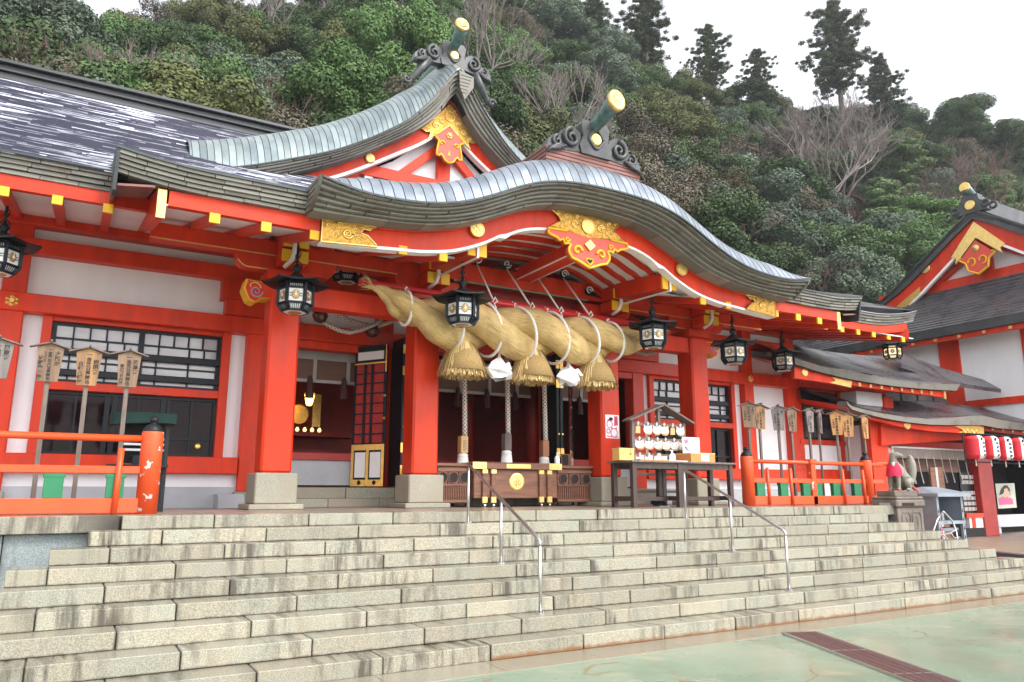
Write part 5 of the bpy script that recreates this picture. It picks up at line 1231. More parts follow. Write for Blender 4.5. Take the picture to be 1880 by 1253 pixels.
R1 = railing('orange railing with green blocks below the row of small wooden boards', GY, gx, gx[0], gx[1]+.55, [at(q,890,GY).x for q in (1405,1447,1543,1580)], [(at(q,890,GY).x, .22) for q in (1394,1437,1478,1500,1533,1571)], 2.27)
mp_ = part('middle_post', MB().box(at(1488,850,GY).x-.07, at(1488,850,GY).x+.07, GY-.07, GY+.07, 1.36, 2.22, .01), CHIP, R1)
part('middle_cap', MB().box(at(1488,850,GY).x-.10, at(1488,850,GY).x+.10, GY-.09, GY+.09, 2.20, 2.30, .012), ORANGE, mp_)
q0, q1 = at(1626,851,GY+.1), at(1702,918,12.2)
part('sloping_rail', MB().tube([(gx[1]+.25, GY, 2.225), q0, q1], .042, 10), ORANGE, R1, True)
part('sloping_base', MB().beam((q0.x, q0.y, 1.45), (q1.x, q1.y, q1.z-.75), .1, .16), ORANGE, R1)
# ================================================================ wooden donor boards with brush writing
def glyphs(txt, x, z, size, y, m, parent, vert=True):
    """upright brush characters set one under another, as flat ink on the board"""
    cu = bpy.data.curves.new('writing', 'FONT'); cu.body = '\n'.join(txt) if vert else txt; cu.size = size; cu.align_x = 'CENTER'; cu.space_line = 1.02; cu.offset = size*.034
    cu.extrude = .0004
    tmp = bpy.data.objects.new('writing', cu); C.objects.link(tmp)
    dg = bpy.context.evaluated_depsgraph_get(); me = bpy.data.meshes.new_from_object(tmp.evaluated_get(dg)); bpy.data.objects.remove(tmp)
    me.transform(Matrix.Translation((x, y, z)) @ Matrix.Rotation(math.pi/2, 4, 'X'))
    me.name = 'writing'; me.materials.clear(); me.materials.append(m)
    o = bpy.data.objects.new('writing', me); C.objects.link(o); o.parent = parent; OFF[o] = Vector(); return o
def board(base, zc_, w0, w1, h, m, cols, label, rz=0, lean=0, ink=INK, group='wooden donor boards on tall poles'):
    """local frame: origin at the pole foot; zc_ = height of the board centre above the foot"""
    o = lthing('donor_board', label, 'sign board', group)
    part('pole', MB().box(-.027, .027, .018, .062, 0, zc_+h*.3, .004), GWOOD, o)
    b = part('board', MB().prism([(-w1/2,zc_-h/2),(w1/2,zc_-h/2),(w0/2,zc_+h*.40),(0,zc_+h*.53),(-w0/2,zc_+h*.40)], 'y', -.015, .018), m, o)
    for s in (-1, 1): part('roof_board', MB().beam((0, 0, zc_+h*.55), (s*(w0/2+.085), 0, zc_+h*.40), .10, .016, up=(0,0,1)), GWOOD, o)
    part('ridge_peg', MB().beam((-.0, .07, zc_+h*.57), (0, -.09, zc_+h*.585), .022, .022), GWOOD, o)
    z0 = zc_+h*.40
    for (txt, fx, fz, sz) in cols:
        sz = min(sz, (.86-fz)/len(txt)); glyphs(txt, fx*w1, z0-fz*h-sz*h*.85, sz*h, -.0165, ink, b)
    place(o, base, rz)
    return o
BY = 10.95
spec = [((0,660), .30, .22, .47, BOARDM[2], [('周南市',.36,.02,.13),('一金壱百萬圓也',-.02,.0,.15),('周南建設',-.36,.18,.11)], 'cut off grey wooden donor board at the left edge of the picture', -.05),
        ((94,667), .29, .22, .47, BOARDM[0], [('大阪府',.38,.08,.13),('一金壱百六拾萬圓也',.0,.0,.115),('ゆうゆう',-.22,.10,.07),('辻野幸雄殿',-.42,.22,.15)], 'wooden donor board with three close columns of writing left of the window lattice', .0),
        ((165,675), .29, .22, .47, BOARDM[3], [('岩国市',.38,.18,.14),('一金弐百萬圓也',.02,.0,.16),('白崎八幡宮',-.38,.26,.15)], 'amber wooden donor board with the darkest bold writing before the lattice window', .0),
        ((239,679), .275, .215, .46, BOARDM[0], [('広島市',.36,.12,.14),('一金弐百萬圓也',.0,.0,.145),('高須賀茂行殿',-.36,.26,.115)], 'wooden donor board nearest to the chipped orange newel', .0)]
foot = {0:(-14,928),1:(60,928),2:(140,928),3:(225,928)}
for i, (p, w0, w1, h, m, cols, lab, rz) in enumerate(spec):
    q = at(p[0], p[1], BY); board((q.x-.02, BY, 1.346), q.z-1.346, w0, w1, h, m, cols, lab, rz)
names = [((1375,763),.30,.24,.50,0,'氏子総代会','broad grey donor board, nearest to the right newel',-.5),
         ((1401,766),.27,.20,.50,3,'一金弐百萬圓也','narrow donor board with light wood overlapping the second pole from the right newel',-.15),
         ((1429,769),.28,.21,.50,2,'一金参百萬圓也','dark grey donor board before the white wall panel',-.6),
         ((1459,771),.26,.19,.50,0,'一金壱百萬圓也','donor board with a bright peaked roof before the red wall post',-.2),
         ((1487,773),.24,.18,.50,2,'一金壱百萬圓也','slim pale grey donor board before the left half of the black window',.0),
         ((1511,775),.24,.18,.50,2,'一金壱百萬圓也','donor board turned almost edge on before the black window',.42),
         ((1536,778),.29,.21,.52,1,'一金弐百萬圓也','fresh orange donor board at the right edge of the black window',-.6),
         ((1562,781),.28,.21,.52,1,'一金壱百萬圓也','fresh reddish donor board before the white block',-.5),
         ((1588,785),.27,.20,.52,1,'一金参百萬圓也','fresh donor board furthest right above the black finial',.1)]
BY2 = 11.35
sub = ['下関市','岩国市','萩市','山口市','防府市','長門市','福岡市','北九州市','広島市']
for i, (p, w0, w1, h, k, t, lab, rz) in enumerate(names):
    q = at(p[0], p[1], BY2); sc_ = 1.02
    board((q.x, BY2+.08*(i % 2), 1.346), q.z-1.346, w0*sc_, w1*sc_, h*sc_, BOARDM[k], [(t,-.02,.02,.125),(sub[i],.34,.06,.10),('山田太郎殿' if i % 2 else '大谷商店',-.36,.20,.10)], lab, rz)
# ================================================================ tables with the votive rack
TY = 10.45
def table(x0, x1, y0, y1, label):
    o = thing('wooden_table', label, 'table', ((x0+x1)/2, (y0+y1)/2, 1.35), 'dark wooden tables by the right pillars')
    part('table_top', MB().box(x0-.06, x1+.06, y0-.05, y1+.05, 2.125, 2.16, .006), GWOOD, o)
    part('apron', MB().box(x0, x1, y0+.01, y0+.04, 2.02, 2.125), DWOOD, o); part('apron', MB().box(x0, x1, y1-.04, y1-.01, 2.02, 2.125), DWOOD, o)
    for x in (x0+.04, x1-.04):
        for y in (y0+.04, y1-.04): part('leg', MB().box(x-.045, x+.045, y-.045, y+.045, 1.346, 2.125, .005), DWOOD, o)
        part('side_rail', MB().box(x-.025, x+.025, y0+.08, y1-.08, 1.46, 1.54), DWOOD, o)
    part('stretcher', MB().box(x0+.08, x1-.08, (y0+y1)/2-.03, (y0+y1)/2+.03, 1.46, 1.53), DWOOD, o)
t0, t1, t2 = at(1163, 900, TY).x, at(1253, 900, TY).x, at(1354, 900, TY).x
table(t0, t1, TY, TY+.62, 'dark wooden table carrying the yellow box beside the inner pillar')
table(t1+.06, t2-.04, TY+.06, TY+.66, 'dark wooden table carrying the orange box beside the outer pillar')
# votive rack standing behind the tables
EY = 11.35
e = lambda x, y, Y=EY: at(1080+x/3.481, 600+y/3.481, Y)
rk = thing('votive_rack', 'weathered wooden rack with a gabled roof hung with fox face plaques', 'rack', (e(440,1000).x, EY, 1.35))
lx, rx, mx = e(282,700).x, e(608,700).x, e(446,560).x
for x in (lx, rx): part('rack_post', MB().box(x-.035, x+.035, EY-.035, EY+.035, 1.346, e(282,600).z if x == lx else e(608,620).z, .004), GWOOD, rk)
part('king_post', MB().box(mx-.03, mx+.03, EY-.03, EY+.03, e(446,620).z, e(446,515).z), GWOOD, rk)
pk = e(458,503)
for q in (e(240,600), e(645,622)): part('roof_board', MB().beam((pk.x, EY-.02, pk.z), (q.x, EY-.02, q.z), .26, .03), GWOOD, rk)
zrows = [e(300,622).z, e(300,718).z, e(300,820).z]
for z in zrows: part('rack_rail', MB().box(lx, rx, EY-.02, EY+.02, z-.03, z+.03), GWOOD, rk)
for z in (1.62, 1.95): part('rack_rail', MB().box(lx, rx, EY-.02, EY+.02, z-.025, z+.025), GWOOD, rk)
def fox_plaque():
    o = lthing('votive_plaque', 'x', 'plaque', 'fox face plaques on the votive rack')
    face = [(0,-.105),(.05,-.10),(.10,-.06),(.115,0),(.10,.05),(.105,.125),(.05,.085),(0,.075),(-.05,.085),(-.105,.125),(-.10,.05),(-.115,0),(-.10,-.06),(-.05,-.10)]
    for k in range(3):
        part('board', MB().prism([(a*1.0+.012*k, b-.02*k-.16) for a, b in face], 'y', .016*k, .016*k+.012), PAPER if k == 0 else PINE, o)
    for s in (-1, 1):
        part('ear_mark', MB().prism([(s*.07,-.07),(s*.092,-.05),(s*.088,-.09)][::s], 'y', -.003, 0), PINK, o)
        part('eye', MB().prism([(s*.03,-.15),(s*.065,-.135),(s*.06,-.15),(s*.035,-.16)][::s], 'y', -.003, 0), INK, o)
        part('cheek', MB().prism([(s*.06,-.19),(s*.085,-.18),(s*.075,-.205)][::s], 'y', -.003, 0), PINK, o)
    part('nose', MB().prism([(-.012,-.215),(.012,-.215),(0,-.235)][::-1], 'y', -.003, 0), INK, o)
    part('cord', MB().tube([(0,-.01,-.07),(-.02,-.03,.0),(.0,-.03,.03),(.02,-.03,0),(0,-.01,-.07)], .014, 5), ROPEW, o)
    return o
def back_plaque():
    o = lthing('votive_plaque', 'x', 'plaque', 'fox face plaques on the votive rack')
    for k in range(4): part('board', MB().prism([(-.07+.01*k,-.27),(.05+.01*k,-.27),(.06+.008*k,-.10),(0,-.07),(-.06+.008*k,-.10)], 'y', .018*k, .018*k+.013), PINE, o)
    part('cord', MB().tube([(0,-.01,-.07),(-.02,-.03,.0),(.0,-.03,.03),(.02,-.03,0),(0,-.01,-.07)], .014, 5), ROPEW, o)
    return o
FP, BP = fox_plaque(), back_plaque(); ff = bb = True
rown = ['top', 'middle', 'lower']; cn = ['first', 'second', 'third', 'fourth', 'fifth', 'sixth']
rows_ = [[(320,0),(380,1),(434,1),(487,1),(540,0),(585,1)], [(326,1),(383,1),(438,1),(492,1),(546,1),(590,1)], [(325,1),(380,1),(436,1),(450,1),(545,1),(590,1)]]
for r, row in enumerate(rows_):
    for c_, (px_, kind) in enumerate(row):
        if kind: o = FP if ff else copy_tree(FP); ff = False
        else: o = BP if bb else copy_tree(BP); bb = False
        place(o, (e(px_, 700, EY-.06).x, EY-.06-.01*c_ % .03, zrows[r]+.02), random.uniform(-.45, .35) - .4, .74)
        o['label'] = ('bare wood' if not kind else 'white fox face')+' plaque, %s from the left in the %s row of the rack' % (cn[c_], rown[r])
# things on the tables
bz = 2.16
b = lambda x, y, Y=TY+.25: at(1140+x/9.637, 730+y/9.637, Y)
y1_ = TY+.12
yb = thing('collection_box', 'small pale yellow stepped wooden box at the left end of the table', 'box', (b(120,1000,y1_).x, y1_, bz))
xa, xm, xb_ = b(10,1000,y1_).x, b(100,1000,y1_).x, b(235,1000,y1_).x
part('body', MB().box(xm-.16, xb_, y1_, y1_+.2, bz+.001, b(200,905,y1_).z, .004), CARD, yb); part('lower_tray', MB().box(xa, xm-.16, y1_+.03, y1_+.2, bz+.001, b(60,1000,y1_).z, .004), CARD, yb) if xm-.16 > xa+.02 else None
part('lid', MB().box(xm-.165, xb_+.005, y1_-.005, y1_+.205, b(200,925,y1_).z, b(200,900,y1_).z, .003), PINE, yb); part('clasp', MB().tube([(b(150,985,y1_).x,y1_-.004,b(150,985,y1_).z),(b(168,1010,y1_).x,y1_-.006,b(168,1010,y1_).z),(b(190,985,y1_).x,y1_-.004,b(190,985,y1_).z)], .006, 5), BIRON, yb); part('slot', MB().box(b(160,950,y1_).x, b(175,950,y1_).x, y1_-.007, y1_-.004, b(160,955,y1_).z, b(160,940,y1_).z), INK, yb)
tr = thing('paper_tray', 'shallow wooden tray with small paper slips on the left table', 'tray', (b(600,1100).x, TY+.25, bz))
part('tray', MB().box(b(260,1100).x, b(770,1100).x, TY+.12, TY+.42, bz+.001, bz+.03, .004), CARDO, tr); part('paper', MB().box(b(770,1100).x+.005, b(1110,1100).x, TY+.14, TY+.40, bz+.001, bz+.02), PAPER, tr)
for k, q in enumerate((300, 470, 610, 760)): part('slip', MB().box(b(q,1000).x, b(q+60,1000).x, TY+.2+.02*k, TY+.21+.02*k, bz+.03, bz+.10), PAPER, tr)
sb = thing('pump_bottle', 'white pump bottle on the left table in front of the plaques', 'bottle', (b(872,1000).x, TY+.2, bz))
q = b(872,1000); part('bottle', MB().lathe([(.055,bz+.021),(.058,bz+.05),(.056,bz+.12),(.025,bz+.15),(.016,bz+.16),(.016,bz+.20)], (q.x, TY+.2, 0), 14), PAPER, sb, True); part('pump', MB().box(q.x-.05, q.x+.02, TY+.19, TY+.21, bz+.20, bz+.215), PAPER, sb)
y2 = TY+.2
cx0, cxm, cx1 = b(1100,1050,y2).x, b(1310,1050,y2).x, b(1665,1050,y2).x
cb = thing('cardboard_box', 'low orange box with a white paper label on the right table', 'box', ((cx0+cx1)/2, y2, bz))
part('body', MB().box(cxm-.10, cx1, y2, y2+.42, bz+.001, b(1400,985,y2).z, .004), CARDO, cb); part('label', MB().box(b(1425,1050,y2).x, b(1555,1050,y2).x, y2-.004, y2, b(1425,1130,y2).z+.005, b(1425,1000,y2).z), PAPER, cb)
part('lid', MB().box(cxm-.105, cx1+.005, y2-.003, y2+.425, b(1400,985,y2).z-.02, b(1400,985,y2).z+.004, .002), CARD, cb)
YN = y2+.44; sx0, sx1, sz0, sz1 = b(1095,850,YN).x, b(1395,850,YN).x, b(1200,975,YN).z, b(1200,705,YN).z-.03
sg = thing('notice_board', 'white notice with a printed hand and phone behind the orange box', 'notice', ((sx0+sx1)/2, y2+.5, bz))
part('panel', MB().box(sx0, sx1, y2+.44, y2+.455, bz+.1, sz1+.03, .004), PAPER, sg); NZ = y2+.4385
def flat(parent, pts, m, y): part('print', MB().prism([(p[0], p[1]) for p in pts][::-1], 'y', y, y+.0012), m, parent)
nx = lambda u: sx0+(sx1-sx0)*u; nz = lambda v: sz0+(sz1+.03-sz0)*v
PB = mat('printed_blue_grey', (.22,.26,.38), .6)
flat(sg, [(nx(.06),nz(.82)),(nx(.30),nz(.90)),(nx(.34),nz(.62)),(nx(.12),nz(.52))], PB, NZ); flat(sg, [(nx(.14),nz(.76)),(nx(.28),nz(.80)),(nx(.28),nz(.66)),(nx(.15),nz(.62))], PINK, NZ-.002)
flat(sg, [(nx(.38),nz(.86)),(nx(.52),nz(.88)),(nx(.54),nz(.62)),(nx(.40),nz(.60))], mat('printed_grey', (.45,.47,.52), .6), NZ); flat(sg, [(nx(.06),nz(.30)),(nx(.16),nz(.40)),(nx(.38),nz(.10)),(nx(.30),nz(.04))], PB, NZ); flat(sg, [(nx(.08),nz(.50)),(nx(.22),nz(.44)),(nx(.44),nz(.16)),(nx(.36),nz(.12)),(nx(.12),nz(.34))], mat('printed_pale_blue', (.55,.66,.80), .6), NZ)
glyphs('お守り袋', nx(.88), nz(.62), .05, NZ, PB, sg)
# poster on the inner right pillar: cats drawn in pink, kept generic
px0, px1, pz0, pz1 = 9.135, 9.47, 2.66, 3.125
po = thing('pillar_poster', 'small white poster printed in pink taped to the inner right pillar', 'poster', (px0, 12.0, pz0))
part('sheet', MB().box(px0, px1, 12.003, 12.008, pz0, pz1), PAPER, po)
U_ = lambda u: px0+(px1-px0)*u; V_ = lambda v: pz0+(pz1-pz0)*v
def pf(pts, m=PINK): part('print', MB().prism([(U_(a), V_(c)) for a, c in pts][::-1], 'y', 12.0005, 12.003), m, po)
pf([(.18,.76),(.34,.90),(.52,.88),(.56,.76)], INK); pf([(.62,.52),(.92,.56),(.92,.95),(.66,.95)])
for (cx_, cz_, r) in ((.30,.60,.20),(.62,.24,.24),(.20,.30,.12)):
    part('print', MB().tube([(U_(cx_+r*math.cos(a)), 12.002, V_(cz_+r*.75*math.sin(a))) for a in [2*math.pi*k/18 for k in range(19)]], .010, 5), PINK, po)
    for s in (-1, 1): pf([(cx_+s*r*.9,cz_+r*.5),(cx_+s*r*.8,cz_+r*1.1),(cx_+s*r*.3,cz_+r*.75)][::s])
pf([(.08,.06),(.5,.04),(.5,.09),(.08,.11)]); pf([(.55,.03),(.92,.05),(.92,.08),(.55,.07)], INK); pf([(.70,.60),(.74,.60),(.74,.9),(.70,.9)], PAPER); pf([(.80,.60),(.84,.60),(.84,.9),(.80,.9)], PAPER)
# ================================================================ dark stand with a green roof left of the stairs
SY = 11.5
s_ = lambda x, y: at(x/3.133, 560+y/3.133, SY)
fs = thing('slip_stand', 'dark roofed stand with shelves behind the chipped orange newel', 'stand', (s_(820,1000).x, SY, 1.35))
a0, a1 = s_(700,800).x, s_(960,800).x
part('roof', MB().strip([(s_(640,620).x, s_(640,620).z), ((a0+a1)/2, s_(820,622).z), (s_(1012,635).x, s_(1012,635).z)], [(s_(640,620).x, s_(640,690).z), ((a0+a1)/2, s_(820,680).z), (s_(1012,635).x, s_(1012,690).z)], SY-.15, SY+.45), DGREEN, fs)
for x in (a0, a1):
    for y in (SY, SY+.35): part('post', MB().box(x-.022, x+.022, y-.022, y+.022, 1.346, s_(700,700).z), BIRON, fs)
part('back_panel', MB().box(a0, a1, SY+.33, SY+.35, 2.0, 2.55), DARK, fs)
for k, z in enumerate((2.16, 2.24, 2.32)): part('shelf', MB().box(a0+.02, a1-.02, SY+.03+.08*k, SY+.14+.08*k, z, z+.03), STEEL if k else GREYC, fs)
part('ledge', MB().box(a0-.15, a1+.03, SY-.12, SY+.4, 1.94, 1.975), BIRON, fs); part('drawer', MB().box(a0+.15, a0+.32, SY-.02, SY+.2, 1.98, 2.10), BLACK, fs)
part('stretcher', MB().box(a0, a1, SY-.01, SY+.01, 1.46, 1.50), BIRON, fs)
gv = thing('grey_vent_hood', 'pale grey metal hood at the foot of the wall left of the outer pillar', 'vent', at(425,925,13.9))
part('hood', MB().prism([(13.75,1.346),(13.75,1.45),(13.85,1.58),(14.18,1.58),(14.18,1.346)], 'x', at(400,920,13.8).x, at(448,920,13.8).x), GREYC, gv)
sh = thing('shoes', 'pair of grey shoes lying under the left table', 'shoes', (at(1205,915,11.0).x, 11.0, 1.35))
for k in (0, 1):
    x = at(1203+9*k, 915, 11.0).x
    part('shoe', MB().tube([(x,10.85,1.39),(x+.01,10.95,1.40),(x+.02,11.05,1.41),(x+.03,11.12,1.43)], [.035,.045,.048,.04], 10), DGREEN if False else BIRON, sh, True)
    part('sole', MB().box(x-.045, x+.07, 10.82, 11.15, 1.347, 1.365), GREYC, sh)
# ================================================================ drain grate in the plaza
dr = thing('drain_grate', 'long rusty drain grate set across the green plaza', 'drain', atZ(1590,1210,0))
A, B, A2, B2 = atZ(1443,1165,0), atZ(1488,1160.5,0), atZ(1673,1253,0), atZ(1746,1252,0)
d = ((A2-A)+(B2-B)).normalized(); A2 = A+d*9; B2 = B+d*9; wv = (B-A); nd = Vector((-d.y, d.x, 0)); wd = wv.dot(nd)
q = lambda s, t, z: A + d*s + nd*(wd*t) + Vector((0,0,z))
part('channel', MB().add([q(-.03,-.1,.004), q(9,-.1,.004), q(9,1.1,.004), q(-.03,1.1,.004)], [(0,1,2,3)] if wd > 0 else [(3,2,1,0)]), DARK, dr)
for t in (-.06, 1.06): part('frame_bar', MB().beam(q(-.03,t,.01), q(9,t,.01), .035, .02), STEEL, dr)
part('frame_bar', MB().beam(q(-.03,-.06,.01), q(-.03,1.06,.01), .035, .02), STEEL, dr)
bar = MB().beam((0,0,0), tuple(nd*wd), .028, .02).mesh('grate_bar', GRATE)
for k in range(180):
    link('grate_bar', bar, dr, q(.02+.035*k, 0, .011))
for k in range(1, 8): part('panel_joint', MB().beam(q(1.02*k,-.02,.016), q(1.02*k,1.02,.016), .022, .012), STEEL, dr)
for t in (.25,.5,.75): part('grate_rod', MB().beam(q(0,t,.014), q(6.4,t,.014), .012, .018), GRATE, dr)
# ================================================================ the side gallery joining the hall on the right
G = thing('side_gallery', 'low red and white side gallery with a grey curved roof right of the hall', 'building', (19, 14.3, 1.35))
def gp(name, mb, m, smooth=False): return part(name, mb, m, G, smooth)
GW = 14.3
gp('red_wall', MB().box(17.43, 21.2, GW, GW+.1, 1.35, 5.2), RED)
gp('window_stile', MB().box(17.55, 17.76, GW-.06, GW, 2.2, 4.62), RED); gp('window_stile', MB().box(19.36, 19.5, GW-.06, GW, 2.2, 4.62), RED)
gp('window_rail', MB().box(17.6, 19.6, GW-.08, GW, 2.94, 3.07), RED)
gwn = gp('gallery_window', MB().box(17.76, 19.36, GW-.03, GW-.004, 3.07, 4.46), BLACK)
for i in range(4):
    for j in range(4):
        x = 17.86+.36*i; z = 3.15+.32*j
        part('pane', MB().box(x, x+.31, GW-.036, GW-.03, z, z+.27), mat('gallery_pane', (.075,.065,.07), .15, var=.4, scale=2) if 'gallery_pane' not in MT else MT['gallery_pane'], gwn)
gp('plaster_panel', MB().box(17.72, 19.5, GW-.02, GW-.002, 2.25, 2.93), WHITE)
gp('sill_beam', MB().box(17.4, 19.9, GW-.12, GW, 1.95, 2.22), RED); gp('dado_plaster', MB().box(17.4, 20.6, GW-.05, GW, 1.35, 1.94), WHITE)
bl = gp('white_block', MB().box(19.55, 20.75, 13.75, 14.29, 1.35, 4.50, .01), WHITE)
gp('post', MB().box(20.75, 21.2, 13.7, 14.29, .1, 4.4, .01), RED)
def curve_at(pts, Y, ox, oy, sc): return [at(ox+a/sc, oy+b/sc, Y) for a, b in pts]
def roof_lip(root, top, bot, Y, back, rise, m_lip, m_roof, side=None):
    T = [(p.x, p.z) for p in top]; B = [(p.x, p.z) for p in bot]
    part('roof_edge', MB().strip(T, B, Y, Y+.3), m_lip, root)
    rows = []
    for k in range(7):
        t = k/6; rows.append([(p[0], Y-.02+back*t, p[1]+.012+rise*t*(1+.25*t)) for p in T])
    part('roof_surface', MB().sheet(rows), m_roof, root)
    part('roof_underside', MB().sheet([[(p[0], Y+.05+back*t, p[1]-.02+rise*.75*t) for p in B] for t in (0, 1)][::-1]), RED, root)
mt = [(225,300),(300,325),(380,352),(470,375),(560,385),(625,397),(720,415),(860,445),(1000,467),(1200,486),(1425,490)]
mb_ = [(225,345),(300,368),(380,395),(470,418),(560,440),(625,455),(720,472),(860,495),(1000,512),(1200,530),(1395,540)]
YM = 12.7
def resamp(pts, n=24):
    out = []
    for k in range(n):
        t = k/(n-1)*(len(pts)-1); i = min(int(t), len(pts)-2); u = t-i
        out.append((pts[i][0]+(pts[i+1][0]-pts[i][0])*u, pts[i][1]+(pts[i+1][1]-pts[i][1])*u))
    return out
roof_lip(G, curve_at(resamp(mt), YM, 1400, 580, 3.917), curve_at(resamp(mb_), YM, 1400, 580, 3.917), YM, 2.3, .95, SHING, SLATE2)
c_ = lambda a, b, Y: at(1400+a/3.917, 580+b/3.917, Y)
bb_ = [c_(a, b, YM+.16) for a, b in [(225,340),(400,395),(630,450)]]; b2 = [c_(a, b, YM+.16) for a, b in [(225,450),(430,478),(630,517)]]
gp('bargeboard', MB().strip([(p.x,p.z) for p in bb_], [(p.x,p.z) for p in b2], YM+.14, YM+.24), RED)
q = [c_(a, b, YM+.14) for a, b in [(640,462),(630,518),(475,482),(520,470),(490,440)]]
gp('gold_plate', MB().prism([(p.x,p.z) for p in q], 'y', YM+.11, YM+.14), GOLDP)
p = c_(306,405,YM+.12); gp('gold_disc', MB().lathe([(0,-.02),(.10,-.02),(.12,0)], (p.x, YM+.13, p.z), 20, 'y'), GOLDP)
f0 = [c_(a, b, YM+.16) for a, b in [(640,462),(900,505),(1310,545)]]; f1 = [c_(a, b, YM+.16) for a, b in [(640,500),(900,540),(1310,588)]]
gp('eave_fascia', MB().strip([(p.x,p.z) for p in f0], [(p.x,p.z) for p in f1], YM+.14, YM+.24), RED)
for a, b in ((693,495),(772,505),(850,514),(924,522),(996,531),(1070,540),(1138,547),(1208,556)):
    p = c_(a, b, YM+.12); gp('gold_stud', MB().box(p.x-.045, p.x+.045, YM+.09, YM+.14, p.z-.05, p.z+.05), GOLDP)
p = c_(1308,568,YM+.1); gp('gold_end', MB().box(p.x-.05, p.x+.05, YM+.08, YM+.14, p.z-.13, p.z+.11), GOLDP)
p0, p1 = c_(150,430,14.0), c_(880,560,14.0)
gp('gallery_beam', MB().box(17.4, p1.x, 13.95, 14.25, 4.50, 4.95), RED)
p0, p1 = c_(860,545,14.2), c_(1335,640,14.2)
tw = gp('transom_window', MB().box(p0.x, p1.x, 14.2, 14.3, c_(1335,655,14.2).z, p0.z+.1), BLACK)
for k in range(4): part('transom_pane', MB().box(p0.x+.1+(p1.x-p0.x)*k/4, p0.x-.02+(p1.x-p0.x)*(k+1)/4, 14.19, 14.2, c_(1335,645,14.2).z, p0.z), MT['gallery_pane'], tw)
# thin lean-to roof behind it
L_ = [(1660,642),(1720,664),(1780,686),(1845,704)]
T = [at(a, b, 13.6) for a, b in L_]; B = [at(a, b, 13.6) for a, b in [(1655,668),(1720,690),(1762,704),(1838,715)]]
gp('lean_to_roof', MB().add([(p.x,13.6,p.z) for p in B]+[(p.x,14.3,p.z+.22) for p in T]+[(p.x,13.62,p.z-.12) for p in B], [(0,1,5,4),(1,2,6,5),(2,3,7,6),(8,9,1,0),(9,10,2,1),(10,11,3,2),(8,10,11)]), SLATE2)
for k in range(5): p = at(1778+13*k, 711+1.6*k, 13.65); gp('gold_stud', MB().box(p.x-.04,p.x+.04,13.62,13.67,p.z-.05,p.z+.04), GOLDP)
# ================================================================ the entrance porch under the lanterns
E_ = thing('lantern_porch', 'red porch with a curved grey roof and a dark open front at the right edge', 'building', (23, 13, .3))
YL = 12.6
lt = [(605,612),(640,650),(800,690),(1000,722),(1200,741),(1400,727),(1560,713),(1640,728),(1700,744),(1880,772),(2200,800)]
lb = [(612,640),(650,680),(860,735),(1040,766),(1220,785),(1400,787),(1575,786),(1640,798),(1700,810),(1880,824),(2200,850)]
roof_lip(E_, curve_at(resamp(lt), YL, 1400, 580, 3.917), curve_at(resamp(lb), YL, 1400, 580, 3.917), YL, 2.0, .62, SHING, SLATE2)
t_ = [c_(a, b, YL+.16) for a, b in [(760,705),(1000,755),(1220,780),(1585,783)]]; b_ = [c_(a, b, YL+.16) for a, b in [(760,740),(1000,800),(1220,832),(1585,852)]]
part('bargeboard', MB().strip([(p.x,p.z) for p in t_], [(p.x,p.z) for p in b_], YL+.14, YL+.26), RED, E_)
q = [c_(a, b, YL+.13) for a, b in [(1585,788),(1585,853),(1400,842),(1440,825),(1370,792)]]
gpl = part('gold_plate', MB().prism([(p.x,p.z) for p in q], 'y', YL+.10, YL+.14), GOLD, E_)
for k in range(4): p = c_(1450+32*k, 826+3*k, YL+.09); part('relief_scroll', spiral(p.x, YL+.095, p.z, .07, 1.3, 1 if k % 2 else -1, .014), GOLDP, gpl)
p = c_(1043,780,YL+.13); part('gold_disc', MB().lathe([(0,-.02),(.13,-.02),(.15,0)], (p.x, YL+.14, p.z), 20, 'y'), GOLDP, E_)
f0 = [c_(a, b, YL+.2) for a, b in [(1590,795),(1880,835),(2200,860)]]; f1 = [c_(a, b, YL+.2) for a, b in [(1590,828),(1880,860),(2200,885)]]
part('eave_fascia', MB().strip([(p.x,p.z) for p in f0], [(p.x,p.z) for p in f1], YL+.18, YL+.3), REDIN, E_)
for k in range(6): p = c_(1648+73*k, 815+7*k, YL+.17); part('gold_stud', MB().box(p.x-.04,p.x+.04,YL+.14,YL+.18,p.z-.04,p.z+.04), GOLDP, E_)
YW = 13.2
w_ = lambda a, b: c_(a, b, YW)
xa, xb_ = w_(770,800).x, w_(905,900).x
FZ = .30
part('red_wall', MB().box(xa, xb_+.1, YW, YW+.2, FZ, w_(800,730).z), RED, E_)
part('porch_beam', MB().prism([(w_(830,800).x, w_(830,780).z), (w_(830,900).x, w_(830,932).z), (w_(1460,900).x, w_(1460,893).z), (w_(1460,850).x, w_(1460,820).z)], 'y', YW-.1, YW+.1), RED, E_)
part('porch_beam', MB().box(xb_-.2, w_(1480,930).x, YW+.12, YW+.3, w_(1300,950).z, w_(1300,905).z), REDIN, E_)
vl = part('valance', MB().box(w_(908,960).x, w_(1462,960).x, YW+.02, YW+.05, w_(1200,1030).z, w_(1200,955).z), VALANCE, E_)
part('valance_band', MB().box(w_(908,960).x, w_(1462,960).x, YW+.0, YW+.06, w_(1200,962).z, w_(1200,950).z), CLOTHW, vl)
for k in range(10): p = w_(955+56*k, 1025); part('hanging_rope', MB().tube([(p.x, YW+.02, p.z+.03), (p.x+.06, YW+.02, p.z-.35), (p.x+.16, YW+.02, p.z-.72)], [.012,.012,.02], 5), CLOTHW, vl)
part('blind', MB().box(w_(930,1030).x, w_(1460,1030).x, YW+.25, YW+.28, w_(1200,1120).z, w_(1200,1030).z), BLIND, E_)
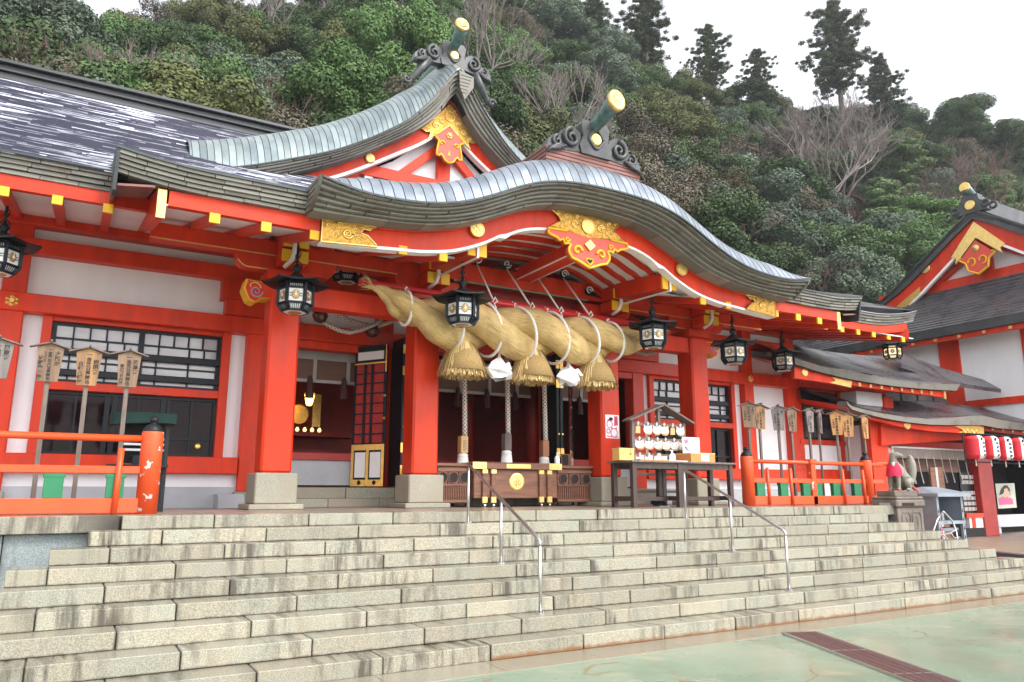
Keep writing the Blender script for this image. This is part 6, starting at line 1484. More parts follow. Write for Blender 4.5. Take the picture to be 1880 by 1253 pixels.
part('dark_room', MB().box(xb_, xb_+12, 16.2, 16.3, FZ, 4.2), DARK, E_); part('room_ceiling', MB().box(xa, xb_+12, 13.4, 16.3, 3.5, 3.6), DARK, E_); part('room_side', MB().box(xb_+11.9, xb_+12, 12.9, 16.3, FZ, 3.6), DARK, E_)
x3, x4 = at(1801,900,YW).x, at(1826,900,YW).x
part('red_post', MB().box(x3, x4, YW, YW+.3, FZ, 3.4, .015), REDIN, E_)
x1, x2 = at(1762,880,YW+.2).x, at(1800,880,YW+.2).x
ld = part('lattice_door', MB().box(x1, x2, YW+.2, YW+.26, at(1780,945,YW+.2).z, at(1780,868,YW+.2).z), BLACK, E_)
for i in range(5):
    for j in range(7):
        if j == 4: continue
        a = x1+.07+(x2-x1-.14)*i/5; z = at(1780,940,YW+.2).z+.03+(at(1780,868,YW+.2).z-at(1780,940,YW+.2).z-.06)*j/7
        part('door_pane', MB().box(a, a+(x2-x1-.14)/5-.03, YW+.19, YW+.2, z, z+.11), CLOTHW, ld)
part('low_wall', MB().box(x1, x3, YW+.05, YW+.18, FZ+.25, at(1780,948,YW).z), WHITE, E_); part('low_post', MB().box(x1+.12, x1+.3, YW+.03, YW+.05, FZ+.25, at(1780,948,YW).z), RED, E_); part('low_rail', MB().box(x1-.2, x3, YW+.0, YW+.2, at(1780,951,YW).z, at(1780,943,YW).z), RED, E_); part('dark_base', MB().box(x1-.3, x3, YW+.02, YW+.2, FZ-.0, FZ+.26), DARK, E_)
po2 = thing('portrait_poster', 'poster of a dark haired woman in a pink dress inside the dark porch', 'poster', at(1846,912,14.4))
c4 = lambda a, b: at(1560+a/3.481, 660+b/3.481, 14.4)
def fl2(pts, m, y): qq = [c4(a, b) for a, b in pts]; part('print', MB().prism([(p.x,p.z) for p in qq], 'y', y, y+.004), m, po2)
fl2([(930,795),(950,955),(1068,948),(1052,792)], PALEG, 14.40)
fl2([(965,830),(985,806),(1005,805),(1022,830),(1025,870),(1010,850),(990,840),(975,862),(955,868)], HAIR, 14.39); fl2([(985,830),(1000,822),(1012,838),(1008,862),(995,875),(984,858)], SKIN, 14.386)
fl2([(950,890),(985,872),(1010,872),(1040,895),(1045,925),(955,932)], ROSE, 14.388); fl2([(1008,848),(1018,842),(1022,885),(1010,888)], SKIN, 14.384); fl2([(975,872),(1010,872),(1002,884),(984,884)], SKIN, 14.384)
tb = thing('cloth_table', 'low table under a pale blue white cloth inside the dark porch', 'table', at(1860,965,13.9))
a = at(1826,945,13.9); part('cloth', MB().box(a.x, a.x+4, 13.9, 14.3, at(1850,968,13.9).z, at(1850,946,13.9).z, .02), mat('pale_blue_cloth', (.55,.57,.66), .8), tb); part('front_drape', MB().box(a.x+.03, a.x+.35, 13.93, 14.2, FZ, at(1850,968,13.9).z), MT['pale_blue_cloth'], tb); part('underside', MB().box(a.x+.35, a.x+3.9, 14.2, 14.28, FZ, at(1850,968,13.9).z), DARK, tb)
# red and white paper lanterns in a row
YP = 12.35
lx = []
for i, (pa, pb, yt, yb_, nm) in enumerate(((1774.5,1803,800,843.5,'first red and white paper lantern of the row, showing mostly red'),(1803.5,1830,801,844,'second red and white paper lantern of the row, with a narrow white panel'),(1831,1855.5,802.5,846,'third red and white paper lantern of the row, turned to show its lettered white panel'),(1856.5,1879,804,846.5,'last red and white paper lantern at the right edge of the picture'))):
    A = at(pa, yt, YP); B = at(pb, yb_, YP); cx = (A.x+B.x)/2; r = (B.x-A.x)/2*.80; h = A.z-B.z; cz = (A.z+B.z)/2
    o = thing('paper_lantern', nm, 'paper lantern', (cx, YP, cz), 'red paper lanterns at the porch'); ph = (.06, -.10, -.28, .0)[i]
    prof = [(r*.62,-h*.5),(r*.80,-h*.46),(r*.95,-h*.38)]+[(r*(1.0+.018*(-1)**k), -h*.34+h*.68*k/16) for k in range(17)]+[(r*.95,h*.38),(r*.80,h*.46),(r*.62,h*.5)]
    part('red_body', MB().lathe([(a, b+cz) for a, b in prof], (cx, YP, 0), 26), LANT, o, True)
    rows = []
    for (a, b) in prof: rows.append([(cx+(a+.006)*math.sin(ph-.62+1.0*k/8), YP-(a+.006)*math.cos(ph-.62+1.0*k/8), b+cz) for k in range(9)])
    part('white_panel', MB().sheet(rows[::-1]), GLOW, o, True)
    mk = ph-.05
    for k in range(5):
        a = r*1.03; part('lettering', MB().box(-.045,.045,-.004,.004,-.03,.03).turn(Matrix.Translation((cx+a*math.sin(mk), YP-a*math.cos(mk), cz+h*.18-.115*k)) @ Matrix.Rotation(mk, 4, 'Z') @ Matrix.Rotation(.5*(-1)**k, 4, 'Y')), mat('blue_black_ink', (.05,.05,.09), .7) if 'blue_black_ink' not in MT else MT['blue_black_ink'], o)
    part('flower_mark', MB().lathe([(0,-.006),(.05,-.006),(.05,0)], (0,0,0), 10, 'y').turn(Matrix.Translation((cx+r*math.sin(mk-.2)*1.02, YP-r*math.cos(mk-.2)*1.02, cz+h*.35)) @ Matrix.Rotation(mk, 4, 'Z')), DGREEN, o)
    part('pull_cord', MB().tube([(cx,YP,cz-h*.5),(cx,YP,cz-h*.5-.2)], [.012,.02], 6), ROPEW, o)
    part('ring', MB().lathe([(r*.6,cz+h*.5),(r*.6,cz+h*.54)], (cx, YP, 0), 18), BLACK, o)
    lx.append((cx, cz, h))
lr = thing('lantern_rail', 'thin dark rail frame holding the row of red paper lanterns', 'rail', (lx[0][0], YP, lx[0][1]))
part('bar', MB().tube([(lx[0][0]-.35,YP+.1,lx[0][1]+lx[0][2]*.6),(lx[3][0]+3,YP+.1,lx[3][1]+lx[3][2]*.6)], .025, 6), BIRON, lr); part('lower_bar', MB().tube([(lx[0][0]-.35,YP+.1,lx[0][1]-lx[0][2]*.62),(lx[3][0]+3,YP+.1,lx[3][1]-lx[3][2]*.62)], .02, 6), BIRON, lr); part('side_bar', MB().tube([(lx[0][0]-.35,YP+.1,lx[0][1]+lx[0][2]*.6),(lx[0][0]-.35,YP+.1,lx[0][1]-lx[0][2]*.62)], .022, 6), BIRON, lr)
# raised court floor by the porch
P1, P2 = atZ(1798,1009,FZ), atZ(1880,1018,FZ); d = (P2-P1).normalized(); A0 = P1-d*6; B0 = P2+d*9
structure('porch_floor', MB().prism([(A0.x,A0.y),(B0.x,B0.y),(60,B0.y),(60,30),(A0.x,30)], 'z', .0, FZ), FLOORB)
structure('porch_kerb', MB().beam((A0.x,A0.y,FZ/2-.005), (B0.x,B0.y,FZ/2-.005), .3, FZ), SLATE2)
# ================================================================ the two storey side hall with its own gable
S = thing('side_hall', 'tall white walled side hall with red posts and a grey gabled roof at the right', 'building', (30, 15, 0))
GX = 28.5
k_ = lambda a, b, X=GX: atX(1460+a/4.043, 330+b/4.043, X)
outl = [(1305,222),(1150,380),(1000,540),(850,690),(700,850),(580,948)]
inn = [(1310,290),(1200,400),(1050,560),(900,720),(760,850),(640,940)]
o1 = [k_(a, b) for a, b in outl]; i1 = [k_(a, b) for a, b in inn]
yc = o1[0].y
def side(pts): return [(p.y, p.z) for p in pts]
def both_sides(pts): return [(2*yc-p[0], p[1]) for p in pts[::-1]] + pts[1:]
To = both_sides(side(o1)); Ti = both_sides([(yc, i1[0].z)]+side(i1)[1:])
def xstrip(top, bot, x0, x1):
    mb = MB().strip(top, bot, x0, x1); mb.v = [(p[1], p[0], p[2]) for p in mb.v]; mb.f = [f[::-1] for f in mb.f]; return mb
n_ = min(len(To), len(Ti)); 
part('gable_edge', xstrip(To, Ti, GX, GX+.4), IRONG, S)
for k in range(3):
    part('edge_line', xstrip([(a[0], a[1]+(b[1]-a[1])*(.3+.22*k)+.012) for a, b in zip(To, Ti)], [(a[0], a[1]+(b[1]-a[1])*(.3+.22*k)-.012) for a, b in zip(To, Ti)], GX-.01, GX+.01), SHINGD, S)
part('gable_roof', xstrip([(p[0], p[1]+.03) for p in To], [(p[0], p[1]-.02) for p in To], GX-.03, GX+12), SLATE2, S)
Tr = [(p[0], p[1]+.0) for p in Ti]; th_ = .62
Tr2 = [(yc+(p[0]-yc)*.965, p[1]-th_) for p in Ti]
part('bargeboard', xstrip(Tr, Tr2, GX+.12, GX+.25), RED, S)
part('white_edge', xstrip([(p[0], p[1]+.0) for p in Tr2], [(p[0], p[1]-.11) for p in Tr2], GX+.1, GX+.24), WLINE, S)
zb0 = k_(980,775).z-.2
part('gable_plaster', MB().prism([(yc-4.6, zb0-.3), (yc+4.6, zb0-.3), (yc, i1[0].z-.5)], 'x', GX+.7, GX+.8), WHITE, S)
part('gable_beam', MB().box(GX+.5, GX+.7, yc-4.4, yc+4.4, zb0-.15, zb0+.28), RED, S)
part('king_post', MB().box(GX+.52, GX+.7, yc-.22, yc+.22, zb0+.2, i1[0].z-.4), RED, S)
for s in (-1, 1): part('gable_strut', MB().beam((GX+.6, yc+s*1.95, zb0+.2), (GX+.6, yc+s*.2, i1[0].z-1.0), .15, .26, up=(1,0,0)), RED, S)
q = [(yc+s*b, z) for s, b, z in ()]
ap = i1[0].z-.12
def gsc(a, z): return (yc+a, z)
part('gold_plate', MB().prism([gsc(0,ap), gsc(-.98,ap-1.14), gsc(-.80,ap-1.24), gsc(-.86,ap-1.46), gsc(0,ap-.62), gsc(.86,ap-1.46), gsc(.80,ap-1.24), gsc(.98,ap-1.14)], 'x', GX+.06, GX+.12), GOLDP, S)
pn2 = part('gable_pendant', MB().prism([gsc(0,ap-.75), gsc(-.55,ap-1.3), gsc(-.68,ap-1.35), gsc(-.42,ap-1.55), gsc(-.36,ap-1.85), gsc(0,ap-2.05), gsc(.36,ap-1.85), gsc(.42,ap-1.55), gsc(.68,ap-1.35), gsc(.55,ap-1.3)], 'x', GX-.02, GX+.08), CORAL, S)
for s in (-1, 1):
    part('pendant_rim', MB().tube([(GX-.03, yc+s*a, ap+z) for a, z in [(.55,-1.3),(.68,-1.35),(.42,-1.55),(.36,-1.85),(0,-2.05)]], .04, 6), YELLOW, pn2)
    part('pendant_scroll', MB().tube([(GX-.04, yc+s*.2+.13*math.cos(t), ap-1.55+.15*math.sin(t)) for t in [k*.6 for k in range(9)]], .03, 6), YELLOW, pn2)
    part('gold_disc', MB().lathe([(0,-.02),(.17,-.02),(.19,0)], (GX+.1, yc+s*2.05, Tr2[4][1]+.25 if False else k_(1065,628).z), 20, 'x'), GOLDP, S)
part('gold_flower', MB().lathe([(0,-.05),(.13,-.02)], (GX-.02, yc, ap-1.05), 12, 'x'), GOLDP, pn2)
g0, g1 = k_(830,860), k_(885,770)
part('gold_plate', MB().prism([(g0.y+.55, g0.z-.35),(g0.y-.55,g0.z+.25),(g0.y-.45,g0.z-.05),(g0.y-.2,g0.z-.18),(g0.y+.2,g0.z-.5)][::-1], 'x', GX+.06, GX+.12), GOLD, S)
rz = o1[0].z
part('side_ridge', MB().box(GX+.15, GX+12, yc-.28, yc+.28, rz-.1, rz+.45), IRONG, S)
rp = part('ridge_end', MB().prism([(yc-.6,rz-.15),(yc-.62,rz+.1),(yc-.34,rz+.3),(yc-.3,rz+.55),(yc+.3,rz+.55),(yc+.34,rz+.3),(yc+.62,rz+.1),(yc+.6,rz-.15)], 'x', GX-.05, GX+.3), IRONG, S)
part('gold_crest', MB().lathe([(0,-.03),(.17,-.03),(.19,0)], (GX-.06, yc, k_(1340,180).z), 18, 'x'), GOLDP, rp)
part('crest_tube', MB().tube([(GX+1.2,yc,rz+.5),(GX+.3,yc,rz+.58),(GX-.25,yc,rz+.82)], [.13,.14,.18], 12), VERD, rp, True)
part('gold_cap', MB().lathe([(0,-.05),(.19,-.04),(.19,.02)], (GX-.25, yc, rz+.83), 16, 'x'), GOLDP, rp)
for s in (-1, 1):
    for k in range(2): part('scroll', MB().tube([(GX-.06+.0*k, yc+s*(.56+.26*k)+.12*math.cos(t), rz+.06-.16*k+.12*math.sin(t)) for t in [j*.6 for j in range(11)]], .05, 6), IRONG, rp)
# skirt roof and upper wall
EX = 26.6
ea, eb = atX(1660,618,EX), atX(1880,573,EX)
ez = (ea.z+eb.z)/2
ya, yb2 = 3.0, 24.0
rows = []
for k in range(7): t = k/6; rows.append([(EX+(GX+.65-EX)*t, y, ez+.02+(zb0+.05-ez)*(.8*t+.2*t*t)) for y in (ya, 8, 12, 16, 20, yb2)])
part('skirt_roof', MB().sheet(rows[::-1]), SLATE2, S)
for k in range(14):
    t0 = k/14; z = ez+.03+(zb0+.05-ez)*(.8*t0+.2*t0*t0); part('roof_course', MB().box(EX+(GX+.65-EX)*t0, EX+(GX+.65-EX)*t0+.1, ya, yb2, z-.02, z+.018+.01), SLATE2, S)
part('skirt_edge', MB().box(EX, EX+.3, ya, yb2, ez-.28, ez+.02), IRONG, S)
part('skirt_fascia', MB().box(EX+.12, EX+.3, ya, yb2, ez-.45, ez-.282), RED, S)
for k in range(24): part('gold_stud', MB().box(EX+.08, EX+.12, ya+.5+.85*k-.05, ya+.5+.85*k+.05, ez-.42, ez-.32), GOLDP, S)
WX = 27.6
part('upper_wall', MB().box(WX, WX+.2, ya, yb2, 3.5, ez-.1), WHITE, S)
def px_y(px, py, X): return atX(px, py, X).y
for a, b, y0, z0 in ((1726,1764,660,None),(1878,1915,640,None)):
    A, B = px_y(a, y0, WX), px_y(b, y0, WX); part('red_post', MB().box(WX-.06, WX, min(A,B), max(A,B), 3.5, ez-.3), RED, S)
wz = atX(1830,738,WX).z
part('wall_beam', MB().box(WX-.09, WX, ya, yb2, wz-.12, wz+.12), RED, S)
part('soffit', MB().box(EX+.2, WX, ya, yb2, ez-.2, ez-.18), WHITE, S)
# ================================================================ fox statue on its pedestal
FYp = 9.55
pxa, pxb = at(1648,940,FYp).x, at(1695,940,FYp).x
wdt = pxb-pxa; dp = .52
z1, z2, z3, z4 = at(1650,932,FYp).z, at(1650,915,FYp).z, at(1650,913,FYp).z, at(1650,904,FYp).z
pd_ = thing('fox_pedestal', 'carved brown grey stone pedestal under the seated fox right of the stairs', 'pedestal', ((pxa+pxb)/2, FYp+.5, 0))
cxp, cyp = (pxa+pxb)/2, FYp+dp/2
part('block', MB().box(pxa, pxb, FYp, FYp+dp, 0, z1, .015), STONEF, pd_)
for (u0, u1) in ((.14,.46),(.54,.88)):
    xs_ = [pxa+wdt*u0, pxa+wdt*u1]; zz = [z1-.62, z1-.10]
    part('panel_moulding', MB().tube([(xs_[0],FYp-.004,zz[0]),(xs_[0],FYp-.004,zz[1]-.06),(xs_[0]+.05,FYp-.004,zz[1]),(xs_[1]-.05,FYp-.004,zz[1]),(xs_[1],FYp-.004,zz[1]-.06),(xs_[1],FYp-.004,zz[0]),(xs_[0],FYp-.004,zz[0])], .014, 5), STONEF, pd_)
    part('carved_lines', MB().tube([((xs_[0]+xs_[1])/2-.04,FYp-.002,zz[0]+.08),((xs_[0]+xs_[1])/2+.03,FYp-.004,zz[0]+.25),((xs_[0]+xs_[1])/2,FYp-.002,zz[1]-.08)], .01, 5), STONEF, pd_)
for k in range(7):
    a = -1.2+.4*k; part('carved_leaf', MB().tube([(pxa-.004, cyp, z1-.5), (pxa-.012, cyp+.18*math.sin(a), z1-.5+.22*math.cos(a)), (pxa-.004, cyp+.30*math.sin(a), z1-.5+.32*math.cos(a))], [.02,.024,.008], 5), STONEF, pd_)
part('moulding', MB().box(pxa-.045, pxb+.045, FYp-.045, FYp+dp+.045, z1+.001, z2-.03, .03), STONEF, pd_)
part('moulding', MB().box(pxa-.025, pxb+.025, FYp-.025, FYp+dp+.025, z2-.029, z3+.01, .02), STONEF, pd_)
part('top_slab', MB().box(pxa+.05, pxb-.05, FYp+.05, FYp+dp-.05, z3+.011, z4+.03, .012), STONEF, pd_)
part('offering', MB().box(pxa+.10, pxa+.5, FYp-.055, FYp-.046, z1+.03, z1+.09), DARK, pd_); part('paper_slip', MB().box(pxa-.055, pxa-.046, FYp+.12, FYp+.35, z1+.02, z1+.09), CLOTHW, pd_)
def skin_mesh(name, verts, edges, radii, m, parent, sub=2):
    me = bpy.data.meshes.new(name); bm = bmesh.new(); sk = bm.verts.layers.skin.verify()
    bv = [bm.verts.new(v) for v in verts]
    for a, b in edges: bm.edges.new((bv[a], bv[b]))
    for i, r in enumerate(radii): bv[i][sk].radius = (r, r); bv[i][sk].use_root = (i == 0)
    bm.to_mesh(me); bm.free(); o = bpy.data.objects.new(name, me); C.objects.link(o)
    md = o.modifiers.new('s', 'SKIN')
    s2 = o.modifiers.new('u', 'SUBSURF'); s2.levels = sub; s2.render_levels = sub
    bpy.context.view_layer.update()
    dg = bpy.context.evaluated_depsgraph_get(); m2 = bpy.data.meshes.new_from_object(o.evaluated_get(dg)); bpy.data.objects.remove(o)
    m2.materials.clear(); m2.materials.append(m); m2.polygons.foreach_set('use_smooth', [True]*len(m2.polygons)); m2.name = name
    return m2
fv = [(.16,0,.20),(.05,0,.33),(-.09,0,.42),(-.13,0,.56),(-.13,-.02,.71),(-.10,-.11,.70),(-.08,-.20,.665),
      (-.12,-.08,.36),(-.14,-.09,.18),(-.15,-.09,.03),(-.20,-.10,.015), (-.12,.08,.36),(-.14,.09,.18),(-.15,.09,.03),(-.20,.10,.015),
      (.15,-.12,.17),(.03,-.15,.17),(.12,-.15,.035),(.0,-.16,.02), (.15,.12,.17),(.03,.15,.17),(.12,.15,.035),(.0,.16,.02),
      (.28,0,.08),(.38,0,.10),(.46,0,.26),(.49,0,.44),(.48,0,.60),(.45,0,.72)]
fe = [(0,1),(1,2),(2,3),(3,4),(4,5),(5,6),(2,7),(7,8),(8,9),(9,10),(2,11),(11,12),(12,13),(13,14),(0,15),(15,16),(16,17),(17,18),(0,19),(19,20),(20,21),(21,22),(0,23),(23,24),(24,25),(25,26),(26,27),(27,28)]
frd = [.15,.14,.125,.085,.095,.062,.026,.06,.045,.035,.03,.06,.045,.035,.03,.11,.075,.045,.03,.11,.075,.045,.03,.06,.05,.08,.105,.085,.03]
fx = thing('fox_statue', 'seated bronze grey fox statue wearing a crimson bib on the pedestal', 'statue', (cxp, cyp, z4+.03))
me = skin_mesh('body', fv, fe, frd, FOXM, fx)
fo = link('body', me, fx, (cxp+.02, cyp-.05, z4+.03), None, (1.04,1.04,1.04)); OFF[fo] = Vector((cxp+.02, cyp-.05, z4+.03))
oo = Vector((cxp+.02, cyp-.05, z4+.03))
for s in (-1, 1):
    part('ear', MB().add([oo+Vector((-.13+.055*s-.04,.03,.77)), oo+Vector((-.13+.055*s+.04,-.01,.77)), oo+Vector((-.13+.055*s,.05,.76)), oo+Vector((-.13+.07*s,.015,.90))], [(0,1,3),(1,2,3),(2,0,3),(0,2,1)]), FOXM, fx)
    part('eye', MB().lathe([(.012,-.005),(.014,0),(.01,.006)], tuple(oo+Vector((-.12+.05*s,-.085,.74))), 8, 'y'), STONEF, fx)
rows = []
for (r, z, dx_) in ((.095,.57,-.13),(.125,.51,-.125),(.155,.43,-.115),(.165,.35,-.12),(.17,.29,-.13)):
    rows.append([oo+Vector((dx_-r*math.cos(-1.9+3.8*k/14)*(1+.05*math.sin(k*2.1)), r*.95*math.sin(-1.9+3.8*k/14), z+.012*math.sin(k*1.7))) for k in range(15)])
part('bib', MB().sheet(rows), BIB, fx, True)
part('bib_knot', MB().lathe([(.03,.58),(.035,.55),(.02,.50)], (oo.x-.22, oo.y-.06, oo.z), 8), ROPEW, fx)
# ================================================================ grey metal incense and candle cabinet
m_ = lambda a, b: (1590+a/6.595, 820+b/6.595)
AB = atZ(*m_(880,1205), FZ); AY = AB.y
a_ = lambda a, b, Y=None: at(*m_(a, b), Y or AY)
ax0, ax1 = a_(850,700).x, a_(1175,760).x; adp = 1.0
zt1, zs_, zr = a_(860,608).z, a_(880,905).z, a_(880,490, AY+.45).z
cbx = thing('candle_cabinet', 'blue grey roofed metal candle cabinet on legs beside the fox pedestal', 'cabinet', ((ax0+ax1)/2, AY+.5, FZ))
part('side', MB().box(ax0, ax0+.05, AY, AY+adp, zs_, zt1), ASHM, cbx); part('side', MB().box(ax1-.05, ax1, AY, AY+adp, zs_, zt1), ASHM, cbx); part('back', MB().box(ax0+.05, ax1-.05, AY+adp-.05, AY+adp, zs_, zt1), ASHM, cbx)
part('shelf', MB().box(ax0-.02, ax1+.02, AY-.02, AY+adp+.02, zs_-.08, zs_), ASHM, cbx); part('front_frame', MB().box(ax0, ax0+.09, AY-.012, AY, zs_, zt1), ASHM, cbx); part('front_frame', MB().box(ax1-.09, ax1, AY-.012, AY, zs_, zt1), ASHM, cbx)
part('lower_side', MB().box(ax0, ax0+.05, AY+.05, AY+adp, FZ, zs_-.08), ASHM, cbx)
ro = .16; r0 = (ax0-ro, ax1+ro, AY-ro, AY+adp+ro)
yr = AY+adp*.5; i0 = .42
part('roof', MB().add([(r0[0],r0[2],zt1),(r0[1],r0[2],zt1),(r0[1],r0[3],zt1),(r0[0],r0[3],zt1),(r0[0],r0[2],zt1+.08),(r0[1],r0[2],zt1+.08),(r0[1],r0[3],zt1+.08),(r0[0],r0[3],zt1+.08),(r0[0]+i0,yr,zr),(r0[1]-i0,yr,zr)], [(0,3,2,1),(0,1,5,4),(1,2,6,5),(2,3,7,6),(3,0,4,7),(4,5,9,8),(5,6,9),(6,7,8,9),(7,4,8)]), ASHM, cbx)
for s in (0, 1):
    x = ax0+.0 if s == 0 else ax1-.10
    lg = part('leg', MB().box(x, x+.10, AY-.01, AY+.06, FZ, zs_-.081), ASHM, cbx)
    for k in range(4): part('cut_out', MB().prism([(x+.02,FZ+.14+.22*k),(x+.085,FZ+.16+.22*k),(x+.045,FZ+.25+.22*k)], 'y', AY-.014, AY-.009), DARK, lg)
part('tray', MB().box(ax0+.12, ax1-.12, AY+.1, AY+adp-.1, FZ+.35, FZ+.42), ASHM, cbx); part('inner_dark', MB().box(ax0+.06, ax1-.12, AY+adp-.12, AY+adp-.08, FZ+.02, zs_-.1), DARK, cbx); part('red_edge', MB().box(ax0+.105, ax0+.13, AY-.012, AY+.02, zs_-.5, zs_-.1), BIB, cbx)
for k in range(8): part('candle_spike', MB().lathe([(.022,zs_),(.022,zs_+.14),(.004,zs_+.22)], (ax0+.14+.08*k, AY+.25+.02*(k%2), 0), 6), STEEL, cbx)
for k in (0, 1): part('vent_hole', MB().lathe([(.03,-.004),(.03,.001)], (ax0-.001, AY+.42+.25*k, zt1-.22), 10, 'x'), DARK, cbx)
SYt = AY-.12
s1 = lambda a, b: a_(a, b, SYt)
tr_ = thing('folded_steel_trolley', 'folded shiny steel tube trolley leaning on the grey candle cabinet', 'trolley', (s1(940,1050).x, SYt, FZ))
loop = [(925,790),(860,890),(818,1010),(815,1040),(880,1075),(1000,1055),(1075,1015),(1085,1000),(1040,900),(950,800),(925,790)]
part('loop', MB().tube([s1(a, b) for a, b in loop], .022, 8), STEEL, tr_, True)
for pts in ([(1085,1005),(1110,1120),(1060,1195)], [(930,1060),(1000,1140),(1090,1190)], [(1020,1040),(1070,1110),(1130,1095)], [(820,1040),(830,1130)]): part('tube_leg', MB().tube([s1(a, b) for a, b in pts], .018, 6), STEEL, tr_, True)
w1 = s1(1062,1185); part('wheel', MB().lathe([(.05,-.02),(.06,0),(.05,.02)], (w1.x, SYt, w1.z), 12, 'y'), BIRON, tr_)
SP = AY+1.6
bq = lambda a, b: at(*m_(a, b), SP)
np_ = thing('plank_sign', 'pair of brown planks with a white strip standing behind the candle cabinet', 'sign board', (bq(870,480).x, SP, FZ))
part('plank', MB().prism([(bq(775,255).x,bq(775,255).z),(bq(800,480).x,FZ),(bq(850,480).x,FZ),(bq(832,253).x,bq(832,253).z)], 'y', SP, SP+.05), WOOD, np_); part('plank', MB().prism([(bq(858,252).x,bq(858,252).z),(bq(885,480).x,FZ),(bq(962,480).x,FZ),(bq(930,250).x,bq(930,250).z)], 'y', SP, SP+.05), WOOD, np_); part('white_strip', MB().prism([(bq(831,253).x,bq(831,253).z),(bq(856,480).x,FZ),(bq(884,480).x,FZ),(bq(858,252).x,bq(858,252).z)], 'y', SP-.01, SP+.04), CLOTHW, np_)
# ================================================================ wooded hill
def intp(tab, x):
    if x <= tab[0][0]: return tab[0][1]
    for (a, b), (c, d) in zip(tab[:-1], tab[1:]):
        if x <= c: return b+(d-b)*(x-a)/(c-a)
    return tab[-1][1]
SKY = [(-300,-40),(0,-15),(80,35),(115,85),(195,80),(240,30),(420,-20),(520,20),(560,20),(620,-30),(900,-30),(990,15),(1040,45),(1120,75),(1200,110),(1240,130),(1330,150),(1420,170),(1470,210),(1560,215),(1640,205),(1700,215),(1760,215),(1820,240),(1880,300),(2200,380)]
LOW = [(-300,120),(0,150),(300,190),(550,250),(760,200),(940,280),(1150,330),(1300,400),(1420,470),(1560,490),(1640,450),(1720,380),(1880,380),(2200,400)]
YNEAR = [(-300,27),(940,30),(1500,32),(2200,30)]
YFAR = [(-300,62),(940,62),(1500,56),(2200,46)]
def pix_at(px, t):
    """point of the canopy: t = 0 at the near lower edge of the wood, 1 on the skyline"""
    py = intp(LOW, px)+(intp(SKY, px)-intp(LOW, px))*t
    Y = intp(YNEAR, px)+(intp(YFAR, px)-intp(YNEAR, px))*t
    return at(px, py, Y)
DROP = 8.5
rows = []
for k in range(-1, 13):
    t = k/10; r = []
    for i in range(61):
        px = -500+48*i; p = pix_at(px, max(0, min(1, t)))
        y = p.y+(0 if 0 <= t <= 1 else (-6 if t < 0 else (t-1)*90)); z = p.z-DROP*(1 if t > .05 else .9)
        if t < 0: z = -.2
        if t > 1: z -= (t-1)*30
        r.append((p.x*(y/p.y), y, z))
    rows.append(r)
structure('hill', MB().sheet(rows), SOIL, True)
npr = np.random.default_rng(5)
def quads(cent, size, nrm_bias=None, aspect=1.6, droop=0.0):
    """leaf faces: cent (n,3), size (n,), returns verts and face index arrays"""
    n = len(cent)
    a = npr.normal(size=(n,3)); 
    if nrm_bias is not None: a = a*.45+nrm_bias*1.1
    a /= np.linalg.norm(a, axis=1, keepdims=True)+1e-9
    b = npr.normal(size=(n,3)); b[:,2] -= droop; b -= a*(a*b).sum(1, keepdims=True); b /= np.linalg.norm(b, axis=1, keepdims=True)+1e-9
    c = np.cross(a, b); s = size[:,None]
    v = np.stack([cent-b*s*aspect*.5, cent+c*s*.5, cent+b*s*aspect*.5, cent-c*s*.5], 1).reshape(-1,3)
    return v
def leaf_mesh(name, v, m):
    n = len(v)//4; me = bpy.data.meshes.new(name); me.vertices.add(len(v)); me.vertices.foreach_set('co', v.astype(np.float32).ravel())
    me.loops.add(4*n); me.loops.foreach_set('vertex_index', np.arange(4*n, dtype=np.int32)); me.polygons.add(n)
    me.polygons.foreach_set('loop_start', np.arange(0, 4*n, 4, dtype=np.int32)); me.polygons.foreach_set('loop_total', np.full(n, 4, dtype=np.int32))
    me.materials.append(m); me.update(calc_edges=True); return me
def clump_cloud(centres, radii, n_per, size, flat=.8, shell=.55):
    out = []; nb_ = []
    for c, r, n in zip(centres, radii, n_per):
        d = npr.normal(size=(n,3)); d /= np.linalg.norm(d, axis=1, keepdims=True)
        rr = r*(shell+(1-shell)*npr.random((n,1))**.6); p = d*rr; p[:,2] *= flat
        out.append(c+p); nb_.append(d+np.array([0,0,.35]))
    p = np.concatenate(out); return quads(p, size*(.6+.8*npr.random(len(p))), np.concatenate(nb_))
def crown_broad(seed, R_=3.4, H_=6.5, nclump=52, leaves=1150, size=.098):
    global npr; npr = np.random.default_rng(seed)
    cs = []; rs = []
    for k in range(nclump):
        u = npr.random(); th = npr.random()*2*math.pi; z = -.55+1.5*u
        prof = math.sqrt(max(.05, 1-((z-.1)/.95)**2)); rad = R_*prof*(.45+.5*npr.random())
        cs.append((rad*math.cos(th), rad*math.sin(th), 5.6+z*H_*.46)); rs.append(.62+.62*npr.random())
    return clump_cloud(np.array(cs), rs, [int(leaves*(r/.9)**1.6)+20 for r in rs], size)
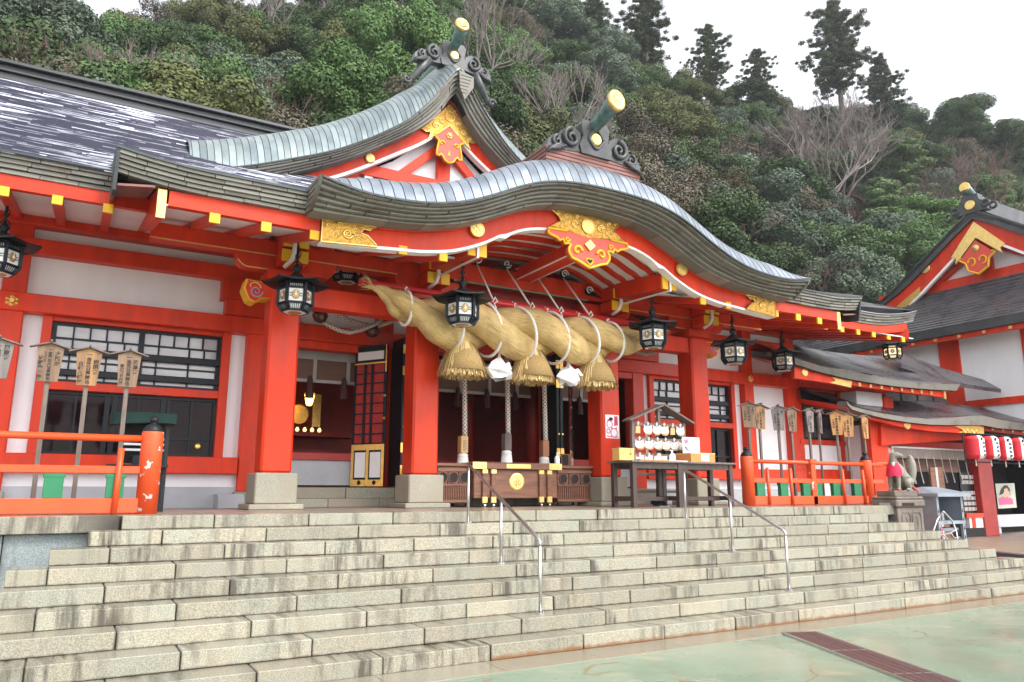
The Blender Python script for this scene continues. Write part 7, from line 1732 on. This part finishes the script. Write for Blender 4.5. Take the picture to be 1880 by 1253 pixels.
def crown_cedar(seed, H_=13.0, R_=2.6, size=.085, gap=.30, z0=3.4):
    global npr; npr = np.random.default_rng(seed)
    cs = []; rs = []; z = z0
    while z < H_:
        t = (z-z0)/(H_-z0); rad = R_*(1-t**2.6)**.8*(.55+.6*npr.random())*(.75+.5*min(1, t*2.5))+.15
        for k in range(9 if t < .75 else 6):
            if npr.random() < gap: continue
            th = npr.random()*2*math.pi; L = rad*(.45+.65*npr.random()); tilt = npr.random()*.35
            for j in range(4):
                f = (j+.6)/3.6; r0 = (.16+.24*npr.random())
                cs.append((L*f*math.cos(th)+npr.normal()*.12, L*f*math.sin(th)+npr.normal()*.12, z+tilt*f*L+npr.normal()*.10)); rs.append(r0*(.9+.5*f))
        z += .40
    return clump_cloud(np.array(cs), rs, [int(270*(r/.5)**1.4)+14 for r in rs], size, .62, .1)
def crown_bamboo(seed, H_=9.0):
    global npr; npr = np.random.default_rng(seed)
    cs = []; rs = []
    for k in range(70):
        t = npr.random(); rad = 1.5*math.sin(math.pi*(.25+.7*t))*npr.random()**.5; th = npr.random()*6.28
        cs.append((rad*math.cos(th)+.5*t, rad*math.sin(th), 2.2+t*(H_-2.4))); rs.append(.35+.35*npr.random())
    return clump_cloud(np.array(cs), rs, [400]*70, .09, .55)
def shrub_cloud(seed, R_=1.6, n=16, size=.15):
    global npr; npr = np.random.default_rng(seed)
    cs = [(R_*npr.normal()*.5, R_*npr.normal()*.5, .9+.9*npr.random()) for k in range(n)]
    return clump_cloud(np.array(cs), [.5+.4*npr.random() for k in range(n)], [230]*n, size, .75)
def branches(mb, rnd, p, d, L, r, depth, spread=.55, up=.12, minr=.008, n=3):
    pts = [p]; q = p; dd = d
    for k in range(3):
        dd = (dd+Vector((rnd.gauss(0,.12), rnd.gauss(0,.12), rnd.gauss(0,.08)+up*.4))).normalized(); q = q+dd*L/3; pts.append(q)
    mb.tube(pts, [r, r*.9, r*.8, r*.68], 6 if r > .04 else 4, caps=False)
    if depth == 0: return
    for k in range(n+(1 if rnd.random() < .4 else 0)):
        t = rnd.uniform(.45, 1.0); b = pts[1].lerp(pts[3], t) if t < .99 else pts[3]
        nd = (dd+Vector((rnd.gauss(0,spread), rnd.gauss(0,spread), rnd.gauss(0,spread*.5)+up))).normalized()
        branches(mb, rnd, b, nd, L*rnd.uniform(.6,.82), max(minr, r*rnd.uniform(.5,.66)), depth-1, spread, up, minr, n)
def trunk_mb(seed, H_, r, lean=.3, limbs=6):
    rnd = random.Random(seed); mb = MB(); pts = []; x = y = 0
    for k in range(7): pts.append((x, y, H_*k/6-.6)); x += rnd.gauss(0,lean*.3); y += rnd.gauss(0,lean*.3)
    mb.tube(pts, [r*(1.25-.95*k/6) for k in range(7)], 8)
    for k in range(limbs):
        i = rnd.randint(2, 5); a = rnd.uniform(0, 6.28); branches(mb, rnd, Vector(pts[i]), Vector((math.cos(a), math.sin(a), .7)).normalized(), H_*.26, r*.42, 1, .5)
    return mb
PT = {}
def proto(kind, crown, leafm, trunk, bark=BARK):
    PT[kind] = (leaf_mesh('crown', crown, leafm) if crown is not None else None, trunk.mesh('trunk', bark, True) if trunk else None)
cb1, cb2, cb3 = crown_broad(1), crown_broad(2, 3.0, 7.2, 56, 1100, .095), crown_broad(3, 3.8, 5.8, 52, 1100, .10)
tb1, tb2 = trunk_mb(1, 6.8, .20), trunk_mb(2, 7.2, .17)
proto('dark', cb1, LF['dark'], tb1); proto('olive', cb2, LF['olive'], tb2); proto('fresh', cb3, LF['fresh'], tb1); proto('grey', crown_broad(4, 3.5, 6.2, 54, 1100, .098), LF['grey'], tb2); proto('brown', crown_broad(6, 3.1, 6.0, 44, 520, .075), LF['brown'], tb1)
proto('cedar', crown_cedar(8), LF['cedar'], trunk_mb(5, 12.6, .20, .12, 0)); proto('cedar2', crown_cedar(9, 12.0, 3.3, .085, .34, 3.0), LF['cedar'], trunk_mb(6, 11.4, .22, .2, 0)); proto('bamboo', crown_bamboo(11), LF['bamboo'], trunk_mb(7, 8.5, .07, .3, 2))
proto('shrub', shrub_cloud(12), LF['grey'], None); proto('brush', shrub_cloud(14, 1.8, 14, .10), LF['brown'], None)
def bare(seed, H_, r, depth, spread, n=3, up=.12):
    rnd = random.Random(seed); mb = MB()
    mb.tube([(0,0,-.6),(.05,.02,H_*.16),(.02,-.03,H_*.30)], [r*1.2, r, r*.9], 8)
    for k in range(5): a = 6.28*k/5+rnd.uniform(-.4,.4); branches(mb, rnd, Vector((.02,-.03,H_*(.22+.02*k))), Vector((math.cos(a)*.62, math.sin(a)*.62, 1)).normalized(), H_*.34, r*.62, depth, spread, up, .010, n)
    return mb
PT['bare'] = (None, bare(21, 9, .14, 4, .36, 3).mesh('trunk', BARKP)); PT['bare2'] = (None, bare(23, 7, .09, 4, .42, 3).mesh('trunk', TWIG)); PT['bare3'] = (None, bare(27, 9, .13, 3, .45, 3).mesh('trunk', BARK))
H0 = dict(dark=8.4, olive=8.9, fresh=8.2, grey=8.4, brown=8.3, cedar=13.2, cedar2=12.3, bamboo=9.0, shrub=2.2, brush=2.3, bare=9.6, bare2=7.5, bare3=9.0)
NAMES = dict(dark='broadleaf_tree', olive='broadleaf_tree', fresh='broadleaf_tree', grey='broadleaf_tree', brown='broadleaf_tree', cedar='cedar_tree', cedar2='cedar_tree', bamboo='bamboo', shrub='shrub', brush='shrub', bare='bare_tree', bare2='bare_tree', bare3='bare_tree')
DESC = dict(dark='dark evergreen', olive='olive green tree', fresh='fresh green tree', grey='grey green tree', brown='brownish winter tree', cedar='tall cedar', cedar2='broad ragged conifer', bamboo='pale green bamboo clump', shrub='grey green shrub', brush='brown twiggy shrub', bare='pale bare branched tree', bare2='russet bare tree', bare3='dark bare tree')
def region(px): return 'above the slate roof' if px < 520 else ('beside the upper gable' if px < 1000 else ('above the porch ridge' if px < 1300 else ('right of the porch roof' if px < 1640 else 'behind the side hall')))
SEEN = {}
ORD = ['first','second','third','fourth','fifth','sixth','seventh','eighth','ninth','tenth']
ROWN = ['along the lowest edge of the wood','on the low slope','on the lower middle slope','on the middle slope','on the upper middle slope','on the upper slope','along the skyline']
def plant(kind, P, ground, rz, sx=None, label=None, row=0):
    """P: top of the tree; ground: height of its foot"""
    h = max(2.0, (P.z-ground)); s = h/H0[kind]; w_ = s*(sx or 1)
    if not label:
        key = (DESC[kind], row, region(CUR[0])); SEEN[key] = SEEN.get(key, -1)+1
        lab = '%s %s, %s from left %s' % (DESC[kind], ROWN[row].replace(' of the wood',''), ORD[min(9, SEEN[key])], region(CUR[0]))
    o = thing(NAMES[kind], label or lab, 'bamboo' if kind == 'bamboo' else ('shrub' if kind in ('shrub', 'brush') else 'tree'), (P.x, P.y, ground), None if label else DESC[kind]+'s '+region(CUR[0]))
    o.rotation_euler = (0,0,rz); o.scale = (w_, w_, s)
    cr_, tk = PT[kind]
    if tk: t = bpy.data.objects.new('trunk', tk); C.objects.link(t); t.parent = o
    if cr_: c = bpy.data.objects.new('crown', cr_); C.objects.link(c); c.parent = o
    return o
CUR = [0]; rt = random.Random(11)
KN = {}
for row in range(7):
    t = row/6.0
    n = 26 + row
    for i in range(n):
        px = -120+2160*(i+.5*(row % 2)+rt.uniform(-.25,.25))/n
        CUR[0] = px; tt = min(1.02, max(0, t+rt.uniform(-.05,.05)))
        P = pix_at(px, tt); g = P.z-DROP+rt.uniform(-.4,.4)
        u = rt.random()
        if px < 520: kind = 'grey' if u < .22 else 'olive' if u < .42 else 'dark' if u < .70 else 'fresh' if u < .88 else 'brown'
        elif px < 1000: kind = 'dark' if u < .50 else 'olive' if u < .66 else 'fresh' if u < .84 else 'brown'
        elif px < 1320: kind = 'dark' if u < .38 else 'olive' if u < .66 else 'grey' if u < .82 else 'brown'
        elif px < 1640: kind = ('grey' if u < .46 else 'fresh' if u < .58 else 'brown' if u < .70 else 'dark' if u < .84 else 'bare2') if t < .55 else ('dark' if u < .4 else 'olive' if u < .7 else 'brown')
        else: kind = ('bamboo' if u < .3 else 'brown' if u < .42 else 'fresh' if u < .75 else 'bare2') if t < .6 else ('dark' if u < .6 else 'olive' if u < .8 else 'brown')
        P.z += rt.uniform(-.9, 1.0) - (.7 if row > 4 else 0)
        plant(kind, P, g, rt.uniform(0, 6.28), rt.uniform(.85, 1.15)*(1.0 if px < 1000 else 1.15), row=row)
def special(kind, px, py, Y, h, label, sx=1.0, rz=0):
    P = at(px, py, Y); CUR[0] = px; plant(kind, P, P.z-h, rz, sx, label)
special('cedar2', 1525, 6, 52, 15.5, 'tallest ragged conifer standing alone against the white sky', 1.05, .6)
special('cedar', 1612, 100, 52, 12.5, 'slender conifer right of the tallest one with a bare lower trunk', 1.0, 2.0)
special('cedar2', 1297, 48, 56, 10, 'rounded conifer crown on the skyline right of the porch ridge', 1.0, 1.0)
special('cedar2', 1388, 90, 56, 9.5, 'smaller round conifer crown on the skyline, next left of the tallest', .95, 3.0)
special('cedar', 1180, -25, 58, 13, 'pointed dark cedar on the skyline above the gold ridge cap of the porch', 1.1, .3)
special('cedar', 1088, -25, 60, 10, 'dark cedar cut off by the top of the picture right of the upper gable', 1.1, 1.3)
special('dark', 1765, 190, 46, 9, 'dark rounded evergreen on the skyline above the side hall ridge', 1.1, 1.3)
special('dark', 1835, 235, 43, 9, 'dark spreading evergreen at the right edge of the skyline', 1.1, 2.3)
special('bare', 1500, 200, 42, 12.5, 'large pale bare branched tree with fanned limbs below the tallest conifer', 1.25, .4)
special('bare', 1540, 215, 43, 12, 'reddish grey bare tree crossing the foot of the tallest conifer', 1.1, 2.4)
special('bare3', 1712, 310, 34, 8.5, 'dark bare forked tree just left of the side hall gable', .8, .2)
special('bare2', 1770, 300, 40, 9, 'russet bare tree behind the side hall ridge ornament', 1.4, 1.2)
special('bare2', 1255, 330, 34, 6, 'russet bare thicket tree beside the right slope of the porch roof', 1.6, .2)
special('bare2', 1320, 400, 35, 6, 'brown bare thicket tree low behind the porch roof tip', 1.6, 1.9)
special('bare', 1040, 140, 36, 10, 'thin pale bare tree between the two gold ridge caps', .9, .9)
special('bare', 870, 20, 44, 11, 'leafless pale tree in the dark wood right of the upper gold cap', 1.2, 2.9)
special('bare', 530, -25, 56, 10, 'pale bare twigs on the skyline left of the upper gable', 1.1, .9)
special('bare2', 490, 195, 31, 5, 'rusty bare shrub over the far end of the main ridge', 1.4, .5)
special('bare', 300, 120, 34, 7, 'grey bare tree over the middle of the main ridge', 1.2, 1.5)
special('bare2', 170, 110, 33, 6, 'thin brown bare tree over the left part of the main ridge', 1.3, 2.5)
special('fresh', 735, 36, 37, 9.5, 'bright yellow green leafy tree left of the upper gable peak', .8, 1.5)
special('fresh', 620, 130, 33, 8, 'bright green leafy tree over the left slope of the upper gable', .9, .5)
special('bamboo', 1650, 240, 40, 11, 'tall pale green bamboo clump left of the side hall gable', 1.35, .5)
special('bamboo', 1625, 330, 37, 9, 'lower bamboo clump in front of the tall pale one', 1.5, 2.5)
special('grey', 60, 25, 42, 9, 'pale grey green tree at the top left corner', 1.1, 2.2)
# low growth that fills the gaps between the trunks
npr = np.random.default_rng(77); cs = []
for k in range(3400):
    px = npr.uniform(-250, 2150); t = npr.random()**.8; p = pix_at(px, t); cs.append((p.x, p.y, p.z-DROP+npr.uniform(.2, 2.6)))
cs = np.array(cs); uv_ = clump_cloud(cs, [.9]*len(cs), [44]*len(cs), .24, .8, .2)
ug = link('undergrowth', leaf_mesh('undergrowth', uv_, LF['dark'])); ug['kind'] = 'stuff'; ug['label'] = 'dense dark undergrowth covering the wooded hill'
cs = []
for k in range(900):
    px = npr.uniform(1150, 2000); t = npr.random()*.35; p = pix_at(px, t); cs.append((p.x, p.y-1.2, p.z-DROP+npr.uniform(1.5, 7.0)))
cs = np.array(cs); uv_ = clump_cloud(cs, [.7]*len(cs), [34]*len(cs), .16, .8, .2)
ug2 = link('brushwood', leaf_mesh('brushwood', uv_, LF['brown'])); ug2['kind'] = 'stuff'; ug2['label'] = 'tangled brown brushwood at the foot of the hill'
# ================================================================ thin moist air
hz = bpy.data.materials.new('moist_air'); hz.use_nodes = True; t = hz.node_tree; t.nodes.clear()
v_ = t.nodes.new('ShaderNodeVolumePrincipled'); v_.inputs['Density'].default_value =   .0005; v_.inputs['Color'].default_value = (.86,.90,.94,1); v_.inputs['Anisotropy'].default_value = .2
o_ = t.nodes.new('ShaderNodeOutputMaterial'); t.links.new(v_.outputs[0], o_.inputs['Volume'])
ho = link('haze', MB().box(-95, 175, -45, 165, -1.2, 62).mesh('haze', hz)); ho['kind'] = 'stuff'
